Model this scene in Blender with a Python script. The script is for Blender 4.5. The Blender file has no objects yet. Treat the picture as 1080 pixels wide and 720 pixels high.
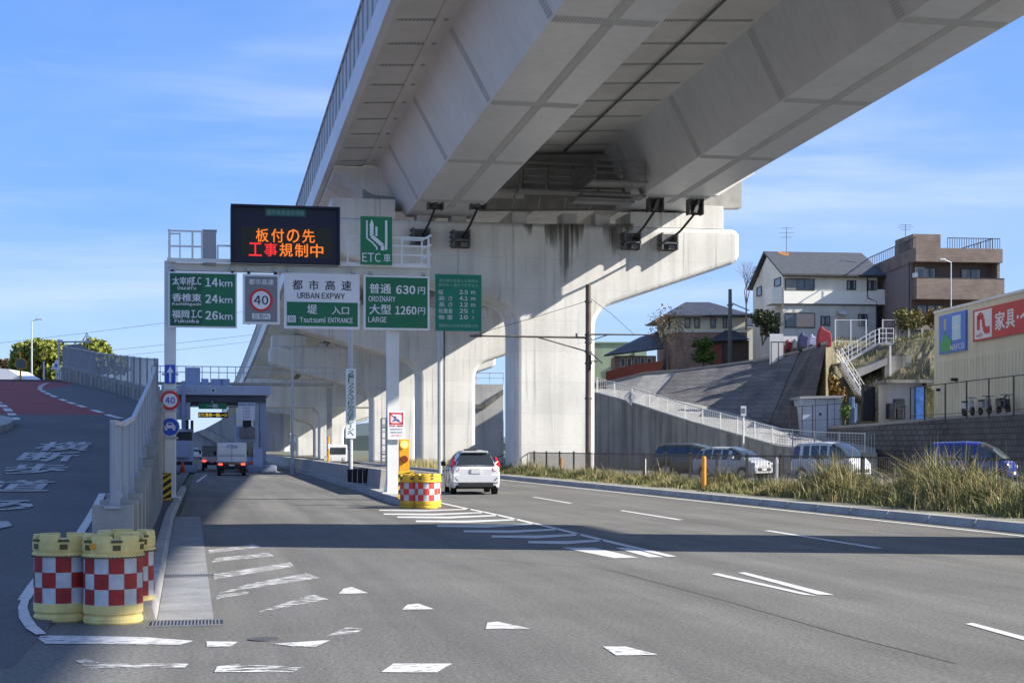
import bpy, math, random
import numpy as np
from mathutils import Vector, Matrix
random.seed(7)
SC = bpy.context.scene
COL = SC.collection
# ---------------------------------------------------------------- camera
TH = math.atan(325/1600)            # road axis is +Y, the camera looks a little to its right
CH = 1.6
cam = bpy.data.cameras.new('camera'); camo = bpy.data.objects.new('camera', cam); COL.objects.link(camo)
camo.location = (0, 0, CH); camo.rotation_euler = (math.pi/2, 0, -TH)
cam.sensor_width = 36; cam.lens = 1600/1080*36; cam.shift_y = 112/1080; cam.clip_end = 4000; cam.clip_start = 0.1
SC.camera = camo
# ---------------------------------------------------------------- sun and sky
SUNV = Vector((1.60, -0.60, 1.0)).normalized()      # towards the sun
el = math.asin(SUNV.z); az = math.atan2(SUNV.x, SUNV.y)
sl = bpy.data.lights.new('sun', 'SUN'); sl.energy = 5.0; sl.angle = math.radians(0.5); sl.color = (1.0, 0.945, 0.86)
so = bpy.data.objects.new('sun', sl); COL.objects.link(so); so.rotation_euler = SUNV.to_track_quat('Z', 'Y').to_euler()
wd = bpy.data.worlds.new('World'); SC.world = wd; wd.use_nodes = True
nt = wd.node_tree; N = nt.nodes; L = nt.links
bg = N['Background']; bg.inputs[1].default_value = 0.092
sky = N.new('ShaderNodeTexSky'); sky.sky_type = 'NISHITA'; sky.sun_disc = False
sky.sun_elevation = el; sky.sun_rotation = az; sky.altitude = 50; sky.air_density = 1.0; sky.dust_density = 0.4; sky.ozone_density = 4.0
tc = N.new('ShaderNodeTexCoord')
def cirrus(scale, rot, s, lo, hi, amp):
    mp = N.new('ShaderNodeMapping'); mp.inputs['Rotation'].default_value = rot; mp.inputs['Scale'].default_value = scale
    L.new(tc.outputs['Generated'], mp.inputs['Vector'])
    nz = N.new('ShaderNodeTexNoise'); nz.inputs['Scale'].default_value = s; nz.inputs['Detail'].default_value = 7; nz.inputs['Roughness'].default_value = 0.55; nz.inputs['Distortion'].default_value = 0.35
    L.new(mp.outputs[0], nz.inputs['Vector'])
    mr = N.new('ShaderNodeMapRange'); mr.interpolation_type = 'SMOOTHSTEP'
    mr.inputs['From Min'].default_value = lo; mr.inputs['From Max'].default_value = hi; mr.inputs['To Max'].default_value = amp
    L.new(nz.outputs['Fac'], mr.inputs['Value']); return mr.outputs[0]
c1 = cirrus((1, 1, 7.5), (0.0, 0.10, 0), 2.3, 0.44, 0.78, 0.62)
c2 = cirrus((0.8, 0.8, 2.2), (0.1, -0.25, 0.4), 1.7, 0.40, 0.85, 0.45)
ad = N.new('ShaderNodeMath'); ad.operation = 'ADD'; ad.use_clamp = True; L.new(c1, ad.inputs[0]); L.new(c2, ad.inputs[1])
mx = N.new('ShaderNodeMix'); mx.data_type = 'RGBA'; mx.inputs[7].default_value = (4.2, 4.9, 6.0, 1)
# the blue of the air deepens with height; blended with the physical sky
sp = N.new('ShaderNodeSeparateXYZ'); L.new(tc.outputs['Generated'], sp.inputs[0])
cr = N.new('ShaderNodeValToRGB'); L.new(sp.outputs[2], cr.inputs[0]); e = cr.color_ramp.elements
e[0].position = 0.0; e[0].color = (.33, .455, .68, 1); e[1].position = 1.0; e[1].color = (.045, .12, .40, 1)
q = e.new(.055); q.color = (.215, .36, .64, 1); q = e.new(.14); q.color = (.105, .25, .60, 1); q = e.new(.32); q.color = (.066, .19, .555, 1)
mu = N.new('ShaderNodeMix'); mu.data_type = 'RGBA'; mu.blend_type = 'MULTIPLY'; mu.inputs[0].default_value = 1; mu.inputs[7].default_value = (10, 10, 10, 1); mu.clamp_result = False
L.new(cr.outputs[0], mu.inputs[6])
bl = N.new('ShaderNodeMix'); bl.data_type = 'RGBA'; bl.inputs[0].default_value = 0.75; L.new(sky.outputs[0], bl.inputs[6]); L.new(mu.outputs[2], bl.inputs[7])
L.new(ad.outputs[0], mx.inputs[0]); L.new(bl.outputs[2], mx.inputs[6]); L.new(mx.outputs[2], bg.inputs[0])
SC.view_settings.view_transform = 'Standard'; SC.view_settings.look = 'None'; SC.view_settings.gamma = 1
SC.view_settings.use_curve_mapping = False; SC.view_settings.exposure = 1.0
SC.render.engine = 'CYCLES'; SC.cycles.max_bounces = 5; SC.cycles.transparent_max_bounces = 12
# ---------------------------------------------------------------- picture -> place helpers
SI, CO = math.sin(TH), math.cos(TH)
def W(X, D, z=0.0): return Vector((X*CO + D*SI, -X*SI + D*CO, z))          # X right, D ahead of the camera
def A(px, py, D): return W((px-540)/1600*D, D, CH + (472-py)/1600*D)       # what is seen at a pixel, D metres ahead
def G(px, py, z=0.0): return A(px, py, 1600*(CH-z)/(py-472))
def onY(px, py, Y):
    a = (px-540)/1600; t = Y/(CO - a*SI); return Vector((t*(SI+a*CO), Y, CH+(472-py)/1600*t))
def onX(px, py, X):
    a = (px-540)/1600; t = X/(SI+a*CO); return Vector((X, t*(CO-a*SI), CH+(472-py)/1600*t))
# ---------------------------------------------------------------- materials
MATS = {}
def mat(name, col, rough=0.7, var=0.12, scale=1.5, bump=0.0, bscale=None, metal=0.0, streak=0.0, speck=0.0, speckscale=60, emit=None, es=1.0, col2=None, coord='Object', spec=0.4, alpha=None, coat=0.0):
    if name in MATS: return MATS[name]
    m = bpy.data.materials.new(name); m.use_nodes = True; n = m.node_tree.nodes; l = m.node_tree.links
    b = n['Principled BSDF']; b.inputs['Roughness'].default_value = rough; b.inputs['Metallic'].default_value = metal
    b.inputs['Specular IOR Level'].default_value = spec; b.inputs['Coat Weight'].default_value = coat
    t = n.new('ShaderNodeTexCoord')
    nz = n.new('ShaderNodeTexNoise'); nz.inputs['Scale'].default_value = scale; nz.inputs['Detail'].default_value = 6; nz.inputs['Roughness'].default_value = 0.6
    l.new(t.outputs[coord], nz.inputs['Vector'])
    mr = n.new('ShaderNodeMapRange'); mr.inputs['From Min'].default_value = 0.3; mr.inputs['From Max'].default_value = 0.7
    l.new(nz.outputs['Fac'], mr.inputs['Value'])
    mi = n.new('ShaderNodeMix'); mi.data_type = 'RGBA'
    c = Vector(col); d = Vector(col2) if col2 else c*(1-2*var)
    u = c if col2 else c*(1+var)
    mi.inputs[6].default_value = (*d, 1); mi.inputs[7].default_value = (min(u[0], 1), min(u[1], 1), min(u[2], 1), 1)
    l.new(mr.outputs[0], mi.inputs[0]); out = mi.outputs[2]
    def mul(fac_out, lo, hi, tolo):
        nonlocal out
        r = n.new('ShaderNodeMapRange'); r.inputs['From Min'].default_value = lo; r.inputs['From Max'].default_value = hi; r.inputs['To Min'].default_value = tolo; r.inputs['To Max'].default_value = 1
        l.new(fac_out, r.inputs['Value'])
        x = n.new('ShaderNodeMix'); x.data_type = 'RGBA'; x.blend_type = 'MULTIPLY'; x.inputs[0].default_value = 1
        l.new(out, x.inputs[6]); l.new(r.outputs[0], x.inputs[7]); out = x.outputs[2]
    if streak:
        mp = n.new('ShaderNodeMapping'); mp.inputs['Scale'].default_value = (1.6, 1.6, 0.09); l.new(t.outputs[coord], mp.inputs['Vector'])
        z = n.new('ShaderNodeTexNoise'); z.inputs['Scale'].default_value = 1.3; z.inputs['Detail'].default_value = 5; l.new(mp.outputs[0], z.inputs['Vector'])
        mul(z.outputs['Fac'], 0.36, 0.55, 1-streak)
    if speck:
        z = n.new('ShaderNodeTexNoise'); z.inputs['Scale'].default_value = speckscale; z.inputs['Detail'].default_value = 2; l.new(t.outputs[coord], z.inputs['Vector'])
        mul(z.outputs['Fac'], 0.35, 0.62, 1-speck)
    l.new(out, b.inputs['Base Color'])
    if bump:
        z = n.new('ShaderNodeTexNoise'); z.inputs['Scale'].default_value = bscale or scale*8; z.inputs['Detail'].default_value = 4
        l.new(t.outputs[coord], z.inputs['Vector'])
        bp = n.new('ShaderNodeBump'); bp.inputs['Strength'].default_value = bump; bp.inputs['Distance'].default_value = 0.02
        l.new(z.outputs['Fac'], bp.inputs['Height']); l.new(bp.outputs[0], b.inputs['Normal'])
    if emit: b.inputs['Emission Color'].default_value = (*emit, 1); b.inputs['Emission Strength'].default_value = es
    MATS[name] = m; return m
def brickmat(name, col, mortar, scale, w, h, rough=0.9, msize=0.02, axis='XZ', bump=0.4):
    m = bpy.data.materials.new(name); m.use_nodes = True; n = m.node_tree.nodes; l = m.node_tree.links; b = n['Principled BSDF']; b.inputs['Roughness'].default_value = rough
    t = n.new('ShaderNodeTexCoord'); s = n.new('ShaderNodeSeparateXYZ'); c = n.new('ShaderNodeCombineXYZ'); l.new(t.outputs['Object'], s.inputs[0])
    if axis == 'YZ': l.new(s.outputs[1], c.inputs[0])
    elif axis == 'SUM':
        a = n.new('ShaderNodeMath'); a.operation = 'ADD'; l.new(s.outputs[0], a.inputs[0]); l.new(s.outputs[1], a.inputs[1]); l.new(a.outputs[0], c.inputs[0])
    else: l.new(s.outputs[0], c.inputs[0])
    l.new(s.outputs[2], c.inputs[1])
    k = n.new('ShaderNodeTexBrick'); k.inputs['Scale'].default_value = scale; k.inputs['Brick Width'].default_value = w; k.inputs['Row Height'].default_value = h; k.inputs['Mortar Size'].default_value = msize
    k.inputs['Color1'].default_value = (*col, 1); k.inputs['Color2'].default_value = (*(Vector(col)*0.75), 1); k.inputs['Mortar'].default_value = (*mortar, 1)
    l.new(c.outputs[0], k.inputs['Vector'])
    z = n.new('ShaderNodeTexNoise'); z.inputs['Scale'].default_value = 0.6; z.inputs['Detail'].default_value = 8; l.new(t.outputs['Object'], z.inputs['Vector'])
    r = n.new('ShaderNodeMapRange'); r.inputs['From Min'].default_value = 0.3; r.inputs['From Max'].default_value = 0.65; r.inputs['To Min'].default_value = 0.6; l.new(z.outputs['Fac'], r.inputs['Value'])
    x = n.new('ShaderNodeMix'); x.data_type = 'RGBA'; x.blend_type = 'MULTIPLY'; x.inputs[0].default_value = 1; l.new(k.outputs['Color'], x.inputs[6]); l.new(r.outputs[0], x.inputs[7])
    l.new(x.outputs[2], b.inputs['Base Color'])
    bp = n.new('ShaderNodeBump'); bp.inputs['Strength'].default_value = bump; bp.inputs['Distance'].default_value = 0.03; bp.invert = True; l.new(k.outputs['Fac'], bp.inputs['Height']); l.new(bp.outputs[0], b.inputs['Normal'])
    MATS[name] = m; return m
def paintmat(name, col, wear=0.5, scale=9):
    "road paint with worn patches that let the asphalt through"
    m = bpy.data.materials.new(name); m.use_nodes = True; n = m.node_tree.nodes; l = m.node_tree.links; b = n['Principled BSDF']; b.inputs['Roughness'].default_value = 0.75
    t = n.new('ShaderNodeTexCoord'); z = n.new('ShaderNodeTexNoise'); z.inputs['Scale'].default_value = scale; z.inputs['Detail'].default_value = 9; z.inputs['Roughness'].default_value = 0.72; mp = n.new('ShaderNodeMapping'); mp.inputs['Scale'].default_value = (.4, 1.5, 1); l.new(t.outputs['Object'], mp.inputs['Vector']); l.new(mp.outputs[0], z.inputs['Vector'])
    r = n.new('ShaderNodeMapRange'); r.inputs['From Min'].default_value = 0.30+0.27*wear-0.02; r.inputs['From Max'].default_value = 0.30+0.27*wear+0.03; l.new(z.outputs['Fac'], r.inputs['Value'])
    z2 = n.new('ShaderNodeTexNoise'); z2.inputs['Scale'].default_value = 3; l.new(t.outputs['Object'], z2.inputs['Vector'])
    c = n.new('ShaderNodeMix'); c.data_type = 'RGBA'; c.inputs[6].default_value = (*(Vector(col)*0.75), 1); c.inputs[7].default_value = (*col, 1); l.new(z2.outputs['Fac'], c.inputs[0])
    l.new(c.outputs[2], b.inputs['Base Color']); l.new(r.outputs[0], b.inputs['Alpha'])
    MATS[name] = m; return m
def roadmat(name, col):
    m = bpy.data.materials.new(name); m.use_nodes = True; n = m.node_tree.nodes; l = m.node_tree.links; b = n['Principled BSDF']; b.inputs['Roughness'].default_value = .85; b.inputs['Specular IOR Level'].default_value = .35
    t = n.new('ShaderNodeTexCoord'); out = None
    def layer(scale, s, det, lo, hi, tl, th, rough=.6):
        nonlocal out
        mp = n.new('ShaderNodeMapping'); mp.inputs['Scale'].default_value = scale; l.new(t.outputs['Object'], mp.inputs['Vector'])
        z = n.new('ShaderNodeTexNoise'); z.inputs['Scale'].default_value = s; z.inputs['Detail'].default_value = det; z.inputs['Roughness'].default_value = rough; l.new(mp.outputs[0], z.inputs['Vector'])
        r = n.new('ShaderNodeMapRange'); r.inputs['From Min'].default_value = lo; r.inputs['From Max'].default_value = hi; r.inputs['To Min'].default_value = tl; r.inputs['To Max'].default_value = th; l.new(z.outputs['Fac'], r.inputs['Value'])
        x = n.new('ShaderNodeMix'); x.data_type = 'RGBA'; x.blend_type = 'MULTIPLY'; x.inputs[0].default_value = 1; x.clamp_result = False
        if out is None: x.inputs[6].default_value = (*col, 1)
        else: l.new(out, x.inputs[6])
        l.new(r.outputs[0], x.inputs[7]); out = x.outputs[2]
    layer((1, .035, 1), 1.1, 5, .35, .65, .76, 1.12)       # polished wheel paths running along the road
    layer((1, 1, 1), .16, 6, .35, .65, .82, 1.08)          # broad patches
    layer((1, .4, 1), 1.7, 8, .50, .72, 1.0, .86)          # oil and grime
    layer((1, 1, 1), 26, 2, .35, .62, .62, 1.05)           # aggregate
    layer((1, 1, 1), 75, 1, .60, .72, 1.0, 1.5)            # pale chips
    l.new(out, b.inputs['Base Color'])
    z = n.new('ShaderNodeTexNoise'); z.inputs['Scale'].default_value = 110; l.new(t.outputs['Object'], z.inputs['Vector'])
    bp = n.new('ShaderNodeBump'); bp.inputs['Strength'].default_value = .5; bp.inputs['Distance'].default_value = .02; l.new(z.outputs['Fac'], bp.inputs['Height']); l.new(bp.outputs[0], b.inputs['Normal'])
    MATS[name] = m; return m
def concmat(name, col, pw=3.6, ph=1.8, line=.82, stain=.72):
    "board marked concrete: faint panel joints, tie holes, blotches and long water marks"
    m = bpy.data.materials.new(name); m.use_nodes = True; n = m.node_tree.nodes; l = m.node_tree.links; b = n['Principled BSDF']; b.inputs['Roughness'].default_value = .85; b.inputs['Specular IOR Level'].default_value = .3
    t = n.new('ShaderNodeTexCoord'); s = n.new('ShaderNodeSeparateXYZ'); c = n.new('ShaderNodeCombineXYZ'); a = n.new('ShaderNodeMath'); a.operation = 'ADD'
    l.new(t.outputs['Object'], s.inputs[0]); l.new(s.outputs[0], a.inputs[0]); l.new(s.outputs[1], a.inputs[1]); l.new(a.outputs[0], c.inputs[0]); l.new(s.outputs[2], c.inputs[1])
    k = n.new('ShaderNodeTexBrick'); k.offset = 0; k.inputs['Scale'].default_value = 1; k.inputs['Brick Width'].default_value = pw; k.inputs['Row Height'].default_value = ph; k.inputs['Mortar Size'].default_value = .018; k.inputs['Mortar Smooth'].default_value = .6
    k.inputs['Color1'].default_value = (*col, 1); k.inputs['Color2'].default_value = (*(Vector(col)*.94), 1); k.inputs['Mortar'].default_value = (*(Vector(col)*line), 1); l.new(c.outputs[0], k.inputs['Vector']); out = k.outputs['Color']
    for sc, s_, det, lo, hi, tl in (((1,1,1), .35, 8, .35, .6, .88), ((1.2,1.2,.06), 1.1, 6, .38, .54, .90), ((3,3,.10), 1.3, 4, .30, .40, stain), ((1,1,1), 5, 6, .3, .5, .95)):
        mp = n.new('ShaderNodeMapping'); mp.inputs['Scale'].default_value = sc; l.new(t.outputs['Object'], mp.inputs['Vector'])
        z = n.new('ShaderNodeTexNoise'); z.inputs['Scale'].default_value = s_; z.inputs['Detail'].default_value = det; l.new(mp.outputs[0], z.inputs['Vector'])
        r = n.new('ShaderNodeMapRange'); r.inputs['From Min'].default_value = lo; r.inputs['From Max'].default_value = hi; r.inputs['To Min'].default_value = tl; r.inputs['To Max'].default_value = 1.02; l.new(z.outputs['Fac'], r.inputs['Value'])
        x = n.new('ShaderNodeMix'); x.data_type = 'RGBA'; x.blend_type = 'MULTIPLY'; x.inputs[0].default_value = 1; l.new(out, x.inputs[6]); l.new(r.outputs[0], x.inputs[7]); out = x.outputs[2]
    l.new(out, b.inputs['Base Color'])
    z = n.new('ShaderNodeTexNoise'); z.inputs['Scale'].default_value = 9; l.new(t.outputs['Object'], z.inputs['Vector'])
    bp = n.new('ShaderNodeBump'); bp.inputs['Strength'].default_value = .25; bp.inputs['Distance'].default_value = .02; l.new(z.outputs['Fac'], bp.inputs['Height']); l.new(bp.outputs[0], b.inputs['Normal'])
    MATS[name] = m; return m
ASPH = roadmat('asphalt', (.200,.194,.174))
ASPH2 = mat('asphalt_ramp', (0.135, 0.135, 0.135), 0.85, 0.10, 0.4, bump=0.5, bscale=120, speck=0.3, speckscale=26)
REDA = mat('red_asphalt', (0.30, 0.055, 0.05), 0.85, 0.10, 0.6, speck=0.3, speckscale=30)
CONC = concmat('concrete', (.74,.725,.68))
CONCD = mat('concrete_weathered', (0.31, 0.295, 0.26), 0.9, 0.2, 0.9, bump=0.4, bscale=9, streak=0.5)
CONCG = mat('concrete_grey', (0.42, 0.41, 0.385), 0.9, 0.12, 1.2, bump=0.3, bscale=20, streak=0.12, speck=0.12)
STEEL = mat('painted_steel', (0.60, 0.625, 0.655), 0.42, 0.05, 0.22, streak=0.07)
STEELR = mat('steel_splice', (0.53, 0.55, 0.57), 0.6, 0.05, 1)
BOLT = mat('bolt_paint', (0.34, 0.345, 0.35), 0.6, 0.05, 3)
DARKM = mat('dark_steel', (0.10, 0.10, 0.10), 0.6, 0.2, 4)
STAIN = mat('water_stain', (0.10, 0.095, 0.08), 0.95, 0.3, 3)
GALV = mat('galvanised', (0.50, 0.52, 0.54), 0.45, 0.06, 3, metal=0.35)
GALVB = mat('aluminium_rail', (0.42, 0.455, 0.51), 0.45, 0.06, 3, metal=0.25)
WPAINT = mat('white_painted_steel', (0.78, 0.78, 0.76), 0.45, 0.04, 2, streak=0.08)
BARRP = mat('barrier_panel', (0.44, 0.44, 0.43), 0.5, 0.06, 0.8, metal=0.2)
LINE = paintmat('road_paint', (0.70, 0.69, 0.66), 0.33, 14)
LINEW = paintmat('road_paint_worn', (0.72, 0.71, 0.68), 0.76, 11)
YEL = mat('yellow_plastic', (0.80, 0.64, 0.25), 0.6, 0.10, 7, streak=0.12)
RED = mat('red_reflective', (0.38, 0.025, 0.022), 0.5, 0.15, 9)
WHT = mat('white_reflective', (0.58, 0.59, 0.61), 0.5, 0.10, 9, streak=.15)
BLK = mat('black_plastic', (0.02, 0.02, 0.022), 0.5, 0.1, 4)
GREEN = mat('sign_green', (0.010, 0.165, 0.075), 0.4, 0.05, 1)
TEAL = mat('sign_teal', (0.01, 0.24, 0.17), 0.4, 0.05, 1)
SWHITE = mat('sign_white', (0.80, 0.81, 0.84), 0.4, 0.03, 1)
SBLUE = mat('sign_blue', (0.03, 0.10, 0.55), 0.4, 0.04, 1)
SRED = mat('sign_red', (0.68, 0.03, 0.03), 0.4, 0.04, 1)
SGREY = mat('sign_grey', (0.22, 0.23, 0.25), 0.4, 0.04, 1)
SBLACK = mat('sign_ink', (0.03, 0.03, 0.04), 0.5, 0.04, 1)
ORANGE = mat('orange_plastic', (0.85, 0.35, 0.03), 0.5, 0.05, 4)
SYEL = mat('sign_yellow', (0.85, 0.55, 0.03), 0.45, 0.05, 4)
GLASS = mat('dark_glass', (0.03, 0.04, 0.05), 0.06, 0.05, 1, spec=0.8)
RUBBER = mat('rubber', (0.02, 0.02, 0.02), 0.85, 0.1, 6)
# ---------------------------------------------------------------- object helpers
def thing(name, label, cat, loc=(0, 0, 0), rz=0.0, group=None):
    o = bpy.data.objects.new(name, None); COL.objects.link(o); o.location = loc; o.rotation_euler = (0, 0, rz); o.empty_display_size = 0.2
    o['label'] = label; o['category'] = cat
    if group: o['group'] = group
    return o
def rootof(o):
    while o.parent: o = o.parent
    return o
class MB:
    def __init__(s): s.v = []; s.f = []
    def add(s, vs, fs):
        k = len(s.v); s.v += [tuple(p) for p in vs]; s.f += [tuple(i+k for i in f) for f in fs]; return s
    def box(s, x0, x1, y0, y1, z0, z1):
        return s.add([(x0,y0,z0),(x1,y0,z0),(x1,y1,z0),(x0,y1,z0),(x0,y0,z1),(x1,y0,z1),(x1,y1,z1),(x0,y1,z1)],
                     [(0,3,2,1),(4,5,6,7),(0,1,5,4),(1,2,6,5),(2,3,7,6),(3,0,4,7)])
    def face(s, *p): return s.add(p, [tuple(range(len(p)))])
    def hexa(s, b, t):
        n = len(b); return s.add(list(b)+list(t), [tuple(range(n))[::-1], tuple(range(n, 2*n))]+[(i, (i+1)%n, n+(i+1)%n, n+i) for i in range(n)])
    def bar(s, p, q, w, h=None):
        p = Vector(p); q = Vector(q); h = h or w; d = (q-p).normalized()
        u = d.cross(Vector((0,0,1))); u = Vector((1,0,0)) if u.length < 1e-3 else u.normalized(); v = u.cross(d)
        u = u*w/2; v = v*h/2
        return s.hexa([p-u-v, p+u-v, p+u+v, p-u+v], [q-u-v, q+u-v, q+u+v, q-u+v])
    def tube(s, p, q, r, n=8, r2=None):
        p = Vector(p); q = Vector(q); r2 = r if r2 is None else r2; d = (q-p).normalized()
        u = d.cross(Vector((0,0,1))); u = Vector((1,0,0)) if u.length < 1e-3 else u.normalized(); v = u.cross(d)
        a = [(math.cos(2*math.pi*i/n), math.sin(2*math.pi*i/n)) for i in range(n)]
        return s.hexa([p+u*c*r+v*e*r for c, e in a], [q+u*c*r2+v*e*r2 for c, e in a])
    def path(s, pts, r, n=6):
        for a, b in zip(pts, pts[1:]): s.tube(a, b, r, n)
        return s
    def prism(s, poly, y0, y1):     # poly in XZ
        return s.hexa([(x, y0, z) for x, z in poly], [(x, y1, z) for x, z in poly])
    def lathe(s, prof, c=(0,0,0), n=24, cap=True):
        k = len(prof); vs = []
        for i in range(n):
            a = 2*math.pi*i/n
            vs += [(c[0]+r*math.cos(a), c[1]+r*math.sin(a), c[2]+z) for r, z in prof]
        fs = [(i*k+j, ((i+1)%n)*k+j, ((i+1)%n)*k+j+1, i*k+j+1) for i in range(n) for j in range(k-1)]
        if cap: fs += [tuple(i*k for i in range(n))[::-1], tuple(i*k+k-1 for i in range(n))]
        return s.add(vs, fs)
    def sphere(s, c, r, n=10, sz=1):
        return s.lathe([(max(r*math.sin(math.pi*j/6), 1e-4), -r*sz*math.cos(math.pi*j/6)) for j in range(7)], c, n)
    def disc(s, c, r, y=0.01, n=24, r0=0):      # faces -y, thickness y
        a = [(math.cos(2*math.pi*i/n), math.sin(2*math.pi*i/n)) for i in range(n)]
        if not r0: return s.hexa([(c[0]+r*x, c[1]-y, c[2]+r*z) for x, z in a], [(c[0]+r*x, c[1], c[2]+r*z) for x, z in a])
        for i in range(n):
            x, z = a[i]; X, Z = a[(i+1)%n]
            p = lambda q, R, yy: (c[0]+R*q[0], c[1]-yy, c[2]+R*q[1])
            s.hexa([p(a[i], r0, 0), p(a[i], r, 0), p(a[(i+1)%n], r, 0), p(a[(i+1)%n], r0, 0)], [p(a[i], r0, y), p(a[i], r, y), p(a[(i+1)%n], r, y), p(a[(i+1)%n], r0, y)])
        return s
    def build(s, name, m, parent=None, W=False, smooth=False, bevel=0, kind=None, **kw):
        vs = s.v
        if W and parent:
            o = Vector(rootof(parent).location); vs = [(a-o[0], b-o[1], c-o[2]) for a, b, c in vs]
        me = bpy.data.meshes.new(name); me.from_pydata(vs, [], s.f)
        ms = m if isinstance(m, (list, tuple)) else [m]
        for q in ms: me.materials.append(q)
        if smooth:
            for p in me.polygons: p.use_smooth = True
        me.update(); ob = bpy.data.objects.new(name, me); COL.objects.link(ob)
        if parent: ob.parent = parent
        if bevel:
            b = ob.modifiers.new('bevel', 'BEVEL'); b.width = bevel; b.segments = 3; b.limit_method = 'ANGLE'; b.angle_limit = math.radians(35)
        if kind: ob['kind'] = kind
        for k, v in kw.items(): ob[k] = v
        return ob
def kids(o): return [c for c in bpy.data.objects if c.parent == o]
def copy_tree(o, parent=None, cache=None):
    c = o.copy(); COL.objects.link(c)
    if parent: c.parent = parent
    for ch in kids(o): copy_tree(ch, c)
    return c
def dup(o, loc, label, rz=None):
    c = copy_tree(o); c.location = loc; c['label'] = label
    if rz is not None: c.rotation_euler = (0, 0, rz)
    return c
_T = {}
def _glyph(body, bold):
    if (body, bold) not in _T:
        cu = bpy.data.curves.new('t', 'FONT'); cu.body = body; cu.resolution_u = 2; cu.fill_mode = 'FRONT'
        o = bpy.data.objects.new('t', cu); COL.objects.link(o)
        dg = bpy.context.evaluated_depsgraph_get(); me = bpy.data.meshes.new_from_object(o.evaluated_get(dg))
        v0 = np.array([[*v.co[:2], 0.0] for v in me.vertices]); f0 = [tuple(p.vertices) for p in me.polygons]; vs, fs = v0, f0
        if bold > .004:      # embolden by laying shifted strokes just above each other
            b = bold*.8; k = len(v0); vs = np.concatenate([v0+np.array([[dx, dy, l]]) for l, (dx, dy) in enumerate(((-b, -b*.5), (b, -b*.5), (-b, b*.5), (b, b*.5)))]); fs = [tuple(i+k*l for i in f) for l in range(4) for f in f0]
        bpy.data.objects.remove(o); bpy.data.curves.remove(cu); bpy.data.meshes.remove(me)
        _T[(body, bold)] = (vs, fs)
    return _T[(body, bold)]
def glyphs(body, bold):
    if all(ord(c) > 127 or c == ' ' for c in body): return _glyph(body, bold)
    V = []; F = []; x = 0.0; k = 0
    for c in body:      # gothic Latin letters from the same face as the kanji
        if c == ' ': x += .32; continue
        w = chr(ord(c)+0xFEE0) if ord(c) < 127 else c
        vs, fs = _glyph(w, bold); mn = vs[:, 0].min(); wd_ = vs[:, 0].max()-mn
        V.append(vs+np.array([[x-mn, 0, 0]])); F += [tuple(i+k for i in f) for f in fs]; k += len(vs); x += wd_+.075
    return np.concatenate(V), F
def lettering(body, c, h, m, parent, w=None, u=(1,0,0), v=(0,0,1), bold=0.012, W=True, name='lettering', mb=None, mapf=None, build=True):
    "text filling a box w x h centred on c"
    vs, fs = glyphs(body, bold); mn = vs.min(0); mx_ = vs.max(0); mid = (mn+mx_)/2; sz = mx_-mn
    sy = h/sz[1]; sx = w/sz[0] if w else sy
    c = Vector(c); u = Vector(u); v = Vector(v)
    nn = u.cross(v); P = [c + u*((x-mid[0])*sx) + v*((y-mid[1])*sy) + nn*(l*.0012) for x, y, l in vs]
    if mapf: P = [mapf(p) for p in P]
    b = mb or MB(); b.add(P, fs)
    return b.build(name, m, parent, W=W) if build and mb is None else b
def structure(name, mb, m, **k): return mb.build(name, m, kind='structure', **k)
# ================================================================ GROUND
def sheet(name, pts, z, m, **k):
    return structure(name, MB().face(*[(x, y, z) for x, y in pts]), m, **k)
def gridsheet(name, x0, x1, y0, y1, z, m, n=1):
    return structure(name, MB().face((x0,y0,z),(x1,y0,z),(x1,y1,z),(x0,y1,z)), m)
DIRT = mat('dry_ground', (0.20, 0.19, 0.13), 0.95, 0.3, 0.2, col2=(0.10, 0.12, 0.06), speck=0.3, speckscale=8)
gridsheet('ground', -1500, 1500, -300, 2500, -0.06, DIRT)
gridsheet('road', -0.55, 15.35, -60, 420, 0.0, ASPH)
gridsheet('forecourt_road', -40, -0.55, -60, 14.6, -0.001, ASPH)
PARK = mat('parking_asphalt', (0.17, 0.165, 0.155), 0.9, 0.15, 0.3, speck=0.3, speckscale=20)
gridsheet('parking_lot', 18.8, 90, 10, 170, 0.10, PARK)
gridsheet('under_bridge_ground', 15.6, 18.8, 92, 400, 0.10, PARK)
# right verge and kerb
VERGE = mat('verge_gravel', (0.36, 0.34, 0.28), 0.95, 0.2, 1.2, col2=(0.22, 0.21, 0.14), speck=0.4, speckscale=25)
gridsheet('verge', 15.5, 18.8, -40, 92, 0.155, VERGE)
mb = MB(); y = -30.0
while y < 150:
    mb.hexa([(15.1, y+.012, -.02), (15.52, y+.012, -.02), (15.52, y+1.97, -.02), (15.1, y+1.97, -.02)], [(15.2, y+.012, .17), (15.52, y+.012, .17), (15.52, y+1.97, .17), (15.2, y+1.97, .17)]); y += 2.0
structure('kerb', mb, CONCG, bevel=0.012)
# ---- ramp on the left
RY = np.array([0, 15.5, 18.6, 22, 25.5, 30, 36.5, 45.6, 52, 60, 70, 80, 90, 98, 108, 125, 160, 220])
RZ = np.array([0, 0, .25, .42, .60, .98, 1.58, 2.38, 2.85, 3.35, 4.05, 4.75, 5.4, 5.85, 6.0, 5.5, 4.0, 1.5])
_ys = np.arange(0, 221, .5); _zs = np.interp(_ys, RY, RZ); _zs = np.convolve(np.pad(_zs, 6, 'edge'), np.ones(13)/13, 'valid')
def zr(y): return float(np.interp(y, _ys, _zs))
def RG(px, py):
    "the ramp surface point seen at a pixel"
    a = (px-540)/1600; b = (472-py)/1600; t = 12.0
    while t < 130:
        x, y = t*(SI+a*CO), t*(CO-a*SI)
        if CH+b*t <= zr(y): break
        t += 0.05
    return Vector((x, y, zr(y)))
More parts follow.
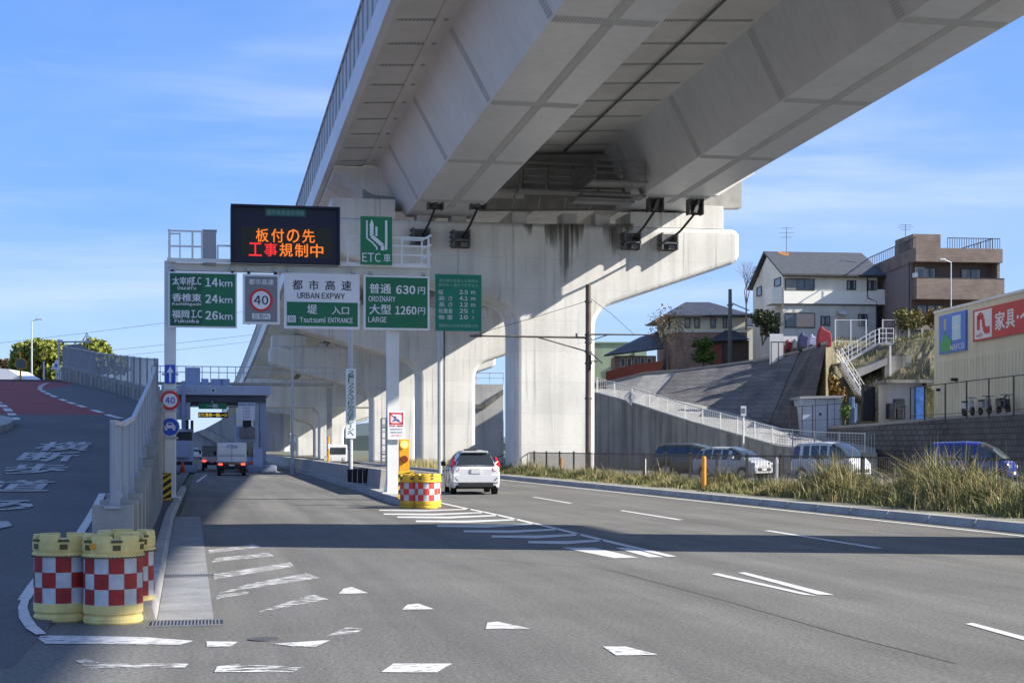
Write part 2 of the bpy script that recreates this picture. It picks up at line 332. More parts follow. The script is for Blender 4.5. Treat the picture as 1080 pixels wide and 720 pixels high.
# wall path beyond the straight, measured from the photograph
wall_pts = [A(166, 413, 56), A(152, 410, 60), A(137, 405.7, 65), A(121.6, 402, 70), A(106, 398, 75), A(91, 393.5, 80), A(76, 389.5, 85), A(66, 387, 89)]
edge = [(-1.36, 10), (-1.36, 22), (-1.4, 30), (-1.5, 38), (-1.65, 43), (-1.8, 50)]+[(p.x-.3, p.y) for p in wall_pts]+[(-22, 97), (-40, 110)]
ys = [11.5+.5*i for i in range(100)]+list(range(62, 132, 2))+[140, 160, 180, 220]
def ex(y):
    if y <= 88: return float(np.interp(y, [e[1] for e in edge[:-2]], [e[0] for e in edge[:-2]]))
    return float(np.interp(y, [88, 92, 98, 108, 220], [edge[-3][0], -21, -23, -24, -26]))
yred = RG(50, 437).y
DP = [RG(*p) for p in [(150,447),(118,439),(93,431),(72,424),(54,417),(42,411)]]
def dx_(y): return float(np.interp(y, [p.y for p in DP]+[DP[-1].y+14], [p.x for p in DP]+[DP[-1].x+1]))
def rampstrip(ya, yb, m, name, lf=lambda y: -60, rt=None):
    rt = rt or ex; q = [v for v in ys if ya < v < yb]; q = [ya]+q+[yb]; b = MB()
    for u, v in zip(q, q[1:]): b.face((lf(u), u, zr(u)), (rt(u), u, zr(u)), (rt(v), v, zr(v)), (lf(v), v, zr(v)))
    structure(name, b, m)
rampstrip(11.5, yred, ASPH2, 'ramp_road'); rampstrip(yred, 108, REDA, 'red_ramp_surfacing', rt=dx_); rampstrip(yred, 108, ASPH2, 'ramp_road', lf=dx_); rampstrip(108, 220, ASPH2, 'ramp_road')
b = MB()
for u, v in zip(ys, ys[1:]): b.face((ex(u), u, zr(u)), (ex(u), u, -.05), (ex(v), v, -.05), (ex(v), v, zr(v)))
structure('ramp_embankment', b, CONCD)
# kerbed walkway strip between wall and toll lane, drain strip
kx = lambda y: -.42-.24*min(1, max(0, (y-14.4)/21))
structure('walkway', MB().face((-1.36, 15.5, .11), (kx(15.5)-.2, 15.5, .11), (kx(36)-.2, 36, .11), (kx(36)-.2, 120, .11), (-1.36, 120, .11)), ASPH2)
b = MB(); y = 14.5
while y < 60:
    a_, c_ = kx(y), kx(y+1.2); b.hexa([(a_-.2, y+.01, -.02), (a_, y+.01, -.02), (c_, y+1.19, -.02), (c_-.2, y+1.19, -.02)], [(a_-.2, y+.01, .13), (a_-.05, y+.01, .13), (c_-.05, y+1.19, .13), (c_-.2, y+1.19, .13)]); y += 1.2
b.box(-1.36, -.64, 15.4, 15.55, -.02, .12)
structure('walkway_kerb', b, CONCG, bevel=.01)
gc = mat('gutter_concrete', (0.30, 0.30, 0.295), .9, .14, 2, speck=.25, speckscale=50, bump=.2)
structure('gutter_strip', MB().face((-.42, 14.35, .005), (.09, 14.35, .005), (-.08, 36, .005), (-.66, 36, .005)), gc)
GRT = mat('grate_steel', (0.24, 0.245, 0.24), .6, .1, 8, metal=.4)
for gy, gw, lab in ((14.1, .46, 'steel drain grate at the near end of the pale gutter strip'), (19.3, .34, 'narrow drain grate set across the middle of the gutter strip')):
    t = thing('drain_grate', lab, 'drain grate', (-.16 if gy < 15 else -.22, gy, 0))
    q = MB(); 
    for i in range(20): q.box(-.30+i*.031, -.286+i*.031, -gw/2+.03, gw/2-.03, .002, .014)
    q.box(-.32, .34, -gw/2, -gw/2+.03, .002, .016).box(-.32, .34, gw/2-.03, gw/2, .002, .016)
    q.build('grate_bars', GRT, t); MB().face((-.31, -gw/2+.02, .0085), (.33, -gw/2+.02, .0085), (.33, gw/2-.02, .0085), (-.31, gw/2-.02, .0085)).build('drain_well', BLK, t)
# ---- painted markings (each sits 4 mm above the road)
def marks(name, polys, m, z=.006, ramp=False):
    b = MB()
    for p in polys:
        b.face(*[(RG(x, y)+Vector((0,0,.012)) if ramp else G(x, y)+Vector((0,0,z))) for x, y in p])
    o = structure(name, b, m); return o
marks('worn_markings', [
 [(220,583.5),(275,577),(268,574),(220,580)], [(223,593),(289,586.5),(283,582.5),(228,588.5)],
 [(225.7,611),(311,597.5),(306,593),(225.7,605.5)], [(228.3,632),(262,626),(262,623.5),(228.3,628)], [(230,626),(338,609.5),(323,604.5),(262,616)],
 [(270,646),(347,632),(330,627),(300,636)], [(344,671),(365,662),(383,663),(376,668)], [(226,709),(309,709),(319,703.5),(250,701),(229,703)],
 [(78,696),(96,706),(120,705),(195,704),(199,700),(110,700.5),(90,695)]], LINEW)
marks('lane_markings', [
 [(357,626.5),(388,625.5),(371,619),(362,621)], [(424,643),(458,642.5),(441,636.5),(429,638)], [(512,663.5),(559,663),(524,655.5),(514,657)],
 [(218,682),(243,682),(251,677),(218,676.5)], [(289,679),(310,682),(333,682),(349,675)], [(402,709),(460,709.5),(477,700),(415,700)],
 [(636,682),(650,691.5),(694,690.5),(660,682)], [(36,670.5),(48,679),(190,680),(204,676),(150,672),(38,670)]], paintmat('road_paint_mid', (.74,.73,.70), .50, 16))
zeb = [(400,537.8,498,536.4,1.5),(404.5,541.8,511,540,1.8),(419,545,526,543,2.0),(438.5,549.3,546,547.3,2.2),(461,554.3,565,552,2.4),(489,559.8,588.5,557.6,2.6),(518.5,565.3,613,563,2.8),(557,571.3,637,569,3)]
polys = [[(a, y+t*.5), ((a+c)/2, y+t*.75+.2), (c-3, d+t*.6), (c, d-.2), ((a+c)/2, (y+d)/2-t*.2+1.0), (a, y-t*.25)] for a, y, c, d, t in zeb]
ln = [(463,529.6),(486,534.6),(527,543),(590,557.6),(637,569),(714,587.2)]
for (a, y), (c, d) in zip(ln, ln[1:]):
    w1 = 4+ (y-530)*.10; w2 = 4+(d-530)*.10; polys.append([(a-w1, y), (a, y-.4), (c, d-.4), (c-w2, d)])
polys += [[(592,577.4),(627,577.6),(673,588),(648,588.6)], [(648,577.5),(662,577.5),(700,587.6),(684,587.6)],
 [(561,524.0),(564,523.8),(605,530.6),(600,530.8)], [(653,538.4),(657,538),(721,548),(714,548.2)], [(806,559.6),(812,559.2),(932,578),(922,578.2)], [(1018,658),(1026,657),(1086,673),(1082,676)],
 [(750,605.5),(757,604.5),(862,628.5),(846,627)], [(778,604),(786,603.5),(880,627.5),(862,627)],
 [(206,508),(209,508),(219,500.3),(217,500.3)]]
marks('zebra_and_lane_lines', polys, LINE)
structure('road_edge_line', MB().face((14.45, -20, .006), (14.6, -20, .006), (14.6, 150, .006), (14.45, 150, .006)), LINE)
# ramp edge markings and the elongated writing on the ramp
def rampline(pts, w, name, m=LINE, dash=None):
    b = MB(); P = [RG(*p) if not isinstance(p, Vector) else p for p in pts]
    fine = []
    for a, c in zip(P, P[1:]):
        n = max(1, int((c-a).length/1.0)); fine += [a.lerp(c, i/n) for i in range(n)]
    fine.append(P[-1]); acc = 0
    for a, c in zip(fine, fine[1:]):
        d = (c-a); d.z = 0; ln_ = d.length
        if ln_ < 1e-4: continue
        s = Vector((-d.y, d.x, 0)).normalized()*w/2; acc += ln_
        if dash and (acc % dash[0]) > dash[1]: continue
        q = lambda p: Vector((p.x, p.y, zr(p.y)+.012))
        b.face(q(a-s), q(a+s), q(c+s), q(c-s))
    structure(name, b, m)
rampline([(25,634),(34,620),(52,596),(83,565),(96,544),(108,521)], .12, 'ramp_edge_line', LINE)
b = MB(); Q_ = [RG(x, y)+Vector((0,0,.014)) for x, y in [(24,630),(19,642),(20,653),(27,664),(38,671)]]; Q2 = [RG(x, y)+Vector((0,0,.014)) for x, y in [(31,632),(29,642),(32,651),(39,661),(49,670)]]
for i_ in range(4): b.face(Q_[i_], Q_[i_+1], Q2[i_+1], Q2[i_])
structure('ramp_edge_line', b, LINE)
rampline([(150,447),(118,439),(93,431),(72,424),(54,417),(42,411),(43,407),(50,404)], .22, 'ramp_dash_line', LINE, dash=(3.4, 2.0))
rampline([(-8,421),(2,427),(10,434),(17,443)], .25, 'ramp_dash_line', LINE, dash=(3.2, 1.9))
t_mb = MB()
for ch, px, py, L_ in (('横',63,471,2.3),('断',49,482,2.1),('歩',36,495,1.9),('道',20,513,1.9),('あ',10,533,1.7),('り',-9,556,2.0)):
    p = RG(px, py)
    lettering(ch, (-3.32+(.1 if ch == '横' else 0), p.y, 0), L_, None, None, w=1.22, u=(1,0,0), v=(0,1,0), bold=.03, mb=t_mb, mapf=lambda q: Vector((q.x, q.y, zr(q.y)+.014+q.z)))
structure('ramp_writing', t_mb, paintmat('ramp_paint_faded', (.50,.50,.49), .50, 9))
# round-ended kerb island on the far left of the ramp
b = MB(); c = RG(-36, 452); pts = []
for i in range(25):
    a = -math.pi/2+math.pi*i/24; pts.append((c.x+1.15*math.cos(a), c.y+3.2*math.sin(a)))
pts += [(c.x-6, c.y+3.2), (c.x-6, c.y-3.2)]
b.hexa([(x, y, zr(y)-.1) for x, y in pts], [(x, y, zr(y)+.18) for x, y in pts]); structure('ramp_island_kerb', b, CONCG)
# ---- median island in front of the dividing wall
pts = [(5.35,41.3),(5.8,41.1),(6.3,41.3),(6.45,43),(6.6,52),(7.3,90),(7.4,160),(6.6,160),(6.15,110),(5.95,84),(5.5,52),(5.3,44)]
structure('median_island', MB().hexa([(x, y, -.02) for x, y in pts], [(x+.06*(1 if x < 6 else -1), y, .2) for x, y in pts]), CONCG)
# seams in the asphalt
SEAM = mat('asphalt_seam', (0.05, 0.05, 0.05), .9, .2, 5)
b = MB()
for P in ([(500,588.6),(640,600),(760,632),(900,672),(1010,700)],):
    for (a, y), (c, d) in zip(P, P[1:]):
        p, q = G(a, y), G(c, d); s = (q-p).cross(Vector((0,0,1))).normalized()*.006; e = Vector((0,0,.003)); b.face(p-s+e, q-s+e, q+s+e, p+s+e)
structure('asphalt_seams', b, SEAM)
MH = mat('manhole_iron', (0.09, 0.085, 0.08), .6, .2, 20)
p = G(278, 674); t = thing('manhole_cover', 'dark iron cover half buried in the asphalt between two painted dashes', 'manhole cover', p)
MB().lathe([(.01,.006),(.13,.006),(.13,.0)], (0,0,.002), 28, cap=False).build('cover_plate', MH, t)
# ================================================================ ELEVATED EXPRESSWAY
GR = .0285
def cur(y): return -0.00004*max(0, y-150)**2
def zl(y):  # bottom of the left box girder
    return 15.7-GR*(y-61)
road_z = lambda x, y: zl(y)+2.8+.054*(x-7.1)      # underside of the deck slab
ew = thing('elevated_expressway', 'huge pale twin box girder expressway deck sloping overhead across the sky', 'elevated road', (20, 60, 0))
def sweep(poly, ylist, curved=True):
    b = MB(); k = len(poly); n = len(ylist)
    for y in ylist: b.v += [(x+(cur(y) if curved else 0), y, zl(y)+z) for x, z in poly]
    for i in range(n-1):
        for j in range(k): b.f.append((i*k+j, i*k+(j+1)%k, (i+1)*k+(j+1)%k, (i+1)*k+j))
    b.f += [tuple(range(k))[::-1], tuple((n-1)*k+j for j in range(k))]
    return b
near = [-45, 0, 20, 50, 87.3]; far = [87.45]+list(range(95, 400, 8))
LB = [(11.45, 0), (15.25, 0), (16.95, 3.45), (9.75, 3.06)]; RB = [(24.15, .68), (28.15, .68), (29.85, 4.12), (22.55, 3.72)]
g1 = sweep(LB, near).build('box_girder', STEEL, ew, W=True); g2 = sweep(RB, near).build('box_girder', STEEL, ew, W=True)
DECKU = mat('deck_underside', (0.58, 0.58, 0.57), .7, .06, .4, streak=.05)
sweep([(7.1, 2.8), (33.0, 4.2), (33.0, 4.5), (7.1, 3.1)], near).build('deck_slab', DECKU, ew, W=True)
sweep([(6.93, 2.72), (7.28, 2.72), (7.28, 4.05), (6.93, 4.05)], near+far).build('fascia', STEEL, ew, W=True)
sweep([(32.9, 4.1), (33.2, 4.1), (33.2, 5.5), (32.9, 5.5)], near+far).build('fascia', STEEL, ew, W=True)
sweep([(7.0, 4.05), (7.06, 4.05), (7.06, 6.1), (7.0, 6.1)], near+far).build('barrier_panel', BARRP, ew, W=True)
sweep([(33.0, 5.5), (33.06, 5.5), (33.06, 6.6), (33.0, 6.6)], near+far).build('barrier_panel', BARRP, ew, W=True)
sweep([(6.9, 6.08), (7.15, 6.08), (7.15, 6.2), (6.9, 6.2)], near+far).build('barrier_rail', GALV, ew, W=True)
# far concrete spans
sweep([(9.6, 1.25), (13.2, 1.0), (13.2, 2.9), (7.3, 2.85), (7.3, 2.5)], far).build('concrete_girder', CONC, ew, W=True)
sweep([(14.4, 1.3), (18.5, 1.3), (18.5, 3.2), (14.4, 3.0)], far).build('concrete_girder', CONC, ew, W=True)
sweep([(20.2, 1.6), (24.0, 1.6), (24.0, 3.4), (20.2, 3.2)], far).build('concrete_girder', CONC, ew, W=True)
sweep([(26, 1.9), (30.5, 1.9), (32.8, 3.3), (32.8, 4.1), (26, 3.7)], far).build('concrete_girder', CONC, ew, W=True)
sweep([(7.2, 2.9), (33.0, 4.25), (33.0, 4.6), (7.2, 3.2)], far).build('deck_slab', CONC, ew, W=True)
# barrier posts, individually
pm = MB().box(-.06, .0, -.06, .06, 0, 2.1).build('barrier_post', GALV, ew)
pm.location = Vector((6.99, 44, zl(44)+4.05))-ew.location
y = 46.0; n_ = 1
while n_ < 96:
    c = pm.copy(); COL.objects.link(c); c.parent = ew; c.location = Vector((6.99+cur(y), y, zl(y)+4.05))-ew.location; y += 2.0 if y < 160 else 4.0; n_ += 1
# splice strips with bolts: real plates a few mm proud and hex bolt heads
def lin(a, b, t): return (a[0]+(b[0]-a[0])*t, a[1]+(b[1]-a[1])*t)
def strip(pa, pb, nrm, yc, wd, rows, sub, bo, sp=.115):
    "plate on the girder face between section points pa and pb, at station yc"
    o = .006; L_ = math.dist(pa, pb)
    P = lambda pt, y, h: (pt[0]+nrm[0]*h, y, zl(y)+pt[1]+nrm[1]*h)
    y0, y1 = yc-wd/2, yc+wd/2
    sub.hexa([P(pa,y0,.001), P(pb,y0,.001), P(pb,y1,.001), P(pa,y1,.001)], [P(pa,y0,.02), P(pb,y0,.02), P(pb,y1,.02), P(pa,y1,.02)])
    n = int(L_/sp)
    for i in range(n):
        t = (i+.5)/n
        for r in range(rows):
            y = y0+wd*(r+.5)/rows
            if rows > 4 and r == rows//2: y += 0
            q = lin(pa, pb, t); e = ((pb[0]-pa[0])/L_*.03, (pb[1]-pa[1])/L_*.03)
            c = [P((q[0]+e[0]*s, q[1]+e[1]*s), y+w_, .02) for s, w_ in ((-.7,-.014),(-.7,.014),(.7,.014),(.7,-.014))]
            d = [P((q[0]+e[0]*s*.8, q[1]+e[1]*s*.8), y+w_*.8, .036) for s, w_ in ((-.7,-.014),(-.7,.014),(.7,.014),(.7,-.014))]
            bo.hexa(c, d)
def nr(a, b, sgn):
    d = (b[0]-a[0], b[1]-a[1]); L_ = math.hypot(*d); return (d[1]/L_*sgn, -d[0]/L_*sgn)
for g, B in ((g1, LB), (g2, RB)):
    sub = MB(); bo = MB()
    for yc in (38.5, 49.7, 60.9, 72.0, 82.0):
        strip(lin(B[0], B[1], .02), lin(B[0], B[1], .97), (0, -1), yc, .62, 6, sub, bo)
        strip(lin(B[0], B[3], .02), lin(B[0], B[3], .95), nr(B[0], B[3], -1), yc, .62, 6, sub, bo)
    # longitudinal splice along the soffit
    xm = (B[0][0]+B[1][0])/2+.15; z0 = B[0][1]; yy = 34.0
    P = lambda x, y, h: (x, y, zl(y)+z0-h)
    for ya, yb in ((34,38.1),(38.9,49.3),(50.1,60.5),(61.3,71.6),(72.4,81.6),(82.4,84)):
        sub.hexa([P(xm-.2,ya,.001),P(xm+.2,ya,.001),P(xm+.2,yb,.001),P(xm-.2,yb,.001)],[P(xm-.2,ya,.02),P(xm+.2,ya,.02),P(xm+.2,yb,.02),P(xm-.2,yb,.02)])
        y = ya+.06
        while y < yb:
            for dx in (-.15,-.06,.06,.15):
                bo.hexa([P(xm+dx-.016,y-.03,.02),P(xm+dx-.016,y+.03,.02),P(xm+dx+.016,y+.03,.02),P(xm+dx+.016,y-.03,.02)],[P(xm+dx-.013,y-.024,.036),P(xm+dx-.013,y+.024,.036),P(xm+dx+.013,y+.024,.036),P(xm+dx+.013,y-.024,.05)])
            y += .2
    sp_ = sub.build('splice_plate', STEELR, g, W=True); bo.build('splice_bolts', BOLT, g, W=True)
# transverse seams and pipe under the deck
tr = MB(); du = MB()
y = 30.4
while y < 86.5:
    P = lambda x, yy, h: (x, yy, zl(yy)+2.8+.054*(x-7.1)-h)
    for xa, xb in ((7.5, 9.6), (17.1, 22.4)):
        if y > 83.5 and xa > 10: continue
        tr.hexa([P(xa,y-.03,.0),P(xb,y-.03,.0),P(xb,y+.03,.0),P(xa,y+.03,.0)],[P(xa,y-.03,.03),P(xb,y-.03,.03),P(xb,y+.03,.03),P(xa,y+.03,.03)])
        x = xa+.2
        while x < xb-.1:
            for s in (-.14, .14): du.hexa([P(x-.03,y+s-.02,0),P(x+.03,y+s-.02,0),P(x+.03,y+s+.02,0),P(x-.03,y+s+.02,0)],[P(x-.03,y+s-.02,.03),P(x+.03,y+s-.02,.03),P(x+.03,y+s+.02,.03),P(x-.03,y+s+.02,.03)])
            x += .16
    y += 3.27
tr.build('deck_seams', BOLT, ew, W=True); du.build('deck_bolts', BOLT, ew, W=True)
P = lambda x, yy, h: Vector((x, yy, zl(yy)+2.8+.054*(x-7.1)-h))
MB().tube(P(20.1, 20, .12), P(20.1, 84, .12), .055, 8).build('drain_pipe', DARKM, ew, W=True)
MB().hexa([P(9.05,-40,0),P(9.35,-40,0),P(9.35,87,0),P(9.05,87,0)],[P(9.05,-40,.05),P(9.35,-40,.05),P(9.35,87,.05),P(9.05,87,.05)]).build('deck_stringer', DECKU, ew, W=True)
# end cross beams over the pier
ec = MB(); z = zl(87)
ec.hexa([(9.0,87.5,z+.35),(32,87.5,z+1.2),(32,88.3,z+1.2),(9.0,88.3,z+.35)],[(9.0,87.5,z+2.9),(32,87.5,z+4.1),(32,88.3,z+4.1),(9.0,88.3,z+2.9)])
ec.build('end_diaphragm', CONCG, ew, W=True)
ec = MB(); ec.hexa([(14.9,84.6,z+1.2),(25,84.6,z+1.6),(25,85.3,z+1.6),(14.9,85.3,z+1.2)],[(14.9,84.6,z+3.1),(25,84.6,z+3.7),(25,85.3,z+3.7),(14.9,85.3,z+3.1)])
ec.box(16.4, 23.9, 84.3, 84.6, z+1.15, z+1.3).box(16.4, 23.9, 84.2, 84.6, z+2.75, z+2.9)
for i in range(6): ec.box(16.4+i*1.45, 16.5+i*1.45, 84.35, 84.6, z+1.2, z+2.9)
ec.build('cross_beam', mat('cross_beam_shade', (.30,.30,.29), .6, .1, 1), ew, W=True)  # dark tone stands for the shade of the recess under the deck
# inspection walkway with railings under the deck
wk = MB()
wk.box(17.2, 23.6, 82.6, 83.9, z+.95, z+1.05)
for x in (17.2, 18.7, 20.2, 21.7, 23.2): wk.box(x, x+.06, 82.6, 82.66, z+1.05, z+2.15).bar((x, 83.9, z+.9), (x, 84.6, z+.3), .08)
for h in (1.4, 1.75, 2.15): wk.box(17.2, 23.3, 82.6, 82.65, z+h, z+h+.05)
wk.bar((20.4, 79.8, z+.95), (23.6, 79.8, z+1.0), 1.6, .12)
for x in (20.6, 22, 23.4): wk.box(x, x+.05, 79.0, 79.05, z+1.0, z+2.1)
for h in (1.4, 1.75, 2.1): wk.box(20.6, 23.4, 79.0, 79.04, z+h, z+h+.04).box(20.6, 20.64, 79.0, 82.6, z+h, z+h+.04)
wk.box(20.4, 24.1, 81.2, 82.4, z+.55, z+.7); wk.box(20.0, 23.4, 81.0, 82.0, z+.2, z+.32)
wk.build('inspection_walkway', mat('walkway_steel', (.22,.22,.22), .5, .15, 3, metal=.3), ew, W=True)
# ---------------------------------------------------------------- piers
def arc(cx, cz, r, a0, a1, n=7): return [(cx+r*math.cos(math.radians(a0+(a1-a0)*i/n)), cz+r*math.sin(math.radians(a0+(a1-a0)*i/n))) for i in range(n+1)]
def pier(yf, label, dep=3.7, base=0.0, caponly=None):
    dz = -GR*(yf-86); sx = cur(yf)
    prof = [(17.75, base), (22.45, base), (22.45, 8.7+dz)]
    # right haunch
    prof += arc(23.95, 8.6+dz, 1.5, 180, 112, 6)[1:]
    prof += [(30.9, 12.55+dz), (31.2, 12.75+dz), (31.35, 13.05+dz), (31.35, 14.3+dz), (31.15, 14.62+dz), (7.0, 14.62+dz), (6.85, 14.3+dz), (6.85, 13.0+dz), (7.2, 12.6+dz)]
    prof += arc(16.25, 8.6+dz, 1.5, 68, 0, 6)
    prof = [(x+sx, z) for x, z in prof]
    t = thing('bridge_pier', label, 'bridge pier', (20+sx, yf, base), group='hammerhead piers carrying the expressway')
    MB().prism(prof, yf, yf+dep).build('pier_body', CONC, t, W=True, bevel=.28)
    b = MB()
    def shelf(*a, n='bearing_shelf'): MB().box(*a).build(n, CONC, t, W=True, bevel=.03)
    shelf(7.1+sx, 10.7+sx, yf+.12, yf+dep-.2, 14.6+dz, 15.75+dz)
    shelf(24.6+sx, 30.35+sx, yf+.12, yf+dep-.2, 14.6+dz, 15.5+dz); shelf(28.5+sx, 30.35+sx, yf+.12, yf+dep-.2, 15.45+dz, 15.98+dz)
    for x in (12.0, 14.0, 17.6, 20.6, 22.6): shelf(x+sx, x+.9+sx, yf+.6, yf+1.9, 14.6+dz, 15.0+dz if x < 16 else 15.35+dz, n='pedestal')
    for x in (12.1, 14.2, 25.0, 27.2, 8.3): MB().box(x+sx, x+.7+sx, yf+.7, yf+1.4, zl(yf)-.1+(.66 if x > 20 else 0)-(0 if x > 9 else -.6), zl(yf)+.08+(.66 if x > 20 else 0)+(0 if x > 9 else .7)).build('bearing', DARKM, t, W=True)
    return t
P1 = pier(86.0, 'nearest full pier with brackets and cables on its cap, beside the slim dark pole')
pier(18.4, 'pier beyond the right edge whose column throws the dark band over the road', dep=3.4)
pier(126.0, 'second pier along, its column just left of the nearest one')
pier(163.0, 'third pier along, seen behind the gantry leg and vertical banner sign')
pier(245.0, 'fifth pier along, in the dim distance beside the toll canopy')
pier(285.0, 'farthest hammerhead pier, barely showing under the deck')
# portal pier with a flat beam
t = thing('portal_pier', 'portal pier with a level beam behind the toll canopy and grey lamp post', 'bridge pier', (14, 205, 0))
zt = 14.62-GR*(205-86)
x0 = onY(258, 400, 205).x; xr = x0+26
c1x = onY(337, 430, 205).x; 
prof = [(c1x, 0), (c1x+1.6, 0), (c1x+1.6, 6.2), (c1x+2.4, 7.0), (xr-2.4, 7.0), (xr-1.6, 6.2), (xr-1.6, 0), (xr, 0), (xr, 10.8), (x0+.4, 10.8), (x0, 10.3), (x0, 7.6), (x0+.5, 7.0), (c1x-.8, 7.0), (c1x, 6.2)]
MB().prism(prof, 205, 208.6).build('pier_body', CONC, t, W=True, bevel=.15)
b = MB().box(x0-1, x0+1.2, 205.2, 208, .0, 7.02); b.build('column', CONC, t, W=True, bevel=.1)
# restrainer brackets and cables on the near pier
def bracket(p, sz, flip):
    b = MB(); w = sz
    b.box(p.x-w*.55, p.x-w*.47, p.y-.7, p.y, p.z-w*.75, p.z+w*.55).box(p.x+w*.47, p.x+w*.55, p.y-.7, p.y, p.z-w*.75, p.z+w*.55)
    b.box(p.x-w*.8, p.x+w*.8, p.y-.9, p.y+.1, p.z+w*.5, p.z+w*.62)
    b.box(p.x-w*.55, p.x+w*.55, p.y-.15, p.y-.05, p.z-w*.7, p.z+w*.5)
    b.bar((p.x-.1, p.y-.5, p.z-w*.6), (p.x+.3*w, p.y-.45, p.z+w*.45), .28, .2)
    return b
rest = []
for tx, ty, bx, by in ((458,211,443,251),(503,211,485,253),(689,214,664,255),(731,217,703,256)):
    pt = onY(tx, ty, 83.2); rest.append((pt, onY(bx, by, 86)))
labs = ['leftmost restrainer cable from girder to pier cap', 'second restrainer cable from the left on the pier cap', 'restrainer cable nearest the stained concrete right of the dark recess', 'rightmost restrainer cable on the sunlit end of the pier cap']
for (pt, pb), lb in zip(rest, labs):
    t = thing('restrainer_cable', lb, 'bridge cable', pb, group='restrainer cables at the nearest pier')
    bracket(pt, .78, False).build('girder_bracket', DARKM, t, W=True)
    b = MB(); p = pb
    b.box(p.x-.5, p.x-.42, p.y-.75, p.y, p.z-.5, p.z+.5).box(p.x+.42, p.x+.5, p.y-.75, p.y, p.z-.5, p.z+.5)
    b.box(p.x-.5, p.x+.5, p.y-.75, p.y, p.z-.15, p.z-.07).box(p.x-.5, p.x+.5, p.y-.12, p.y, p.z-.5, p.z+.5)
    for k in range(4): b.box(p.x-.62, p.x-.5, p.y-.7, p.y-.05, p.z-.42+k*.26, p.z-.36+k*.26)
    b.box(p.x-.05, p.x+.4, p.y-.6, p.y-.3, p.z-.45, p.z-.2)
    b.build('cap_bracket', mat('bracket_steel', (.17,.17,.17), .5, .15, 4, metal=.3), t, W=True)
    MB().path([pt+Vector((0,-.3,-.5)), pt.lerp(pb, .55)+Vector((.05,-.5,-.25)), pb+Vector((.1,-.4,.1))], .07, 8).build('cable', BLK, t, W=True)
# water stains on the face of the cap: thin run marks with an uneven outline
SM = bpy.data.materials.new('water_stain_soft'); SM.use_nodes = True; n = SM.node_tree.nodes; l = SM.node_tree.links; bs = n['Principled BSDF']; bs.inputs['Base Color'].default_value = (.15,.135,.11,1); bs.inputs['Roughness'].default_value = .95
tc_ = n.new('ShaderNodeTexCoord'); mp = n.new('ShaderNodeMapping'); mp.inputs['Scale'].default_value = (3.5, 3.5, .22); l.new(tc_.outputs['Object'], mp.inputs['Vector'])
z = n.new('ShaderNodeTexNoise'); z.inputs['Scale'].default_value = 1.0; z.inputs['Detail'].default_value = 7; z.inputs['Roughness'].default_value = .65; l.new(mp.outputs[0], z.inputs['Vector'])
sp_ = n.new('ShaderNodeSeparateXYZ'); l.new(tc_.outputs['Generated'], sp_.inputs[0])
cx_ = n.new('ShaderNodeMath'); cx_.operation = 'PINGPONG'; cx_.inputs[1].default_value = .5; l.new(sp_.outputs[0], cx_.inputs[0])      # 0 at the edges
m1 = n.new('ShaderNodeMath'); m1.operation = 'MULTIPLY_ADD'; m1.inputs[1].default_value = .40; m1.inputs[2].default_value = -.30; l.new(sp_.outputs[2], m1.inputs[0])
m2 = n.new('ShaderNodeMath'); m2.operation = 'ADD'; l.new(m1.outputs[0], m2.inputs[0]); l.new(z.outputs['Fac'], m2.inputs[1])
m4 = n.new('ShaderNodeMath'); m4.operation = 'MULTIPLY_ADD'; m4.inputs[1].default_value = .35; l.new(cx_.outputs[0], m4.inputs[0]); l.new(m2.outputs[0], m4.inputs[2])
r_ = n.new('ShaderNodeMapRange'); r_.inputs['From Min'].default_value = .44; r_.inputs['From Max'].default_value = .80; r_.inputs['To Max'].default_value = .72; l.new(m4.outputs[0], r_.inputs['Value']); l.new(r_.outputs[0], bs.inputs['Alpha'])
for px0, px1, y0, y1 in ((574, 592, 236, 275), (589, 604, 236, 302), (600, 616, 236, 272), (636, 660, 236, 275), (552, 564, 236, 252), (655, 668, 236, 250)):
    P = [onY(px0, y0, 85.99), onY(px1, y0, 85.99), onY(px1, y1, 85.99), onY(px0, y1, 85.99)]; MB().hexa(P, [p+Vector((0,-.004,0)) for p in P]).build('water_stain', SM, P1, W=True)
# formwork joints on the near column and cap
# ================================================================ RAMP WALL AND FENCE
wt_y = [13, 18.6, 22, 25.5, 30, 36.5, 45.6, 52]; wt_z = [.84, .84, .85, 1.0, 1.44, 2.05, 2.85, 3.3]
WP = [(-1.12, 19.6, .84), (-1.12, 22, .85), (-1.13, 25.5, 1.0), (-1.17, 30, 1.44), (-1.24, 36.5, 2.05), (-1.36, 43, 2.62), (-1.42, 46, 2.88), (-1.5, 51, 3.25)]+[(p.x, p.y, p.z) for p in wall_pts]
def along(P, step, start=0.0):
    out = []; d = 0; nxt = start
    for a, b in zip(P, P[1:]):
        a = Vector(a); b = Vector(b); L_ = math.hypot(b.x-a.x, b.y-a.y)
        while nxt <= d+L_: out.append(a.lerp(b, (nxt-d)/L_)); nxt += step
        d += L_
    return out
wl = thing('ramp_wall', 'weathered ribbed concrete wall climbing beside the ramp behind the chequered drums', 'wall', (-1.12, 19.6, 0))
pts = along(WP, 1.45); b = MB(); pl = MB()
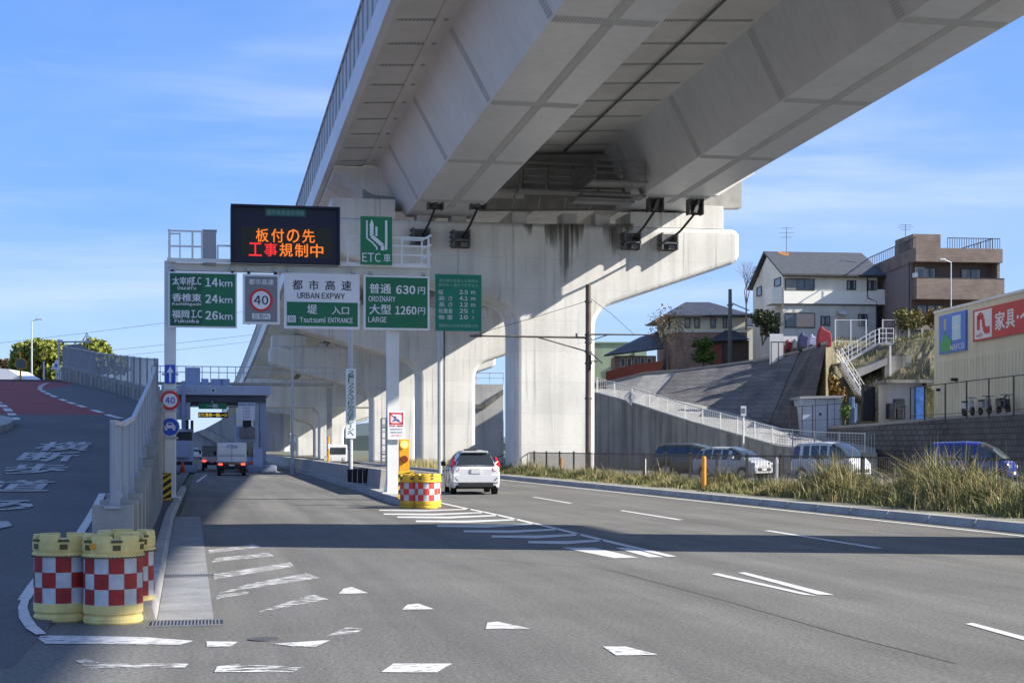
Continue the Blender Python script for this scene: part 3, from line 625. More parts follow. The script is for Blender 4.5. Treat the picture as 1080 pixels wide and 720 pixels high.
for a, c in zip(pts, pts[1:]):
    d = Vector((c.x-a.x, c.y-a.y, 0)).normalized(); n = Vector((-d.y, d.x, 0)); zt = (a.z+c.z)/2; w = .19
    g = .004; a2 = a+d*g; c2 = c-d*g
    zb = -.05
    b.hexa([(a2-n*w).to_2d().to_3d()+Vector((0,0,zb)), (c2-n*w).to_2d().to_3d()+Vector((0,0,zb)), (c2+n*w).to_2d().to_3d()+Vector((0,0,zb)), (a2+n*w).to_2d().to_3d()+Vector((0,0,zb))],
           [(a2-n*w).to_2d().to_3d()+Vector((0,0,zt)), (c2-n*w).to_2d().to_3d()+Vector((0,0,zt)), (c2+n*w).to_2d().to_3d()+Vector((0,0,zt)), (a2+n*w).to_2d().to_3d()+Vector((0,0,zt))])
    for s in (0,):
        e = a+d*.18; W2 = .25
        q = [Vector(((a-n*W2).x, (a-n*W2).y, 0)), Vector(((e-n*W2).x, (e-n*W2).y, 0)), Vector(((e+n*W2).x, (e+n*W2).y, 0)), Vector(((a+n*W2).x, (a+n*W2).y, 0))]
        pl.hexa([v+Vector((0,0,zb)) for v in q], [v+Vector((0,0,zt+.04)) for v in q])
b.build('wall_panels', CONCD, wl, W=True, bevel=.01); pl.build('pilasters', CONCG, wl, W=True, bevel=.01)
fz = along(WP, .1)
def ftop(p): return p.z+1.08
near_end = 46.5
rf = thing('ramp_fence', 'pale metal fence of close upright bars rising along the ramp wall', 'fence', (-1.12, 19.6, .84))
b = MB()
for p in [q for q in fz if q.y <= near_end]: b.box(p.x-.012, p.x+.012, p.y-.008, p.y+.008, p.z+.1, p.z+1.06)
b.build('upright_bars', GALVB, rf, W=True)
b = MB(); q = [p for p in fz if p.y <= near_end+.1][::4]
for u, v in zip(q, q[1:]):
    for h, w in ((1.08, .06), (.1, .045)): b.bar((u.x, u.y, u.z+h), (v.x, v.y, v.z+h), w, w)
b.build('rails', GALVB, rf, W=True)
for p in [q for q in along(WP, 2.0, .05) if q.y <= near_end]:
    MB().box(p.x-.035, p.x+.035, p.y-.03, p.y+.03, p.z-.02, p.z+1.1).box(p.x-.1, p.x+.1, p.y-.09, p.y+.09, p.z-.0, p.z+.03).box(p.x+.03, p.x+.09, p.y-.02, p.y+.02, p.z, p.z+.22).build('fence_post', GALVB, rf, W=True)
rf2 = thing('curved_fence', 'dark see-through fence on the curved wall at the top of the ramp', 'fence', (WP[8][0], WP[8][1], WP[8][2]))
FD = mat('fence_dark', (0.28, 0.31, 0.36), .5, .1, 4, metal=.3)
b = MB()
ext = along(WP, .26)
for p in [q for q in ext if q.y > near_end]: b.box(p.x-.012, p.x+.012, p.y-.012, p.y+.012, p.z+.08, p.z+1.2)
b.build('upright_bars', FD, rf2, W=True)
b = MB(); q = [p for p in ext if p.y > near_end-.2][::5]
for u, v in zip(q, q[1:]):
    for h in (1.2, .08): b.bar((u.x, u.y, u.z+h), (v.x, v.y, v.z+h), .05)
b.build('rails', FD, rf2, W=True)
for p in [q for q in along(WP, 2.4, .3) if q.y > near_end]: MB().box(p.x-.04, p.x+.04, p.y-.04, p.y+.04, p.z-.02, p.z+1.24).build('fence_post', FD, rf2, W=True)
# continuation of the fence hooking round the crest (higher solid-looking stretch)
hp = [A(66, 387, 89), A(72, 386, 100), A(84, 386, 112), A(98, 388, 122)]
ht = [366.5, 364, 363, 371]
rf3 = thing('crest_fence', 'arched stretch of dark fence where the ramp goes over its crest', 'fence', (hp[0].x, hp[0].y, hp[0].z-.5))
b = MB(); r = MB()
for (p, t0), (q, t1) in zip(zip(hp, ht), zip(hp[1:], ht[1:])):
    D0 = p.x*SI+p.y*CO; D1 = q.x*SI+q.y*CO; z0 = CH+(472-t0)/1600*D0; z1 = CH+(472-t1)/1600*D1
    for i in range(60):
        m = p.lerp(q, i/60); zz = z0+(z1-z0)*i/60; b.box(m.x-.015, m.x+.015, m.y-.015, m.y+.015, m.z-.8, zz)
    r.bar((p.x, p.y, z0), (q.x, q.y, z1), .07)
b.build('upright_bars', FD, rf3, W=True); r.build('rails', FD, rf3, W=True)
# ================================================================ CRASH DRUMS
def drum(label, loc, sc, yel, red, wht, grp, rz=0.0, reflector=True):
    t = thing('crash_drum', label, 'crash drum', loc, rz, grp); t.scale = (sc, sc, sc)
    r = .27
    MB().lathe([(r-.012,0),(r-.002,.015),(r-.002,.05),(r-.016,.065),(r-.016,.08),(r-.002,.095),(r,.17),(r-.008,.175)], n=48).build('base', yel, t, smooth=False)
    MB().lathe([(r-.006,.172),(r-.006,.605)], n=48, cap=False).build('white_band', wht, t, smooth=True)
    q = MB()
    for row in range(3):
        for c_ in range(12):
            if (row+c_) % 2: continue
            n = 4
            for k in range(n):
                a0 = math.radians(c_*30+30*k/n); a1 = math.radians(c_*30+30*(k+1)/n); z0 = .178+row*.141; z1 = z0+.141; R = r-.002
                q.face((R*math.cos(a0), R*math.sin(a0), z0), (R*math.cos(a1), R*math.sin(a1), z0), (R*math.cos(a1), R*math.sin(a1), z1), (R*math.cos(a0), R*math.sin(a0), z1))
    q.build('red_chequers', red, t, smooth=True)
    MB().lathe([(r-.004,.603),(r+.012,.61),(r+.012,.63),(r-.004,.64),(r+.006,.66),(r+.008,.745),(r-.01,.752),(r-.06,.755),(.01,.755)], n=48).build('lid', yel, t, smooth=False, bevel=.004)
    for k in range(6):
        q = MB(); A0 = math.radians(k*60+15+8)
        for j in range(7):
            a0 = A0+math.radians(44*j/7); a1 = A0+math.radians(44*(j+1)/7); c = lambda R, a, z: (R*math.cos(a), R*math.sin(a), z)
            q.hexa([c(r-.07,a0,.75),c(r+.006,a0,.745),c(r+.006,a1,.745),c(r-.07,a1,.75)],[c(r-.07,a0,.80),c(r-.002,a0,.80),c(r-.002,a1,.80),c(r-.07,a1,.80)])
        q.build('lid_block', yel, t)
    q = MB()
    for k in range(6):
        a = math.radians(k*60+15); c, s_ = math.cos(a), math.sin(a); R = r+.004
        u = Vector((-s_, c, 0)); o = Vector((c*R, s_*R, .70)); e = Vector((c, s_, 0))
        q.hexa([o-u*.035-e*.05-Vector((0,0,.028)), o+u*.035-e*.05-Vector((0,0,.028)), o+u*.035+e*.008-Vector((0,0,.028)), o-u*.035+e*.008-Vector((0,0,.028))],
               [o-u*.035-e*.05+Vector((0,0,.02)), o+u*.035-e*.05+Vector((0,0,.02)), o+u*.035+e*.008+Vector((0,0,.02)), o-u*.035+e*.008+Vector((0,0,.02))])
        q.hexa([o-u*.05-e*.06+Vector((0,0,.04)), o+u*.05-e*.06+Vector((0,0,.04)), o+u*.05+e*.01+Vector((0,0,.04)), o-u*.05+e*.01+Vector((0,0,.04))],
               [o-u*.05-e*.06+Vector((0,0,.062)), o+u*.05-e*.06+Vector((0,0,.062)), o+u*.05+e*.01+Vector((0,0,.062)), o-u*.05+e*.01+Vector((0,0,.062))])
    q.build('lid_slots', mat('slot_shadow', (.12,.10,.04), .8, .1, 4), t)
    q = MB()
    for k in range(90):
        a = math.radians(k*4); q.box((r+.014)*math.cos(a)-.006, (r+.014)*math.cos(a)+.006, (r+.014)*math.sin(a)-.006, (r+.014)*math.sin(a)+.006, .598+(.006 if k % 2 else 0), .608+(.006 if k % 2 else 0))
    q.build('chain', mat('chain_steel', (.13,.12,.08), .6, .2, 9), t)
    if reflector:
        MB().disc((0, -r-.012, .71), .03, .015, 16).build('reflector', ORANGE, t)
    return t
def ctr(px, D): p = W((px-540)/1600*D, D, 0); return p
gn = 'chequered crash drums'
drum('left one of the three pale yellow drums at the wall end, half in shade', ctr(67, 14.12), 1.0, YEL, RED, WHT, gn, .35, False)
drum('front drum of the near three, overlapping its neighbours, orange reflector on its left side', ctr(119.5, 13.95), 1.0, YEL, RED, WHT, gn, -.62)
drum('drum at the right rear of the near three, mostly hidden', ctr(133, 14.75), 1.0, YEL, RED, WHT, gn, -.1, False)
Y2 = mat('orange_yellow_plastic', (.84, .50, .05), .5, .07, 5); R2 = mat('bright_red_reflective', (.72, .06, .04), .45, .06, 6)
drum('bright orange-yellow drum at left on the median nose', ctr(433.5, 40.4), 1.12, Y2, R2, WHT, gn, .2, False)
drum('bright orange-yellow drum in front on the median nose by the white car', ctr(449.5, 40.1), 1.14, Y2, R2, WHT, gn, -.4, False)
drum('drum squeezed in at the right rear of the median nose', ctr(453.5, 41.0), 1.12, Y2, R2, WHT, gn, .5, False)
# flashing light post with striped board behind the drums on the median
p = W((426-540)/1600*42.0, 42.0, .2)
t = thing('warning_light_post', 'orange post with two round lamps behind the drums on the median', 'warning light', p)
f = lambda px: (px-426)/1600*42; h = lambda py: CH+(472-py)/1600*42-.2
MB().box(-.14, .14, -.06, .06, 0, h(463)).build('housing', mat('orange_paint', (.80,.38,.02), .5, .06, 4), t, bevel=.01)
MB().disc((0, -.06, h(468.5)), .10, .05, 20).build('lamp', mat('amber_lamp_lit', (.9,.5,.1), .3, .02, 5, emit=(1,.55,.12), es=1.2), t)
MB().disc((0, -.06, h(484)), .10, .05, 20).build('lamp', mat('amber_lamp_dark', (.22,.04,.01), .3, .05, 5), t)
t = thing('striped_board', 'black and yellow slanted stripe board leaning behind the median drums', 'hazard board', W((430-540)/1600*41.6, 41.6, .2))
hh = lambda py: CH+(472-py)/1600*41.6-.2
w2 = .20; z0, z1 = hh(521), hh(496.5)
MB().box(-w2-.06, w2-.02, 0, .04, .0, z1).build('board', SYEL, t)
b = MB()
for k in range(-1, 4):
    zz = z0+.22*k
    P = [(-w2-.055, zz), (w2-.025, zz+.26), (w2-.025, zz+.37), (-w2-.055, zz+.11)]
    P = [(x, min(max(z, .02), z1-.01)) for x, z in P]
    if P[1][1]-P[0][1] < .05: continue
    b.face(*[(x, -.004, z) for x, z in P])
b.build('black_stripes', BLK, t)
# yellow and black board at the left gantry leg
p = G(174.5, 531.5); p.z = .11; D_ = p.x*SI+p.y*CO
t = thing('striped_board', 'upright yellow board with black diagonal stripes at the foot of the left gantry leg', 'hazard board', p)
s_ = D_/1600; hw = 6.3*s_; hb = 29*s_
MB().box(-hw, hw, 0, .05, 0, hb).build('board', SYEL, t)
b = MB()
for k in range(5):
    z = -.12+k*.21; P = [(-hw+.01, z), (hw-.01, z+.22), (hw-.01, z+.33), (-hw+.01, z+.11)]
    P = [(x, min(max(q, .01), hb-.01)) for x, q in P]; b.face(*[(x, -.004, q) for x, q in P])
b.build('black_stripes', BLK, t)
# ================================================================ SIGN GANTRY
YG = 46.5
def g3(px, py, Y=YG): return onY(px, py, Y)
lx = g3(179.5, 400).x; rx = g3(414, 400).x
gt = thing('sign_gantry', 'white steel gantry spanning the toll lanes with walkway and railings on top', 'gantry', (lx, YG, 0))
zt = g3(300, 279).z; zb = g3(300, 288).z
MB().box(lx-.17, lx+.17, YG-.17, YG+.17, .0, zt+.02).box(lx-.3, lx+.3, YG-.3, YG+.3, .0, .14).build('post', WPAINT, gt, W=True, bevel=.02)
q = MB().box(rx-.18, rx+.18, YG-.17, YG+.17, .2, zt+.02).box(rx-.34, rx+.34, YG-.3, YG+.3, .19, .24)
for dx in (-.28, .28): q.hexa([(rx+dx*.6,YG-.02,.24),(rx+dx,YG-.02,.24),(rx+dx,YG+.02,.24),(rx+dx*.6,YG+.02,.24)],[(rx+dx*.6,YG-.02,.8),(rx+dx*.62,YG-.02,.8),(rx+dx*.62,YG+.02,.8),(rx+dx*.6,YG+.02,.8)])
q.build('post', WPAINT, gt, W=True, bevel=.02)
xl = g3(176.5, 285).x; xe = g3(452, 285).x
q = MB().box(xl, xe, YG-.16, YG+.16, zb, zt-.03); q.build('beam', WPAINT, gt, W=True, bevel=.015)
q = MB().box(xl, xe, YG-.5, YG-.18, zt+.0, zt+.05).box(xl, xe, YG-.52, YG-.48, zt-.06, zt+.06); q.build('walkway', WPAINT, gt, W=True)
def rail(px0, px1, pytop, posts, levels, name='railing', y=YG-.5):
    q = MB(); a = g3(px0, pytop, y); c = g3(px1, pytop, y); ztop = (a.z+c.z)/2
    for pp in posts: x = g3(pp, pytop, y).x; q.box(x-.03, x+.03, y-.03, y+.03, zt, ztop)
    for k in levels: zz = zt+(ztop-zt)*k; q.box(a.x, c.x, y-.025, y+.025, zz-.03, zz+.02)
    return q
q = rail(178, 214, 243.5, (178.5, 203, 213), (1, .48))
a = g3(178.5, 260); 
for dy in (.0,): q.box(a.x-.03, a.x+.03, YG-.5, YG+.5, g3(178, 244).z-.05, g3(178, 244).z).box(a.x-.03, a.x+.03, YG-.5, YG+.5, zt+.5, zt+.54).box(a.x-.03, a.x+.03, YG+.45, YG+.5, zt, zt+1.0)
x = g3(190, 260).x; q.box(x-.02, x+.02, YG-.5, YG-.46, zt, zt+.8).box(a.x, x, YG-.5, YG-.46, zt+.76, zt+.8)
q.build('railing', WPAINT, gt, W=True)
rail(229, 243, 259, (229.5,), (1, .1)).build('railing', WPAINT, gt, W=True)
q = rail(366, 452.5, 250, (366.5, 424, 452), (1, .7, .38))
x = g3(452, 250).x; zz = g3(452, 250).z
for hh_ in (1, .7, .38): z = zt+(zz-zt)*hh_; q.bar((x, YG-.5, z-.02), (x-.12, YG+.6, z-.02), .05)
q.box(x-.15, x-.1, YG+.55, YG+.6, zt, zz); x2 = g3(424, 250).x; q.box(x2, x-.1, YG+.56, YG+.6, zz-.05, zz); 
q.build('railing', WPAINT, gt, W=True)
a = g3(214, 243, YG-.35); c = g3(228, 275.5, YG-.35)
MB().box(a.x, c.x, YG-.35, YG+.15, c.z-.12, a.z).box(a.x-.02, c.x+.02, YG-.37, YG+.17, a.z, a.z+.03).build('control_cabinet', mat('cabinet_grey', (.42,.43,.45), .5, .04, 2), gt, W=True, bevel=.01)
q = MB()
for pp in (182, 245, 262, 290, 305, 372, 390, 446): x = g3(pp, 290).x; q.box(x-.05, x+.05, YG-.3, YG-.1, zb-.35, zb+.1).box(x-.04, x+.04, YG-.3, YG-.26, zb-1.6, zb)
q.build('sign_brackets', GALV, gt, W=True)
# ladder beside the right leg
q = MB(); a = g3(402, 441, YG); c = g3(407.5, 490, YG)
q.box(a.x-.02, a.x+.03, YG-.03, YG+.03, c.z, a.z).box(c.x-.03, c.x+.02, YG-.03, YG+.03, c.z, a.z)
for k in range(8): z = c.z+(a.z-c.z)*k/7; q.box(a.x, c.x, YG-.02, YG+.02, z-.015, z+.015)
q.box(a.x, rx, YG-.02, YG+.02, a.z-.3, a.z-.25).box(a.x, rx, YG-.02, YG+.02, c.z+.3, c.z+.35)
q.build('ladder', GALV, gt, W=True)
def sign(name, label, cat, r, Y, fm, border=None, bm=SWHITE, inner=None, group=None, thick=.07, back=True):
    a = g3(r[0], r[1], Y); c = g3(r[2], r[3], Y); x0, x1, z1, z0 = a.x, c.x, (a.z+g3(r[2], r[1], Y).z)/2, (c.z+g3(r[0], r[3], Y).z)/2
    t = thing(name, label, cat, ((x0+x1)/2, Y, z0), group=group)
    bd = border or 0
    if bd: MB().box(x0, x1, Y, Y+thick, z0, z1).build('frame', bm, t, W=True, bevel=.006); MB().box(x0+bd, x1-bd, Y-.006, Y+.0, z0+bd, z1-bd).build('face', fm, t, W=True)
    else: MB().box(x0, x1, Y, Y+thick, z0, z1).build('face', fm, t, W=True, bevel=.006)
    # mapping from picture pixels to this plane, with x/z fractions
    return t, x0, x1, z0, z1
YS = YG-.36
def put(t, body, px, py, w, h, m, Y, bold=.02, name='lettering', dy=.012):
    c = g3(px, py, Y); s = 1600/(c.x*SI+c.y*CO); lettering(body, (c.x, Y-dy, c.z), h/s, m, t, w=w/s, bold=bold, name=name)
# distance sign
t, x0, x1, z0, z1 = sign('distance_sign', 'green distance board listing three places at 14, 24 and 26 km', 'road sign', (177.5,287,250,345.5), YS, GREEN, .045)
c = g3(197, 300, YS); dk = mat('sign_green_dark', (.006,.10,.05), .4, .05, 1)
q = MB(); 
for yy in (299.0, 316.8, 334.5): a = g3(180.5, yy-8.6, YS); e = g3(213, yy+8.6, YS); q.box(a.x, e.x, YS-.009, YS-.0065, e.z, a.z)
q.build('dark_panels', dk, t, W=True)
for k, (jp, en, km) in enumerate((('太宰府', 'Dazaifu', '14'), ('香椎東', 'Kashiihigashi', '24'), ('福岡', 'Fukuoka', '26'))):
    y = 296.3+k*17.4
    if k == 1: put(t, jp, 197, y, 30, 8.6, SWHITE, YS, .03)
    else: put(t, jp, 193 if k == 0 else 190.5, y, 22 if k == 0 else 18, 8.6, SWHITE, YS, .03); put(t, 'I.C', 207.5, y, 9.5 if k == 0 else 11, 8.3, SWHITE, YS, .03)
    put(t, en, 197, y+7.2, {0: 19, 1: 30, 2: 25}[k], 4.0, SWHITE, YS, .03)
    put(t, km, 223.2, y+1.4, 13, 9.2, SWHITE, YS, .045); put(t, 'km', 238.3, y+2.3, 13.5, 7.4, SWHITE, YS, .03)
# speed board
t, x0, x1, z0, z1 = sign('speed_limit_sign', 'grey board with a red ringed 40 hanging under the lit display', 'road sign', (256,289,295,341.8), YS, SGREY, .07)
c = g3(275.4, 316.5, YS)
MB().disc((c.x, YS-.008, c.z), .345, .006, 32).build('red_ring', SRED, t, W=True)
MB().disc((c.x, YS-.014, c.z), .27, .004, 32).build('white_disc', SWHITE, t, W=True)
put(t, '40', 275.4, 316.5, 15, 9.5, SBLACK, YS, .02, dy=.024)
put(t, '都市高速', 275.5, 297.3, 26, 6, SWHITE, YS, .02)
a = g3(266, 330.5, YS); e = g3(285, 336.5, YS); MB().box(a.x, e.x, YS-.010, YS-.0065, e.z, a.z).build('small_panel', SWHITE, t, W=True); put(t, '区間内', 275.5, 333.5, 15, 4.5, SBLACK, YS, .0, dy=.014)
# entrance sign
t, x0, x1, z0, z1 = sign('entrance_sign', 'white over green board reading URBAN EXPWY, Tsutsumi ENTRANCE', 'road sign', (299.8,288.3,379.3,346.8), YS, SWHITE, .05)
a = g3(302.5, 318, YS); e = g3(377.3, 344.6, YS); MB().box(a.x, e.x, YS-.012, YS-.0065, e.z, a.z).build('green_field', GREEN, t, W=True)
for i, ch in enumerate('都市高速'): put(t, ch, 313.8+i*17.2, 300.5+i*.25, 10.4, 10.4, SBLACK, YS, .015)
put(t, 'URBAN EXPWY', 338.6, 312, 50, 6.2, SBLACK, YS, .02)
put(t, '堤', 329.2, 326.2, 10.5, 10, SWHITE, YS, .02, dy=.018); put(t, '入口', 359, 327.4, 18, 8.4, SWHITE, YS, .015, dy=.018)
put(t, 'Tsutsumi', 329.7, 337.2, 27, 5.8, SWHITE, YS, .03, dy=.018); put(t, 'ENTRANCE', 359, 337.8, 26, 5.3, SWHITE, YS, .025, dy=.018)
a = g3(303.2, 332.6, YS); e = g3(311.8, 339.8, YS); MB().box(a.x, e.x, YS-.016, YS-.0125, e.z, a.z).build('route_box', SWHITE, t, W=True); put(t, '202', 307.5, 336.2, 6.6, 4.5, dk, YS, .02, dy=.02)
# fare sign
t, x0, x1, z0, z1 = sign('fare_sign', 'green fare board showing 630 and 1260 yen', 'road sign', (383.6,290.6,453,347.8), YS, GREEN, .06)
put(t, '普通', 401, 304.3, 23, 10.5, SWHITE, YS, .02); put(t, '630', 427.8, 305.6, 20.5, 9.0, SWHITE, YS, .04); put(t, '円', 444.5, 306.6, 7.6, 7.4, SWHITE, YS, .01)
put(t, 'ORDINARY', 402.8, 315.2, 28.5, 5.8, SWHITE, YS, .02); put(t, '大型', 401, 326.2, 23, 10.5, SWHITE, YS, .02); put(t, '1260', 428, 327.3, 22.5, 8.8, SWHITE, YS, .04); put(t, '円', 444.5, 328, 7.6, 7.4, SWHITE, YS, .01)
put(t, 'LARGE', 398, 337, 19.5, 5.8, SWHITE, YS, .02)
# ETC lane board on the walkway
YE = YG-.62
t, x0, x1, z0, z1 = sign('etc_lane_sign', 'upright green ETC lane board with arrow, fixed to the gantry railing', 'road sign', (380.2,228.3,413.6,279), YE, mat('sign_green_bright', (.012,.20,.08), .4, .04, 1))
put(t, 'ETC', 391.8, 271.5, 19.5, 9.6, SWHITE, YE, .01); put(t, '車', 408.2, 272.2, 7.6, 9.0, SWHITE, YE, .012)
def pline(t, P, w, name='lane_line'):
    b = MB()
    for a, c in zip(P, P[1:]):
        a = g3(*a, YE-.008); c = g3(*c, YE-.008); d = (c-a).normalized(); n = Vector((d.z, 0, -d.x))*w/2; b.hexa([a-n, c-n, c+n, a+n], [p-Vector((0,.004,0)) for p in (a-n, c-n, c+n, a+n)])
    b.build(name, SWHITE, t, W=True)
pline(t, [(387,232.5),(387,251),(393,256),(397.5,261),(397.5,263.5)], .045); pline(t, [(392,236),(392,249),(398,254),(403.5,259),(403.5,264)], .11)
pline(t, [(397,239),(397,249)], .06); pline(t, [(407.3,232.5),(407.3,263.5)], .07)
b = MB(); P = [g3(389.4,237.8,YE-.008), g3(394.6,237.8,YE-.008), g3(392,231,YE-.008)]; b.hexa(P, [p-Vector((0,.005,0)) for p in P]); b.build('arrow_head', SWHITE, t, W=True)
# display
YL = YG-.55
a = g3(243.2, 216, YL); c = g3(358.3, 279.5, YL); x0, x1, z1, z0 = a.x, c.x, g3(300, 217.5, YL).z, g3(300, 278.5, YL).z
t = thing('variable_message_sign', 'black electronic board on the gantry with orange and red glowing characters', 'display board', ((x0+x1)/2, YL, z0))
MB().box(x0, x1, YL, YL+.75, z0, z1).build('housing', mat('display_navy', (.012,.014,.035), .45, .05, 2), t, W=True, bevel=.03)
q = MB().box(x0, x1, YL-.12, YL, z1-.05, z1+.01).box(x0, x0+.05, YL-.12, YL, z0, z1-.05).box(x1-.05, x1, YL-.12, YL, z0, z1-.05); q.build('hood', mat('display_navy', (.012,.014,.035), .45, .05, 2), t, W=True)
a = g3(254, 238.5, YL); c = g3(350, 272.5, YL); MB().box(a.x, c.x, YL-.01, YL-.002, c.z, a.z).build('screen', mat('led_matrix', (.035,.032,.02), .5, .2, 30), t, W=True)
a = g3(279.8, 219.3, YL); c = g3(322.5, 229, YL); MB().box(a.x, c.x, YL-.01, YL-.002, c.z, a.z).build('header_panel', mat('header_green', (.03,.13,.11), .5, .1, 3), t, W=True)
put(t, '都市高速道路情報', 301.2, 224.3, 39, 5.4, mat('header_ink', (.22,.42,.38), .5, .1, 3), YL, .0, dy=.016)
LO = mat('led_orange', (.3,.08,.01), .5, .02, 3, emit=(1.0,.22,.02), es=.5); LR = mat('led_red', (.3,.02,.02), .5, .02, 3, emit=(1.0,.03,.03), es=.5)
for i, ch in enumerate('板付の先'): put(t, ch, 276.5+i*16.3, 248.2+i*.35, 13.2, 14.2, LO, YL, .012, 'glowing_character', dy=.018)
for i, ch in enumerate('工事規制中'): put(t, ch, 269.3+i*16.2, 263+i*.4, 13.6, 14.0, LR if i < 2 else LO, YL, .016, 'glowing_character', dy=.018)
# signs on the left leg
def postsign(name, label, px, py0, py1, build_):
    c = g3(px, (py0+py1)/2, YG-.2); t = thing(name, label, 'road sign', (c.x, YG-.2, c.z)); build_(t, c); return t
def clamp(t, z): MB().box(-.24, .24, -.0, .06, z-.03, z+.03).build('clamp', GALV, t)
t = postsign('ahead_only_sign', 'blue rectangular sign with white up arrow on the left gantry leg', 179.5, 385, 404, lambda t, c: None)
MB().box(-.15, .15, -.02, 0, -.28, .28).build('face', SBLUE, t); clamp(t, 0)
MB().hexa([(-.03,-.02,-.24),(.03,-.02,-.24),(.03,-.02,.05),(-.03,-.02,.05)], [(-.03,-.024,-.24),(.03,-.024,-.24),(.03,-.024,.05),(-.03,-.024,.05)]).hexa([(-.1,-.02,.05),(.1,-.02,.05),(0,-.02,.24)], [(-.1,-.024,.05),(.1,-.024,.05),(0,-.024,.24)]).build('arrow', SWHITE, t)
t = postsign('speed_limit_sign', 'small round 40 sign with red rim on the left gantry leg', 179.5, 412, 432, lambda t, c: None)
MB().disc((0,0,0), .285, .02, 32).build('red_ring', SRED, t); MB().disc((0,-.02,0), .205, .004, 32).build('white_disc', SWHITE, t); clamp(t, .31); clamp(t, -.31)
lettering('40', (0,-.032,0), .20, SBLUE, t, w=.28, bold=.02, W=False)
t = postsign('motor_vehicle_sign', 'round blue sign with a white vehicle symbol on the left gantry leg', 179.3, 440, 460, lambda t, c: None)
MB().disc((0,0,0), .285, .02, 32).build('face', SBLUE, t); MB().disc((0,-.02,0), .285, .004, 32, r0=.262).build('white_rim', SWHITE, t); clamp(t, -.33)
q = MB(); P = [(-.16,-.04),(-.16,.03),(-.11,.05),(-.08,.13),(.08,.13),(.11,.05),(.16,.03),(.16,-.04)]; q.hexa([(x,-.02,z) for x, z in P], [(x,-.026,z) for x, z in P]); q.box(-.15,-.08,-.026,-.02,-.1,-.04).box(.08,.15,-.026,-.02,-.1,-.04); q.build('vehicle_symbol', SWHITE, t)
MB().box(-.065, .065, -.03, -.026, .05, .105).box(-.13, -.09, -.03, -.026, -.02, .015).box(.09, .13, -.03, -.026, -.02, .015).build('vehicle_symbol_gaps', SBLUE, t)
# prohibition board on the right leg
c = g3(418, 448, YG-.25); t = thing('prohibition_sign', 'white board with a red crossed square on the right gantry leg', 'road sign', (c.x, YG-.25, c.z)); s = .0292
MB().box(-9.2*s, 9.2*s, -.02, .0, -15.2*s, 15.2*s).build('face', SWHITE, t)
q = MB(); r1, r2 = 7.2*s, 6.0*s; zc = 6.8*s
q.box(-r1, r1, -.026, -.021, zc+r2*.78, zc+r1*.85).box(-r1, r1, -.026, -.021, zc-r1*.85, zc-r2*.78).box(-r1, -r2, -.026, -.021, zc-r1*.85, zc+r1*.85).box(r2, r1, -.026, -.021, zc-r1*.85, zc+r1*.85)
for sg in (-1, 1): q.bar((-r2, -.024, zc-sg*r2*.8), (r2, -.024, zc+sg*r2*.8), .02, .004)
q.build('red_cross_frame', SRED, t)
q = MB(); q.disc((-.04,-.022,zc+.04), .035, .004, 12).disc((.05,-.022,zc-.06), .04, .004, 12, r0=.025).disc((-.07,-.022,zc-.06), .04, .004, 12, r0=.025).bar((-.03,-.024,zc),(.04,-.024,zc-.03),.04,.004); q.build('pictogram', SBLUE, t)
lettering('歩行者・軽車両', (0,-.026,-.8*s), .055, SRED, t, w=.42, bold=.01, W=False)
for k, tx in enumerate(('自転車及び', '原動機付自転車', '通行禁止')): lettering(tx, (0,-.026,-(4.4+k*3.3)*s), .055, SRED if k == 2 else SBLACK, t, w=.38-.05*(k == 2), bold=.004, W=False)
# ---- teal limits board on its own pole
YT = 84.6; c = g3(483, 319, YT)
t, x0, x1, z0, z1 = sign('vehicle_limits_sign', 'teal board listing vehicle limits on its own tall pole', 'road sign', (459,289.5,507.8,349), YT, TEAL)
for k, (tx, w_) in enumerate((('次の諸元を超える車両は', 42), ('許可なく通行できません', 42))): put(t, tx, 483.5, 296+k*4.6, w_, 3.4, mat('teal_ink', (.35,.6,.52), .5, .03, 1), YT, .0)
for k, (l1, nn, un) in enumerate((('幅', '2.5', 'm'), ('高 さ', '4.1', 'm'), ('長 さ', '12', 'm'), ('総重量', '25', 't'), ('軸 重', '10', 't'))):
    y = 308+k*6.6; put(t, l1, 470 if k else 464.6, y, 15 if k else 5, 5, SWHITE, YT, .0); put(t, nn, 489, y, 9, 4.4, SWHITE, YT, .03); put(t, un, 499, y+.6, 4.5 if un == 'm' else 2, 3.4, SWHITE, YT, .02)
put(t, '福岡北九州高速道路公社', 483.5, 343.3, 42, 3.4, mat('teal_ink', (.35,.6,.52), .5, .03, 1), YT, .0)
x = g3(464.3, 400, YT).x; MB().tube((x, YT+.15, .15), (x, YT+.15, z1-.3), .13, 10).build('pole', GALV, t, W=True)
MB().tube((x+.28, YT+.3, .15), (x+.28, YT+.3, z1-3), .05, 8).build('conduit', DARKM, t, W=True)
# ---- vertical banner sign on a pole behind the dividing wall
YB = 60.5; c = g3(370, 425, YB)
t = thing('banner_sign', 'tall narrow white sign with vertical green writing on a grey pole', 'road sign', (c.x, YB, .8))
zt_, zb_ = g3(370, 388.5, YB).z, g3(370, 462, YB).z
MB().tube((c.x, YB+.08, .75), (c.x, YB+.08, g3(370, 330, YB).z), .09, 10).build('pole', GALV, t, W=True)
MB().box(c.x-.2, c.x+.2, YB-.03, YB, zb_, zt_).build('face', SWHITE, t, W=True)
msg = '2軸トラクタヘッドの方は右レーンへ'; GI = mat('sign_green_ink', (.02,.22,.10), .5, .03, 1)
for k, ch in enumerate(msg):
    z = zt_-.12-(zt_-zb_-.2)*(k+.3)/len(msg); lettering(ch if ch != 'ー' else '｜', (c.x, YB-.036, z), .15 if ch not in '｜' else .14, GI, t, w=.24 if ch != 'ー' else .03, bold=.02)
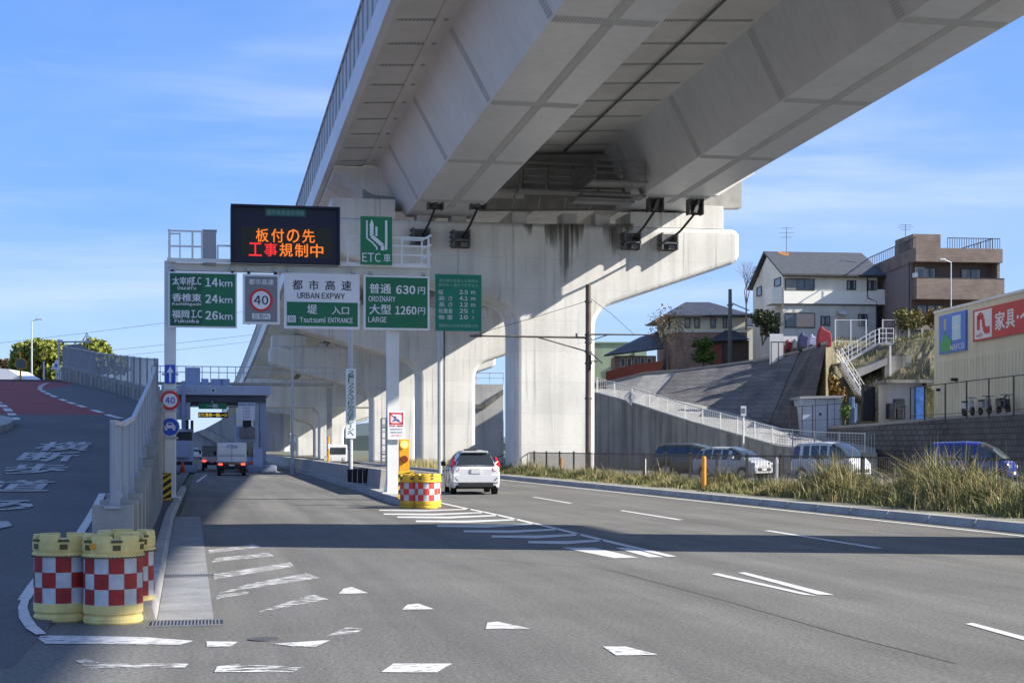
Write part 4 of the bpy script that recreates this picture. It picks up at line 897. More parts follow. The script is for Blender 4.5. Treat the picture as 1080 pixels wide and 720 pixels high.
# ---- dividing wall
dv = thing('dividing_wall', 'low grey concrete wall between the toll lanes and the main road', 'wall', (6.1, 51.5, .2))
P = [(6.05, 51.5), (6.2, 70), (6.45, 100), (6.8, 150), (6.9, 210)]
for (xa, ya), (xb, yb) in zip(P, P[1:]):
    n = int((yb-ya)/5)
    for k in range(n):
        u, v = ya+(yb-ya)*k/n, ya+(yb-ya)*(k+1)/n; xu, xv = xa+(xb-xa)*k/n, xa+(xb-xa)*(k+1)/n
        MB().hexa([(xu-.2,u+.01,.18),(xu+.2,u+.01,.18),(xv+.2,v-.01,.18),(xv-.2,v-.01,.18)], [(xu-.14,u+.01,.86),(xu+.14,u+.01,.86),(xv+.14,v-.01,.86),(xv-.14,v-.01,.86)]).build('wall_section', CONCG, dv, W=True, bevel=.015) if k < 14 else None
for k, px in enumerate((369, 374.5, 380, 385.5)):
    p = onX(px, 502, 5.86)
    t = thing('road_stud_light', ['first and farthest', 'second', 'third', 'last and nearest'][k]+' dark lamp box hung on the shaded side of the dividing wall', 'lamp box', p, group='dark lamp boxes on the dividing wall')
    MB().box(-.1, .08, -.13, .13, -.25, .30).build('housing', BLK, t, bevel=.02); MB().box(-.115, -.1, -.09, .09, -.18, .22).build('lens', mat('lens_grey', (.25,.27,.3), .2, .1, 6), t)
# ================================================================ VEHICLES
def carpaint(name, col): return mat(name, col, .25, .02, 2, coat=.6, spec=.5)
PW = carpaint('white_car_paint', (.72,.73,.74)); LIGHTR = mat('tail_lamp_red', (.45,.01,.015), .15, .05, 4, spec=.8)
BRAKE = mat('brake_lamp_lit', (.8,.05,.02), .3, .05, 4, emit=(1,.08,.04), es=1.6)
RIM = mat('wheel_rim', (.45,.46,.48), .3, .05, 5, metal=.7); CLEAR = mat('clear_lamp', (.55,.58,.6), .08, .05, 4, spec=.9); TRIM = mat('dark_trim', (.03,.03,.032), .6, .1, 8)
PLATE = mat('plate_white', (.7,.7,.68), .5, .03, 3)
def car(label, loc, rz, paint, prof, wheels, width, cat='car', name='parked_car', group=None, roofcol=None, glass=GLASS, rear=None):
    """prof: list of (y, sill, belt, top, wbelt, wtop) from rear (y=0) to front"""
    t = thing(name, label, cat, loc, rz, group)
    L_ = prof[-1][0]; Y = np.array([p[0] for p in prof]); ys_ = sorted(set([round(v, 3) for v in np.arange(0, L_, .09)]+[p[0] for p in prof]))
    f = lambda y, k: float(np.interp(y, Y, [p[k] for p in prof]))
    rings = []
    for y in ys_:
        sill, belt, top, wb, wt = (f(y, k) for k in range(1, 6))
        for wy, r in wheels:
            dd = (r+.05)**2-(y-wy)**2
            if dd > 0: sill = max(sill, r+math.sqrt(dd)-.0)
        sill = min(sill, belt-.08); ws = wb*.975
        h = belt-sill
        ring = [(ws*.9, sill), (ws, sill+.03), (wb*1.0, sill+h*.45), (wb*.99, belt-.06), (wb*.965, belt), (wb*.965+(wt-wb*.965)*.88, belt+(top-belt)*.80), (wt*.90, belt+(top-belt)*.955), (wt*.55, top), (0, top+.012)]
        ring = ring+[(-x, z) for x, z in ring[-2::-1]]
        rings.append([(x, y, z) for x, z in ring])
    k = len(rings[0]); b = MB(); g = MB(); bu = {'v': [p for r in rings for p in r]}
    def glassq(i, j):
        ym = (ys_[i]+ys_[i+1])/2; belt, top = f(ym, 2), f(ym, 3)
        if top-belt < .12: return False
        slope = abs(f(ys_[i+1], 3)-f(ys_[i], 3))/(ys_[i+1]-ys_[i])
        side = j in (4, k-6)
        if side:
            if top-belt < .25: return False
            for py in pillars:
                if abs(ym-py) < .055: return False
            return True
        if j in (5, 6, 7, k-7, k-8, k-9): return slope > .28
        return False
    pillars = [p for p in np.linspace(L_*.16, L_*.60, 4)]
    faces_b, faces_g = [], []
    for i in range(len(ys_)-1):
        for j in range(k-1):
            q = (i*k+j, i*k+j+1, (i+1)*k+j+1, (i+1)*k+j)
            (faces_g if glassq(i, j) else faces_b).append(q)
    b.v = bu['v']; b.f = faces_b+[tuple(range(k))[::-1], tuple((len(ys_)-1)*k+j for j in range(k))]
    body = b.build('body', paint, t, smooth=True)
    for p in body.data.polygons:
        if len(p.vertices) > 4: p.use_smooth = False
    par = {}
    def fnd(a):
        while par.setdefault(a, a) != a: a = par[a]
        return a
    for q in faces_g:
        for v in q[1:]: par[fnd(q[0])] = fnd(v)
    comp = {}
    for q in faces_g: comp.setdefault(fnd(q[0]), []).append(q)
    for fs_ in comp.values():
        g = MB(); ids = sorted(set(v for q in fs_ for v in q)); ix = {v: n for n, v in enumerate(ids)}; g.v = [bu['v'][v] for v in ids]; g.f = [tuple(ix[v] for v in q) for q in fs_]; g.build('window', glass, t)
    q = MB().box(-width*.42, width*.42, .25, L_-.3, .2, .42); q.build('underbody', BLK, t)
    # dark inner arches + wheels
    for wy, r in wheels:
        for s in (-1, 1):
            xo = s*(width/2-.03); xi = s*(width/2-.23)
            w = MB().tube((xi, wy, r), (xo, wy, r), r, 24).build('wheel', RUBBER, t, bevel=.02)
            MB().tube((xo, wy, r), (xo+s*.012, wy, r), r*.64, 20).tube((xo, wy, r), (xo+s*.025, wy, r), r*.2, 10).build('rim', RIM, w)
    return t, f
HATCH = [(0,.32,.82,.86,.76,.58),(.05,.25,.90,.97,.81,.59),(.14,.22,.94,1.10,.835,.58),(.42,.2,.95,1.40,.845,.49),(.62,.2,.95,1.47,.845,.49),(1.3,.2,.94,1.52,.845,.51),(2.1,.2,.93,1.50,.845,.51),(2.55,.2,.92,1.42,.845,.55),(3.15,.2,.92,1.08,.84,.60),(3.45,.2,.90,.96,.83,.6),(3.8,.22,.78,.84,.78,.55),(3.95,.3,.6,.66,.66,.5)]
rearp = G(502, 521.5)
crz = math.radians(-4.5)
t, f = car('white hatchback driving away past the median drums, red tail lamps', rearp, crz, PW, HATCH, [(.75,.30),(3.2,.30)], 1.69, name='hatchback_car')
# rear details (local -y faces the camera)
for s in (-1, 1):
    q = MB().hexa([(s*.80,.02,.80),(s*.60,-.02,.82),(s*.56,.0,.90),(s*.62,.10,.98),(s*.72,.22,1.12),(s*.80,.28,1.14),(s*.845,.2,1.0)], [(s*.80+s*.02,.06,.80),(s*.60,.03,.82),(s*.56,.05,.90),(s*.62,.15,.98),(s*.70,.27,1.12),(s*.80,.33,1.14),(s*.862,.26,1.0)])
    q.build('tail_lamp', LIGHTR, t)
    MB().hexa([(s*.60,-.035,.47),(s*.78,-.02,.52),(s*.79,-.02,.60),(s*.70,-.035,.58)], [(s*.60,.0,.47),(s*.78,.03,.52),(s*.79,.03,.60),(s*.70,.0,.58)]).build('bumper_vent', TRIM, t)
    MB().box(min(s*.84,s*1.0), max(s*.84,s*1.0), 2.5, 2.62, .96, 1.12).build('door_mirror', TRIM, t, bevel=.02)
    MB().hexa([(s*.72,.18,1.02),(s*.80,.3,1.14),(s*.72,.42,1.30),(s*.69,.38,1.28)],[(s*.74,.2,1.02),(s*.82,.33,1.14),(s*.74,.45,1.30),(s*.71,.41,1.28)]).build('hatch_pillar', LIGHTR, t)
MB().hexa([(-.66,.095,1.00),(.66,.095,1.00),(.49,.39,1.38),(-.49,.39,1.38)],[(-.66,.065,1.01),(.66,.065,1.01),(.49,.355,1.395),(-.49,.355,1.395)]).build('rear_window', GLASS, t)
MB().hexa([(-.46,.30,1.42),(.46,.30,1.42),(.46,.62,1.47),(-.46,.62,1.47)],[(-.43,.25,1.455),(.43,.25,1.455),(.46,.62,1.50),(-.46,.62,1.50)]).build('roof_spoiler', PW, t, bevel=.01)
MB().box(-.165,.165,-.03,.0,.72,.885).build('number_plate', PLATE, t); MB().box(-.60,.60,-.045,.05,.26,.42).build('rear_diffuser', TRIM, t, bevel=.02)
MB().box(-.80,.80,-.03,.12,.40,.70).build('rear_bumper', PW, t, bevel=.035)
MB().disc((0,.06,.985),.045,.02,14, r0=.028).build('badge', RIM, t); MB().tube((.0,.55,1.5),(.0,.35,1.62),.006,5).build('aerial', BLK, t)
MB().box(-.30,.12,.9,1.25,1.50,1.56).build('roof_box', TRIM, t, bevel=.02)
q = MB()
for y_ in (1.05, 2.05, 2.95): q.box(-.862, -.85, y_-.008, y_+.008, .35, .93)
for y_ in (1.25, 2.2): q.box(-.872, -.855, y_-.09, y_+.09, .80, .83)
q.build('door_seams', TRIM, t); MB().box(-.55, .55, -.034, -.028, .70, .708).box(-.70, .70, .03, .06, .985, .995).build('hatch_seam', TRIM, t)
# small trucks at the toll gate
def boxtruck(label, loc, h, w, name='small_truck', lit=True, text=None, flat=False, rz=0.0):
    t = thing(name, label, 'truck', loc, rz)
    if flat:
        MB().box(-w/2, w/2, 0, 2.0, .62, .98).build('cargo_bed', PW, t, bevel=.02)
        MB().box(-w/2+.03, w/2-.03, .1, 1.9, .98, h-.1).build('canvas_load', mat('grey_canvas', (.42,.42,.40), .9, .1, 3), t, bevel=.03)
    else:
        MB().box(-w/2, w/2, 0, 2.1, .78, h).build('cargo_box', PW, t, bevel=.05); MB().box(-w/2-.015, w/2+.015, -.02, .03, .78, .84).build('tail_sill', GALV, t)
        MB().box(-.01, .01, -.006, 0, .85, h-.08).box(-w/2+.06, w/2-.06, -.008, 0, 1.12, 1.14).box(-w/2+.06, w/2-.06, -.008, 0, 1.2, 1.215).build('door_seams', TRIM, t)
    MB().box(-w/2+.02, w/2-.02, 2.15, 3.25, .5, min(h-.1, 1.78)).build('cab', PW, t, bevel=.1)
    MB().box(-w/2+.12, w/2-.12, 2.13, 2.155, 1.1, 1.55).build('rear_cab_window', GLASS, t)
    MB().box(-w/2+.08, w/2-.08, .1, 3.0, .38, .62).build('chassis', TRIM, t)
    MB().box(-w/2+.02, w/2-.02, -.03, .05, .44, .60).build('rear_bumper', TRIM, t)
    for s in (-1, 1):
        MB().box(s*(w/2-.2)-.11, s*(w/2-.2)+.11, -.06, .0, .61, .71).build('tail_lamp', BRAKE if lit else LIGHTR, t)
        for wy in (.5, 2.6): MB().tube((s*(w/2-.22), wy, .27), (s*(w/2-.04), wy, .27), .27, 20).build('wheel', RUBBER, t, bevel=.02)
        MB().box(s*(w/2-.28)-.13, s*(w/2-.28)+.13, .1, .13, .15, .42).build('mud_flap', BLK, t)
        MB().box(s*(w/2+.09)-.08, s*(w/2+.09)+.08, 2.95, 3.0, 1.15, 1.4).build('door_mirror', BLK, t)
    MB().box(-.16,.16,-.07,-.03,.56,.66).build('number_plate', PLATE, t)
    if text: lettering(text, (0, -.004, h-.22), .2, mat('truck_ink', (.12,.16,.25), .5, .05, 3), t, w=.62, bold=.03, W=False)
    return t
p = G(244.5, 501.5)
boxtruck('small white box truck with glowing tail lamps waiting at the toll gate', p, 1.88, 1.66, text='4TD8')
p = G(223.5, 496); boxtruck('small truck with a canvas load, half hidden left of the box truck', p, 1.85, 1.45, flat=True)
DIST = G(206, 484)
t, f = car('tiny white car far off beyond the toll gate', DIST, 0, PW, HATCH, [(.75,.30),(3.2,.30)], 1.69, name='hatchback_car')
MB().hexa([(-.66,.095,1.00),(.66,.095,1.00),(.49,.39,1.38),(-.49,.39,1.38)],[(-.66,.065,1.01),(.66,.065,1.01),(.49,.355,1.395),(-.49,.355,1.395)]).build('rear_window', GLASS, t)
for s in (-1, 1): MB().box(s*.7-.1, s*.7+.1, -.02, .1, .8, 1.0).build('tail_lamp', LIGHTR, t)
# truck cab seen over the dividing wall
p = A(356, 490, 112); t = thing('flatbed_truck', 'small white flatbed with an orange pole behind the dividing wall', 'truck', (p.x, p.y, 0), math.radians(180))
MB().box(-.72, .72, -1.2, 0, .55, 1.85).build('cab', PW, t, bevel=.12); MB().box(-.62, .62, -.012, .02, 1.12, 1.62).build('windscreen', GLASS, t); MB().box(-.72, .72, -3.4, -1.25, .62, 1.0).build('cargo_bed', PW, t, bevel=.02)
for s in (-1, 1):
    MB().disc((s*.5, .02, .8), .12, -.02, 14).build('headlight', CLEAR, t)
    for wy in (-.5, -2.8): MB().tube((s*.5, wy, .27), (s*.7, wy, .27), .27, 18).build('wheel', RUBBER, t)
p = A(346.5, 490, 111); t = thing('marker_pole', 'orange and white pole standing beside the flatbed behind the wall', 'marker pole', (p.x, p.y, 0)); MB().tube((0,0,0),(0,0,2.4),.07,8).build('pole', ORANGE, t); MB().tube((0,0,1.5),(0,0,1.9),.075,8).build('band', SWHITE, t)
# parked cars behind the right fence
gp = 'cars parked behind the roadside fence'
SUV = [(0,.35,.95,1.0,.80,.66),(.1,.28,1.02,1.25,.84,.68),(.3,.25,1.03,1.62,.85,.68),(.8,.25,1.03,1.72,.86,.68),(2.2,.25,1.02,1.72,.86,.68),(2.9,.25,1.0,1.55,.86,.66),(3.4,.25,1.0,1.14,.85,.66),(3.7,.25,.98,1.04,.84,.64),(4.3,.28,.88,.95,.80,.6),(4.5,.35,.6,.7,.7,.5)]
VAN = [(0,.3,.98,1.05,.70,.58),(.06,.26,1.0,1.58,.73,.56),(.3,.25,1.0,1.72,.735,.58),(1.6,.25,1.0,1.76,.735,.59),(2.2,.25,.98,1.72,.735,.58),(2.7,.25,.96,1.46,.73,.58),(3.15,.25,.95,1.05,.72,.6),(3.3,.28,.85,.92,.68,.55),(3.4,.35,.6,.68,.62,.5)]
CMP = [(0,.3,.9,.95,.78,.6),(.06,.24,.95,1.1,.80,.6),(.35,.22,.96,1.45,.82,.6),(1.0,.22,.95,1.55,.82,.61),(2.0,.22,.94,1.53,.82,.61),(2.5,.22,.92,1.38,.82,.6),(3.0,.22,.92,1.04,.81,.6),(3.4,.25,.86,.9,.78,.58),(3.6,.33,.6,.66,.66,.5)]
def parked(px, D, rz, label, prof, wh, w, paint, front=True):
    p = W((px-540)/1600*D, D, .1)
    t, f = car(label, p, rz, paint, prof, wh, w, group=gp)
    L_ = prof[-1][0]
    for s in (-1, 1):
        MB().box(s*w*.36-.13, s*w*.36+.13, L_-.22, L_-.02, .68, .82).build('headlight', CLEAR, t, bevel=.03)
        MB().box(s*(w/2+.06)-.08, s*(w/2+.06)+.08, L_*.66, L_*.66+.1, .98, 1.14).build('door_mirror', paint, t, bevel=.02)
        MB().box(s*w*.42-.06, s*w*.42+.06, -.02, .1, .85, 1.15).build('tail_lamp', LIGHTR, t)
    MB().box(-.5, .5, L_-.1, L_+.015, .42, .56).build('grille', TRIM, t); MB().box(-.165,.165,L_, L_+.025,.44,.55).build('number_plate', PLATE, t)
    return t
# facing right and towards the camera: rear at left
toward = lambda deg: -TH - math.radians(deg)          # deg = 90 faces straight right
parked(693, 80, toward(118), 'dark grey estate car parked farthest left behind the fence', SUV, [(.8,.34),(3.5,.34)], 1.72, carpaint('dark_grey_paint', (.05,.055,.06)))
parked(741, 73, toward(135), 'pale silver compact car parked against the dark estate', CMP, [(.65,.28),(2.9,.28)], 1.64, carpaint('silver_paint', (.50,.52,.54)))
parked(845, 69, toward(140), 'white minivan parked in front of the white mesh fence end', VAN, [(.55,.27),(2.9,.27)], 1.47, carpaint('pearl_white_paint', (.62,.66,.72)))
parked(980, 62, toward(122), 'bright blue minivan parked below the shop, behind tall grass', VAN, [(.55,.27),(2.9,.27)], 1.47, carpaint('blue_paint', (.025,.055,.28)))
# ================================================================ TOLL PLAZA
YP = 103.0
TB = mat('plaza_blue', (.46,.50,.62), .5, .05, .8); TBD = mat('plaza_blue_grey', (.32,.38,.52), .5, .06, 1)
a = g3(170, 407, YP); c = g3(285.5, 416.5, YP); x0, x1 = a.x, c.x; zt_, zb_ = g3(230, 406.5, YP).z, g3(230, 416.5, YP).z
tp = thing('toll_gate', 'pale blue toll plaza canopy with pillars and hanging lane signs', 'toll gate', (x1, YP, 0))
MB().box(x0, x1, YP, YP+14, zb_, zt_).build('canopy', TB, tp, W=True, bevel=.04)
q = MB()
for px in (205, 215, 235, 256): x = g3(px, 410, YP).x; q.box(x-.012, x+.012, YP-.006, YP, zb_+.02, zt_-.02)
q.build('fascia_joints', TBD, tp, W=True)
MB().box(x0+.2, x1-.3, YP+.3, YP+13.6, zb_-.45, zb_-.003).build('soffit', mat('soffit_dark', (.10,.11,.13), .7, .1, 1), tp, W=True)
for px, w in ((271.5, .35), (277, .5)): x = g3(px, 450, YP).x; MB().box(x-w/2, x+w/2, YP+.5, YP+1.1, 0, zb_-.45).build('pillar', TB if w < .4 else TBD, tp, W=True, bevel=.02)
x = g3(193.5, 450, YP-.4).x; MB().box(x-.13, x+.13, YP-.6, YP-.3, 0, g3(193, 402, YP).z).build('pillar', TBD, tp, W=True, bevel=.02)
for yy in (YP+7, YP+12.5):
    for px in (277, 193.5): x = g3(px, 450, YP).x; MB().box(x-.2, x+.2, yy, yy+.4, 0, zb_-.45).build('pillar', TBD, tp, W=True)
c = g3(225, 411.7, YP); MB().disc((c.x, YP-.003, c.z), .16, .02, 24, r0=.10).build('emblem_ring', SWHITE, tp, W=True); MB().disc((c.x, YP-.003, c.z), .10, .02, 20).build('emblem', GREEN, tp, W=True)
q = MB()
for px in (200, 206): c = g3(px, 412, YP); q.box(c.x-.08, c.x+.08, YP-.02, YP, c.z-.06, c.z+.06)
q.build('canopy_lamps', TBD, tp, W=True)
def pbox(nm, r, Y, m, th=.12, t=tp, bevel=.01):
    a = g3(r[0], r[1], Y); c = g3(r[2], r[3], Y); return MB().box(a.x, c.x, Y, Y+th, c.z, a.z).build(nm, m, t, W=True, bevel=bevel)
t2 = thing('lane_sign', 'green hanging sign under the toll canopy', 'road sign', g3(224, 431, YP+.2)); pbox('face', (209.5,425,239,431.2), YP+.2, mat('sign_green_bright', (.012,.20,.08)), t=t2)
q = MB(); c = g3(224, 422, YP+.2); q.box(c.x-.04, c.x+.04, YP+.22, YP+.3, g3(224, 426, YP).z, zb_-.4); q.box(x0+2, x1-1.5, YP+.25, YP+.3, c.z-.4, c.z-.35); q.build('hanger', GALV, t2, W=True)
put(t2, '一般', 224, 428, 12, 4.4, SWHITE, YP+.2, .02)
t2 = thing('led_strip', 'thin black strip with yellow glowing writing below the green hanging sign', 'display board', g3(224, 440, YP+.5)); pbox('housing', (209,434.5,240.5,440.3), YP+.5, BLK, t=t2)
put(t2, 'ETC専用・一般レーン', 224.8, 437.4, 29, 3.8, mat('led_yellow', (.8,.6,.05), .5, .02, 3, emit=(1,.7,.08), es=.4), YP+.5, .0)
def lanesign(r, label, m):
    t2 = thing('lane_board', label, 'road sign', g3((r[0]+r[2])/2, r[3], YP-.2)); pbox('face', r, YP-.2, m, t=t2); h = (r[3]-r[1])*.2
    pbox('dark_header', (r[0]+.6, r[1]+.5, r[2]-.6, r[1]+h), YP-.215, TBD, th=.014, t=t2, bevel=0)
    put(t2, '↑', (r[0]+r[2])/2, r[1]+h*.55, 2.2, 2.6, SWHITE, YP-.22, .02)
    for k in range(4): put(t2, '料金所', (r[0]+r[2])/2, r[1]+h+2.2+k*3.2, 7.5, 2.0, SGREY, YP-.2, .0)
    return t2
lanesign((184.5,424.2,200.8,442.5), 'grey lane notice board over the left toll booth', mat('board_blue_grey', (.42,.47,.56), .5, .04, 1)); lanesign((251.3,424.3,268.8,442.8), 'white lane notice board over the right toll booth', SWHITE)
def booth(label, r, base, parts):
    t2 = thing('toll_booth', label, 'toll booth', (g3((r[0]+r[2])/2, r[3], YP-1).x, YP-1, 0), group='toll booths')
    a = g3(r[0], r[1], YP-1); c = g3(r[2], r[3], YP-1); MB().box(a.x, c.x, YP-1, YP+1.6, .2, a.z).build('cabin', TB, t2, W=True, bevel=.03)
    a = g3(base[0], base[1], YP-3); c = g3(base[2], base[3], YP-3); MB().box(a.x, c.x, YP-4, YP+6, 0, .45).build('island', mat('island_blue', (.30,.33,.42), .8, .08, 2), t2, W=True, bevel=.05)
    for nm, rr, Y, m in parts: pbox(nm, rr, Y, m, t=t2, th=.3)
    return t2
booth('left toll booth behind the gantry leg, with an orange lamp and notice panel', (184,452,204,492), (181,492,207,500), [('notice', (186,467.5,199,482), YP-1.4, mat('panel_lilac', (.42,.44,.58), .5, .05, 2)), ('window', (186,455,203,464), YP-1.05, GLASS), ('base_stripe', (184,486.5,203,491), YP-1.5, TRIM), ('signal_box', (201,443,204,452), YP-1.3, BLK), ('signal_box', (196,443,199,452), YP-1.3, BLK)])
booth('right toll booth with grey display panel beside the box truck', (248,449,272,498), (262,486,291,499), [('display_panel', (252.5,450.5,269,461.5), YP-1.4, mat('display_grey', (.25,.22,.22), .5, .3, 8)), ('window', (258,466,267,481), YP-1.05, GLASS), ('ticket_machine', (267,472,277,494), YP-1.6, TB), ('base_stripe', (260,486.5,268,489.5), YP-1.5, LIGHTR), ('display_post', (256,443,265,450), YP-1.2, BLK)])
# traffic cone
p = G(192.5, 499.5); t = thing('traffic_cone', 'orange traffic cone on the left toll island', 'traffic cone', p)
MB().lathe([(.19,.04),(.05,.75),(.03,.78)], n=16).build('cone', mat('cone_orange', (.75,.10,.04), .5, .05, 4), t, smooth=True); MB().box(-.22,.22,-.22,.22,0,.04).build('base', BLK, t); MB().lathe([(.135,.3),(.10,.48)], n=16, cap=False).build('white_band', SWHITE, t)
# footbridge with railings behind the canopy
YF = 119.0; a = g3(160, 386.5, YF); c = g3(352, 402, YF)
t = thing('service_footbridge', 'thin railed service footbridge crossing behind the toll canopy', 'footbridge', (a.x, YF, 0))
z1 = g3(230, 386.5, YF).z; z0 = g3(230, 403, YF).z
MB().box(a.x, c.x, YF, YF+1.6, z0-.18, z0).build('deck', CONCG, t, W=True)
q = MB()
n = 22
for k in range(n+1): x = a.x+(c.x-a.x)*k/n; q.box(x-.03, x+.03, YF, YF+.05, z0, z1)
for h_ in (1, .62): q.box(a.x, c.x, YF-.01, YF+.05, z0+(z1-z0)*h_-.03, z0+(z1-z0)*h_+.03)
q.build('railing', GALVB, t, W=True)
MB().box(c.x-.5, c.x-.1, YF+.4, YF+.8, 0, z0-.35).build('pillar', CONCG, t, W=True); MB().box(a.x+.2, a.x+.6, YF+.4, YF+.8, 0, z0-.35).build('pillar', CONCG, t, W=True)
q = MB()
for px, w in ((204, 1.0), (216, .5), (228, .8), (236, .6)): c2 = g3(px, 404, YF-6); q.box(c2.x-w/2, c2.x+w/2, YP+2, YP+3, zt_, zt_+.55 if px != 204 else zt_+1.3)
q.build('roof_units', TBD, tp, W=True, bevel=.05)
# grey building under the far deck
BG = mat('far_wall', (.35,.35,.36), .8, .1, 1)
# ================================================================ LAMP POSTS AND FAR LEFT THINGS
def lamppost(label, px, pyb, pyt, D, arm, r=.08, zb=0.0, grp=None):
    p = W((px-540)/1600*D, D, zb); h_ = CH+(472-pyt)/1600*D-zb
    t = thing('street_lamp', label, 'street lamp', p, 0, grp)
    MB().tube((0,0,0),(0,0,h_),r,10,r*.7).build('pole', GALV, t); MB().tube((0,0,0),(0,0,1.0),r*1.5,10).build('pole_base', GALV, t)
    MB().tube((0,0,h_-.05),(arm,0,h_+.12),r*.6,8).build('arm', GALV, t); MB().box(min(arm,arm*1.9), max(arm,arm*1.9), -.15, .15, h_+.08, h_+.2).build('lamp_head', GALV, t, bevel=.04)
    return t
lamppost('grey lamp post in front of the piers, right of the toll canopy', 308.5, 490, 368, 92, -.35, .1)
lamppost('tall thin lamp post standing against the trees at the top of the ramp', 33.5, 400, 338, 125, .45, .08, zb=5.4)
lamppost('slim grey lamp post in front of the brown apartment block, clustered floodlights', 1003, 345, 276, 112, -.5, .06, zb=9.0)
zc = 5.4
def postthing(name, label, cat, px, D, zb, zt, r=.05, m=WPAINT):
    p = W((px-540)/1600*D, D, zb); t = thing(name, label, cat, p, -TH); MB().tube((0,0,0),(0,0,zt-zb),r,8).build('pole', m, t); return t
D = 104; s = D/1600; zz = lambda py: CH+(472-py)*s
t = postthing('warning_sign', 'yellow diamond warning sign on a white pole against the trees', 'road sign', 46.3, D, 5.6, zz(381), .06)
r = 5.2*s; MB().hexa([(-r,-.08,zz(373)-5.6),(0,-.08,zz(373)-5.6-r),(r,-.08,zz(373)-5.6),(0,-.08,zz(373)-5.6+r)],[(-r,-.03,zz(373)-5.6),(0,-.03,zz(373)-5.6-r),(r,-.03,zz(373)-5.6),(0,-.03,zz(373)-5.6+r)]).build('diamond', SYEL, t)
q = MB()
for dx in (-.09, .09): q.tube((dx,-.085,zz(373)-5.6+.12),(dx,-.085,zz(373)-5.6+.10),.04,8); q.hexa([(dx-.045,-.09,zz(373)-5.75),(dx+.045,-.09,zz(373)-5.75),(dx+.04,-.09,zz(373)-5.55),(dx-.04,-.09,zz(373)-5.55)],[(dx-.045,-.082,zz(373)-5.75),(dx+.045,-.082,zz(373)-5.75),(dx+.04,-.082,zz(373)-5.55),(dx-.04,-.082,zz(373)-5.55)])
q.build('walking_figures', BLK, t)
D = 100; s = D/1600; zz = lambda py: CH+(472-py)*s
t = postthing('overhanging_sign', 'open triangular sign on a long arm reaching over the curved fence', 'road sign', 62.3, D, 5.4, zz(358), .07, GALV)
z = zz(360.5)-5.4; MB().tube((0,0,z),(2.1,0,z+.02),.05,8).build('arm', GALV, t); MB().box(-.12,.22,-.08,.08,z-.05,z+.14).build('arm_collar', GALV, t)
q = MB(); A_, B_, C_ = (1.55,-.06,z-.02), (2.15,-.06,z-.02), (1.85,-.06,z+.58)
for u, v in ((A_,B_),(B_,C_),(C_,A_)): q.bar(u, v, .07, .04)
q.bar((1.85,-.06,z+.1),(1.85,-.06,z+.4),.07,.04).build('triangle', GALV, t)
t = postthing('crossing_sign', 'small triangular sign on twin posts at the end of the curved wall', 'road sign', 59.5, 98, 5.2, 7.0, .05)
MB().hexa([(-.36,-.07,1.45),(.36,-.07,1.45),(.0,-.07,2.1)],[(-.36,-.04,1.45),(.36,-.04,1.45),(.0,-.04,2.1)]).build('triangle', SWHITE, t); MB().tube((.28,0,0),(.28,0,1.4),.05,8).build('second_pole', WPAINT, t); MB().box(-.07,.07,-.08,-.07,1.6,1.8).build('symbol', SBLUE, t)
t = postthing('convex_mirror', 'round traffic mirror on an orange post beside the white roof', 'traffic mirror', 21.5, 105, 5.4, 8.2, .07, ORANGE)
MB().disc((0.08,-.1,2.0),.36,.05,24).build('mirror', mat('mirror_glass', (.05,.07,.07), .05, .02, 1, metal=.6), t); MB().disc((0.08,-.08,2.0),.42,.05,24,r0=.35).build('rim', ORANGE, t)
p = W((-10-540)/1600*118, 118, 6.75); t = thing('white_roof', 'plain white sloping roof rising behind the ramp crest on the far left', 'building', p, -TH)
MB().prism([(-4, 0), (3.0, 0), (1.4, .95), (-.5, 1.15), (-4, 1.15)], 0, 5).build('roof', mat('white_roof', (.8,.8,.8), .6, .02, 1), t)
# ================================================================ FOLIAGE
def leafmat(name, c1, c2, sc=.6):
    m = mat(name, c1, .65, .1, sc, col2=c2); return m
LEAF = leafmat('broadleaf_green', (.34,.34,.05), (.13,.18,.035), .8); LEAFY = leafmat('yellowing_leaves', (.22,.17,.04), (.08,.09,.025), .9)
BARK = mat('bark', (.12,.10,.08), .9, .2, 4, bump=.5)
rng = np.random.default_rng(5)
def leaves(name, blobs, n, size, m, parent, tall=1.0):
    "many small leaf quads spread through overlapping clumps"
    V = []; vol = np.array([b[3]**2 for b in blobs]); vol = vol/vol.sum(); cnt = (vol*n).astype(int)
    for (x, y, z, r), k in zip(blobs, cnt):
        d = rng.normal(size=(k, 3)); d /= np.linalg.norm(d, axis=1)[:, None]; rr = r*(rng.random((k, 1))**.35)*(1+.18*np.sin(d[:, :1]*5+d[:, 1:2]*7+x))
        c = d*rr*np.array([1, 1, tall])+np.array([x, y, z])
        u = rng.normal(size=(k, 3)); u /= np.linalg.norm(u, axis=1)[:, None]; w = np.cross(u, rng.normal(size=(k, 3))); w /= np.linalg.norm(w, axis=1)[:, None]
        s = size*(.6+.8*rng.random((k, 1))); V.append(np.stack([c-u*s-w*s*.6, c+u*s-w*s*.6, c+u*s+w*s*.6, c-u*s+w*s*.6], 1).reshape(-1, 3))
    V = np.concatenate(V); nf = len(V)//4
    me = bpy.data.meshes.new(name); me.vertices.add(len(V)); me.vertices.foreach_set('co', V.ravel()); me.loops.add(len(V)); me.loops.foreach_set('vertex_index', np.arange(len(V)))
    me.polygons.add(nf); me.polygons.foreach_set('loop_start', np.arange(nf)*4); me.polygons.foreach_set('loop_total', np.full(nf, 4)); me.materials.append(m); me.update(calc_edges=True)
    o = bpy.data.objects.new(name, me); COL.objects.link(o)
    if parent: o.parent = parent
    return o
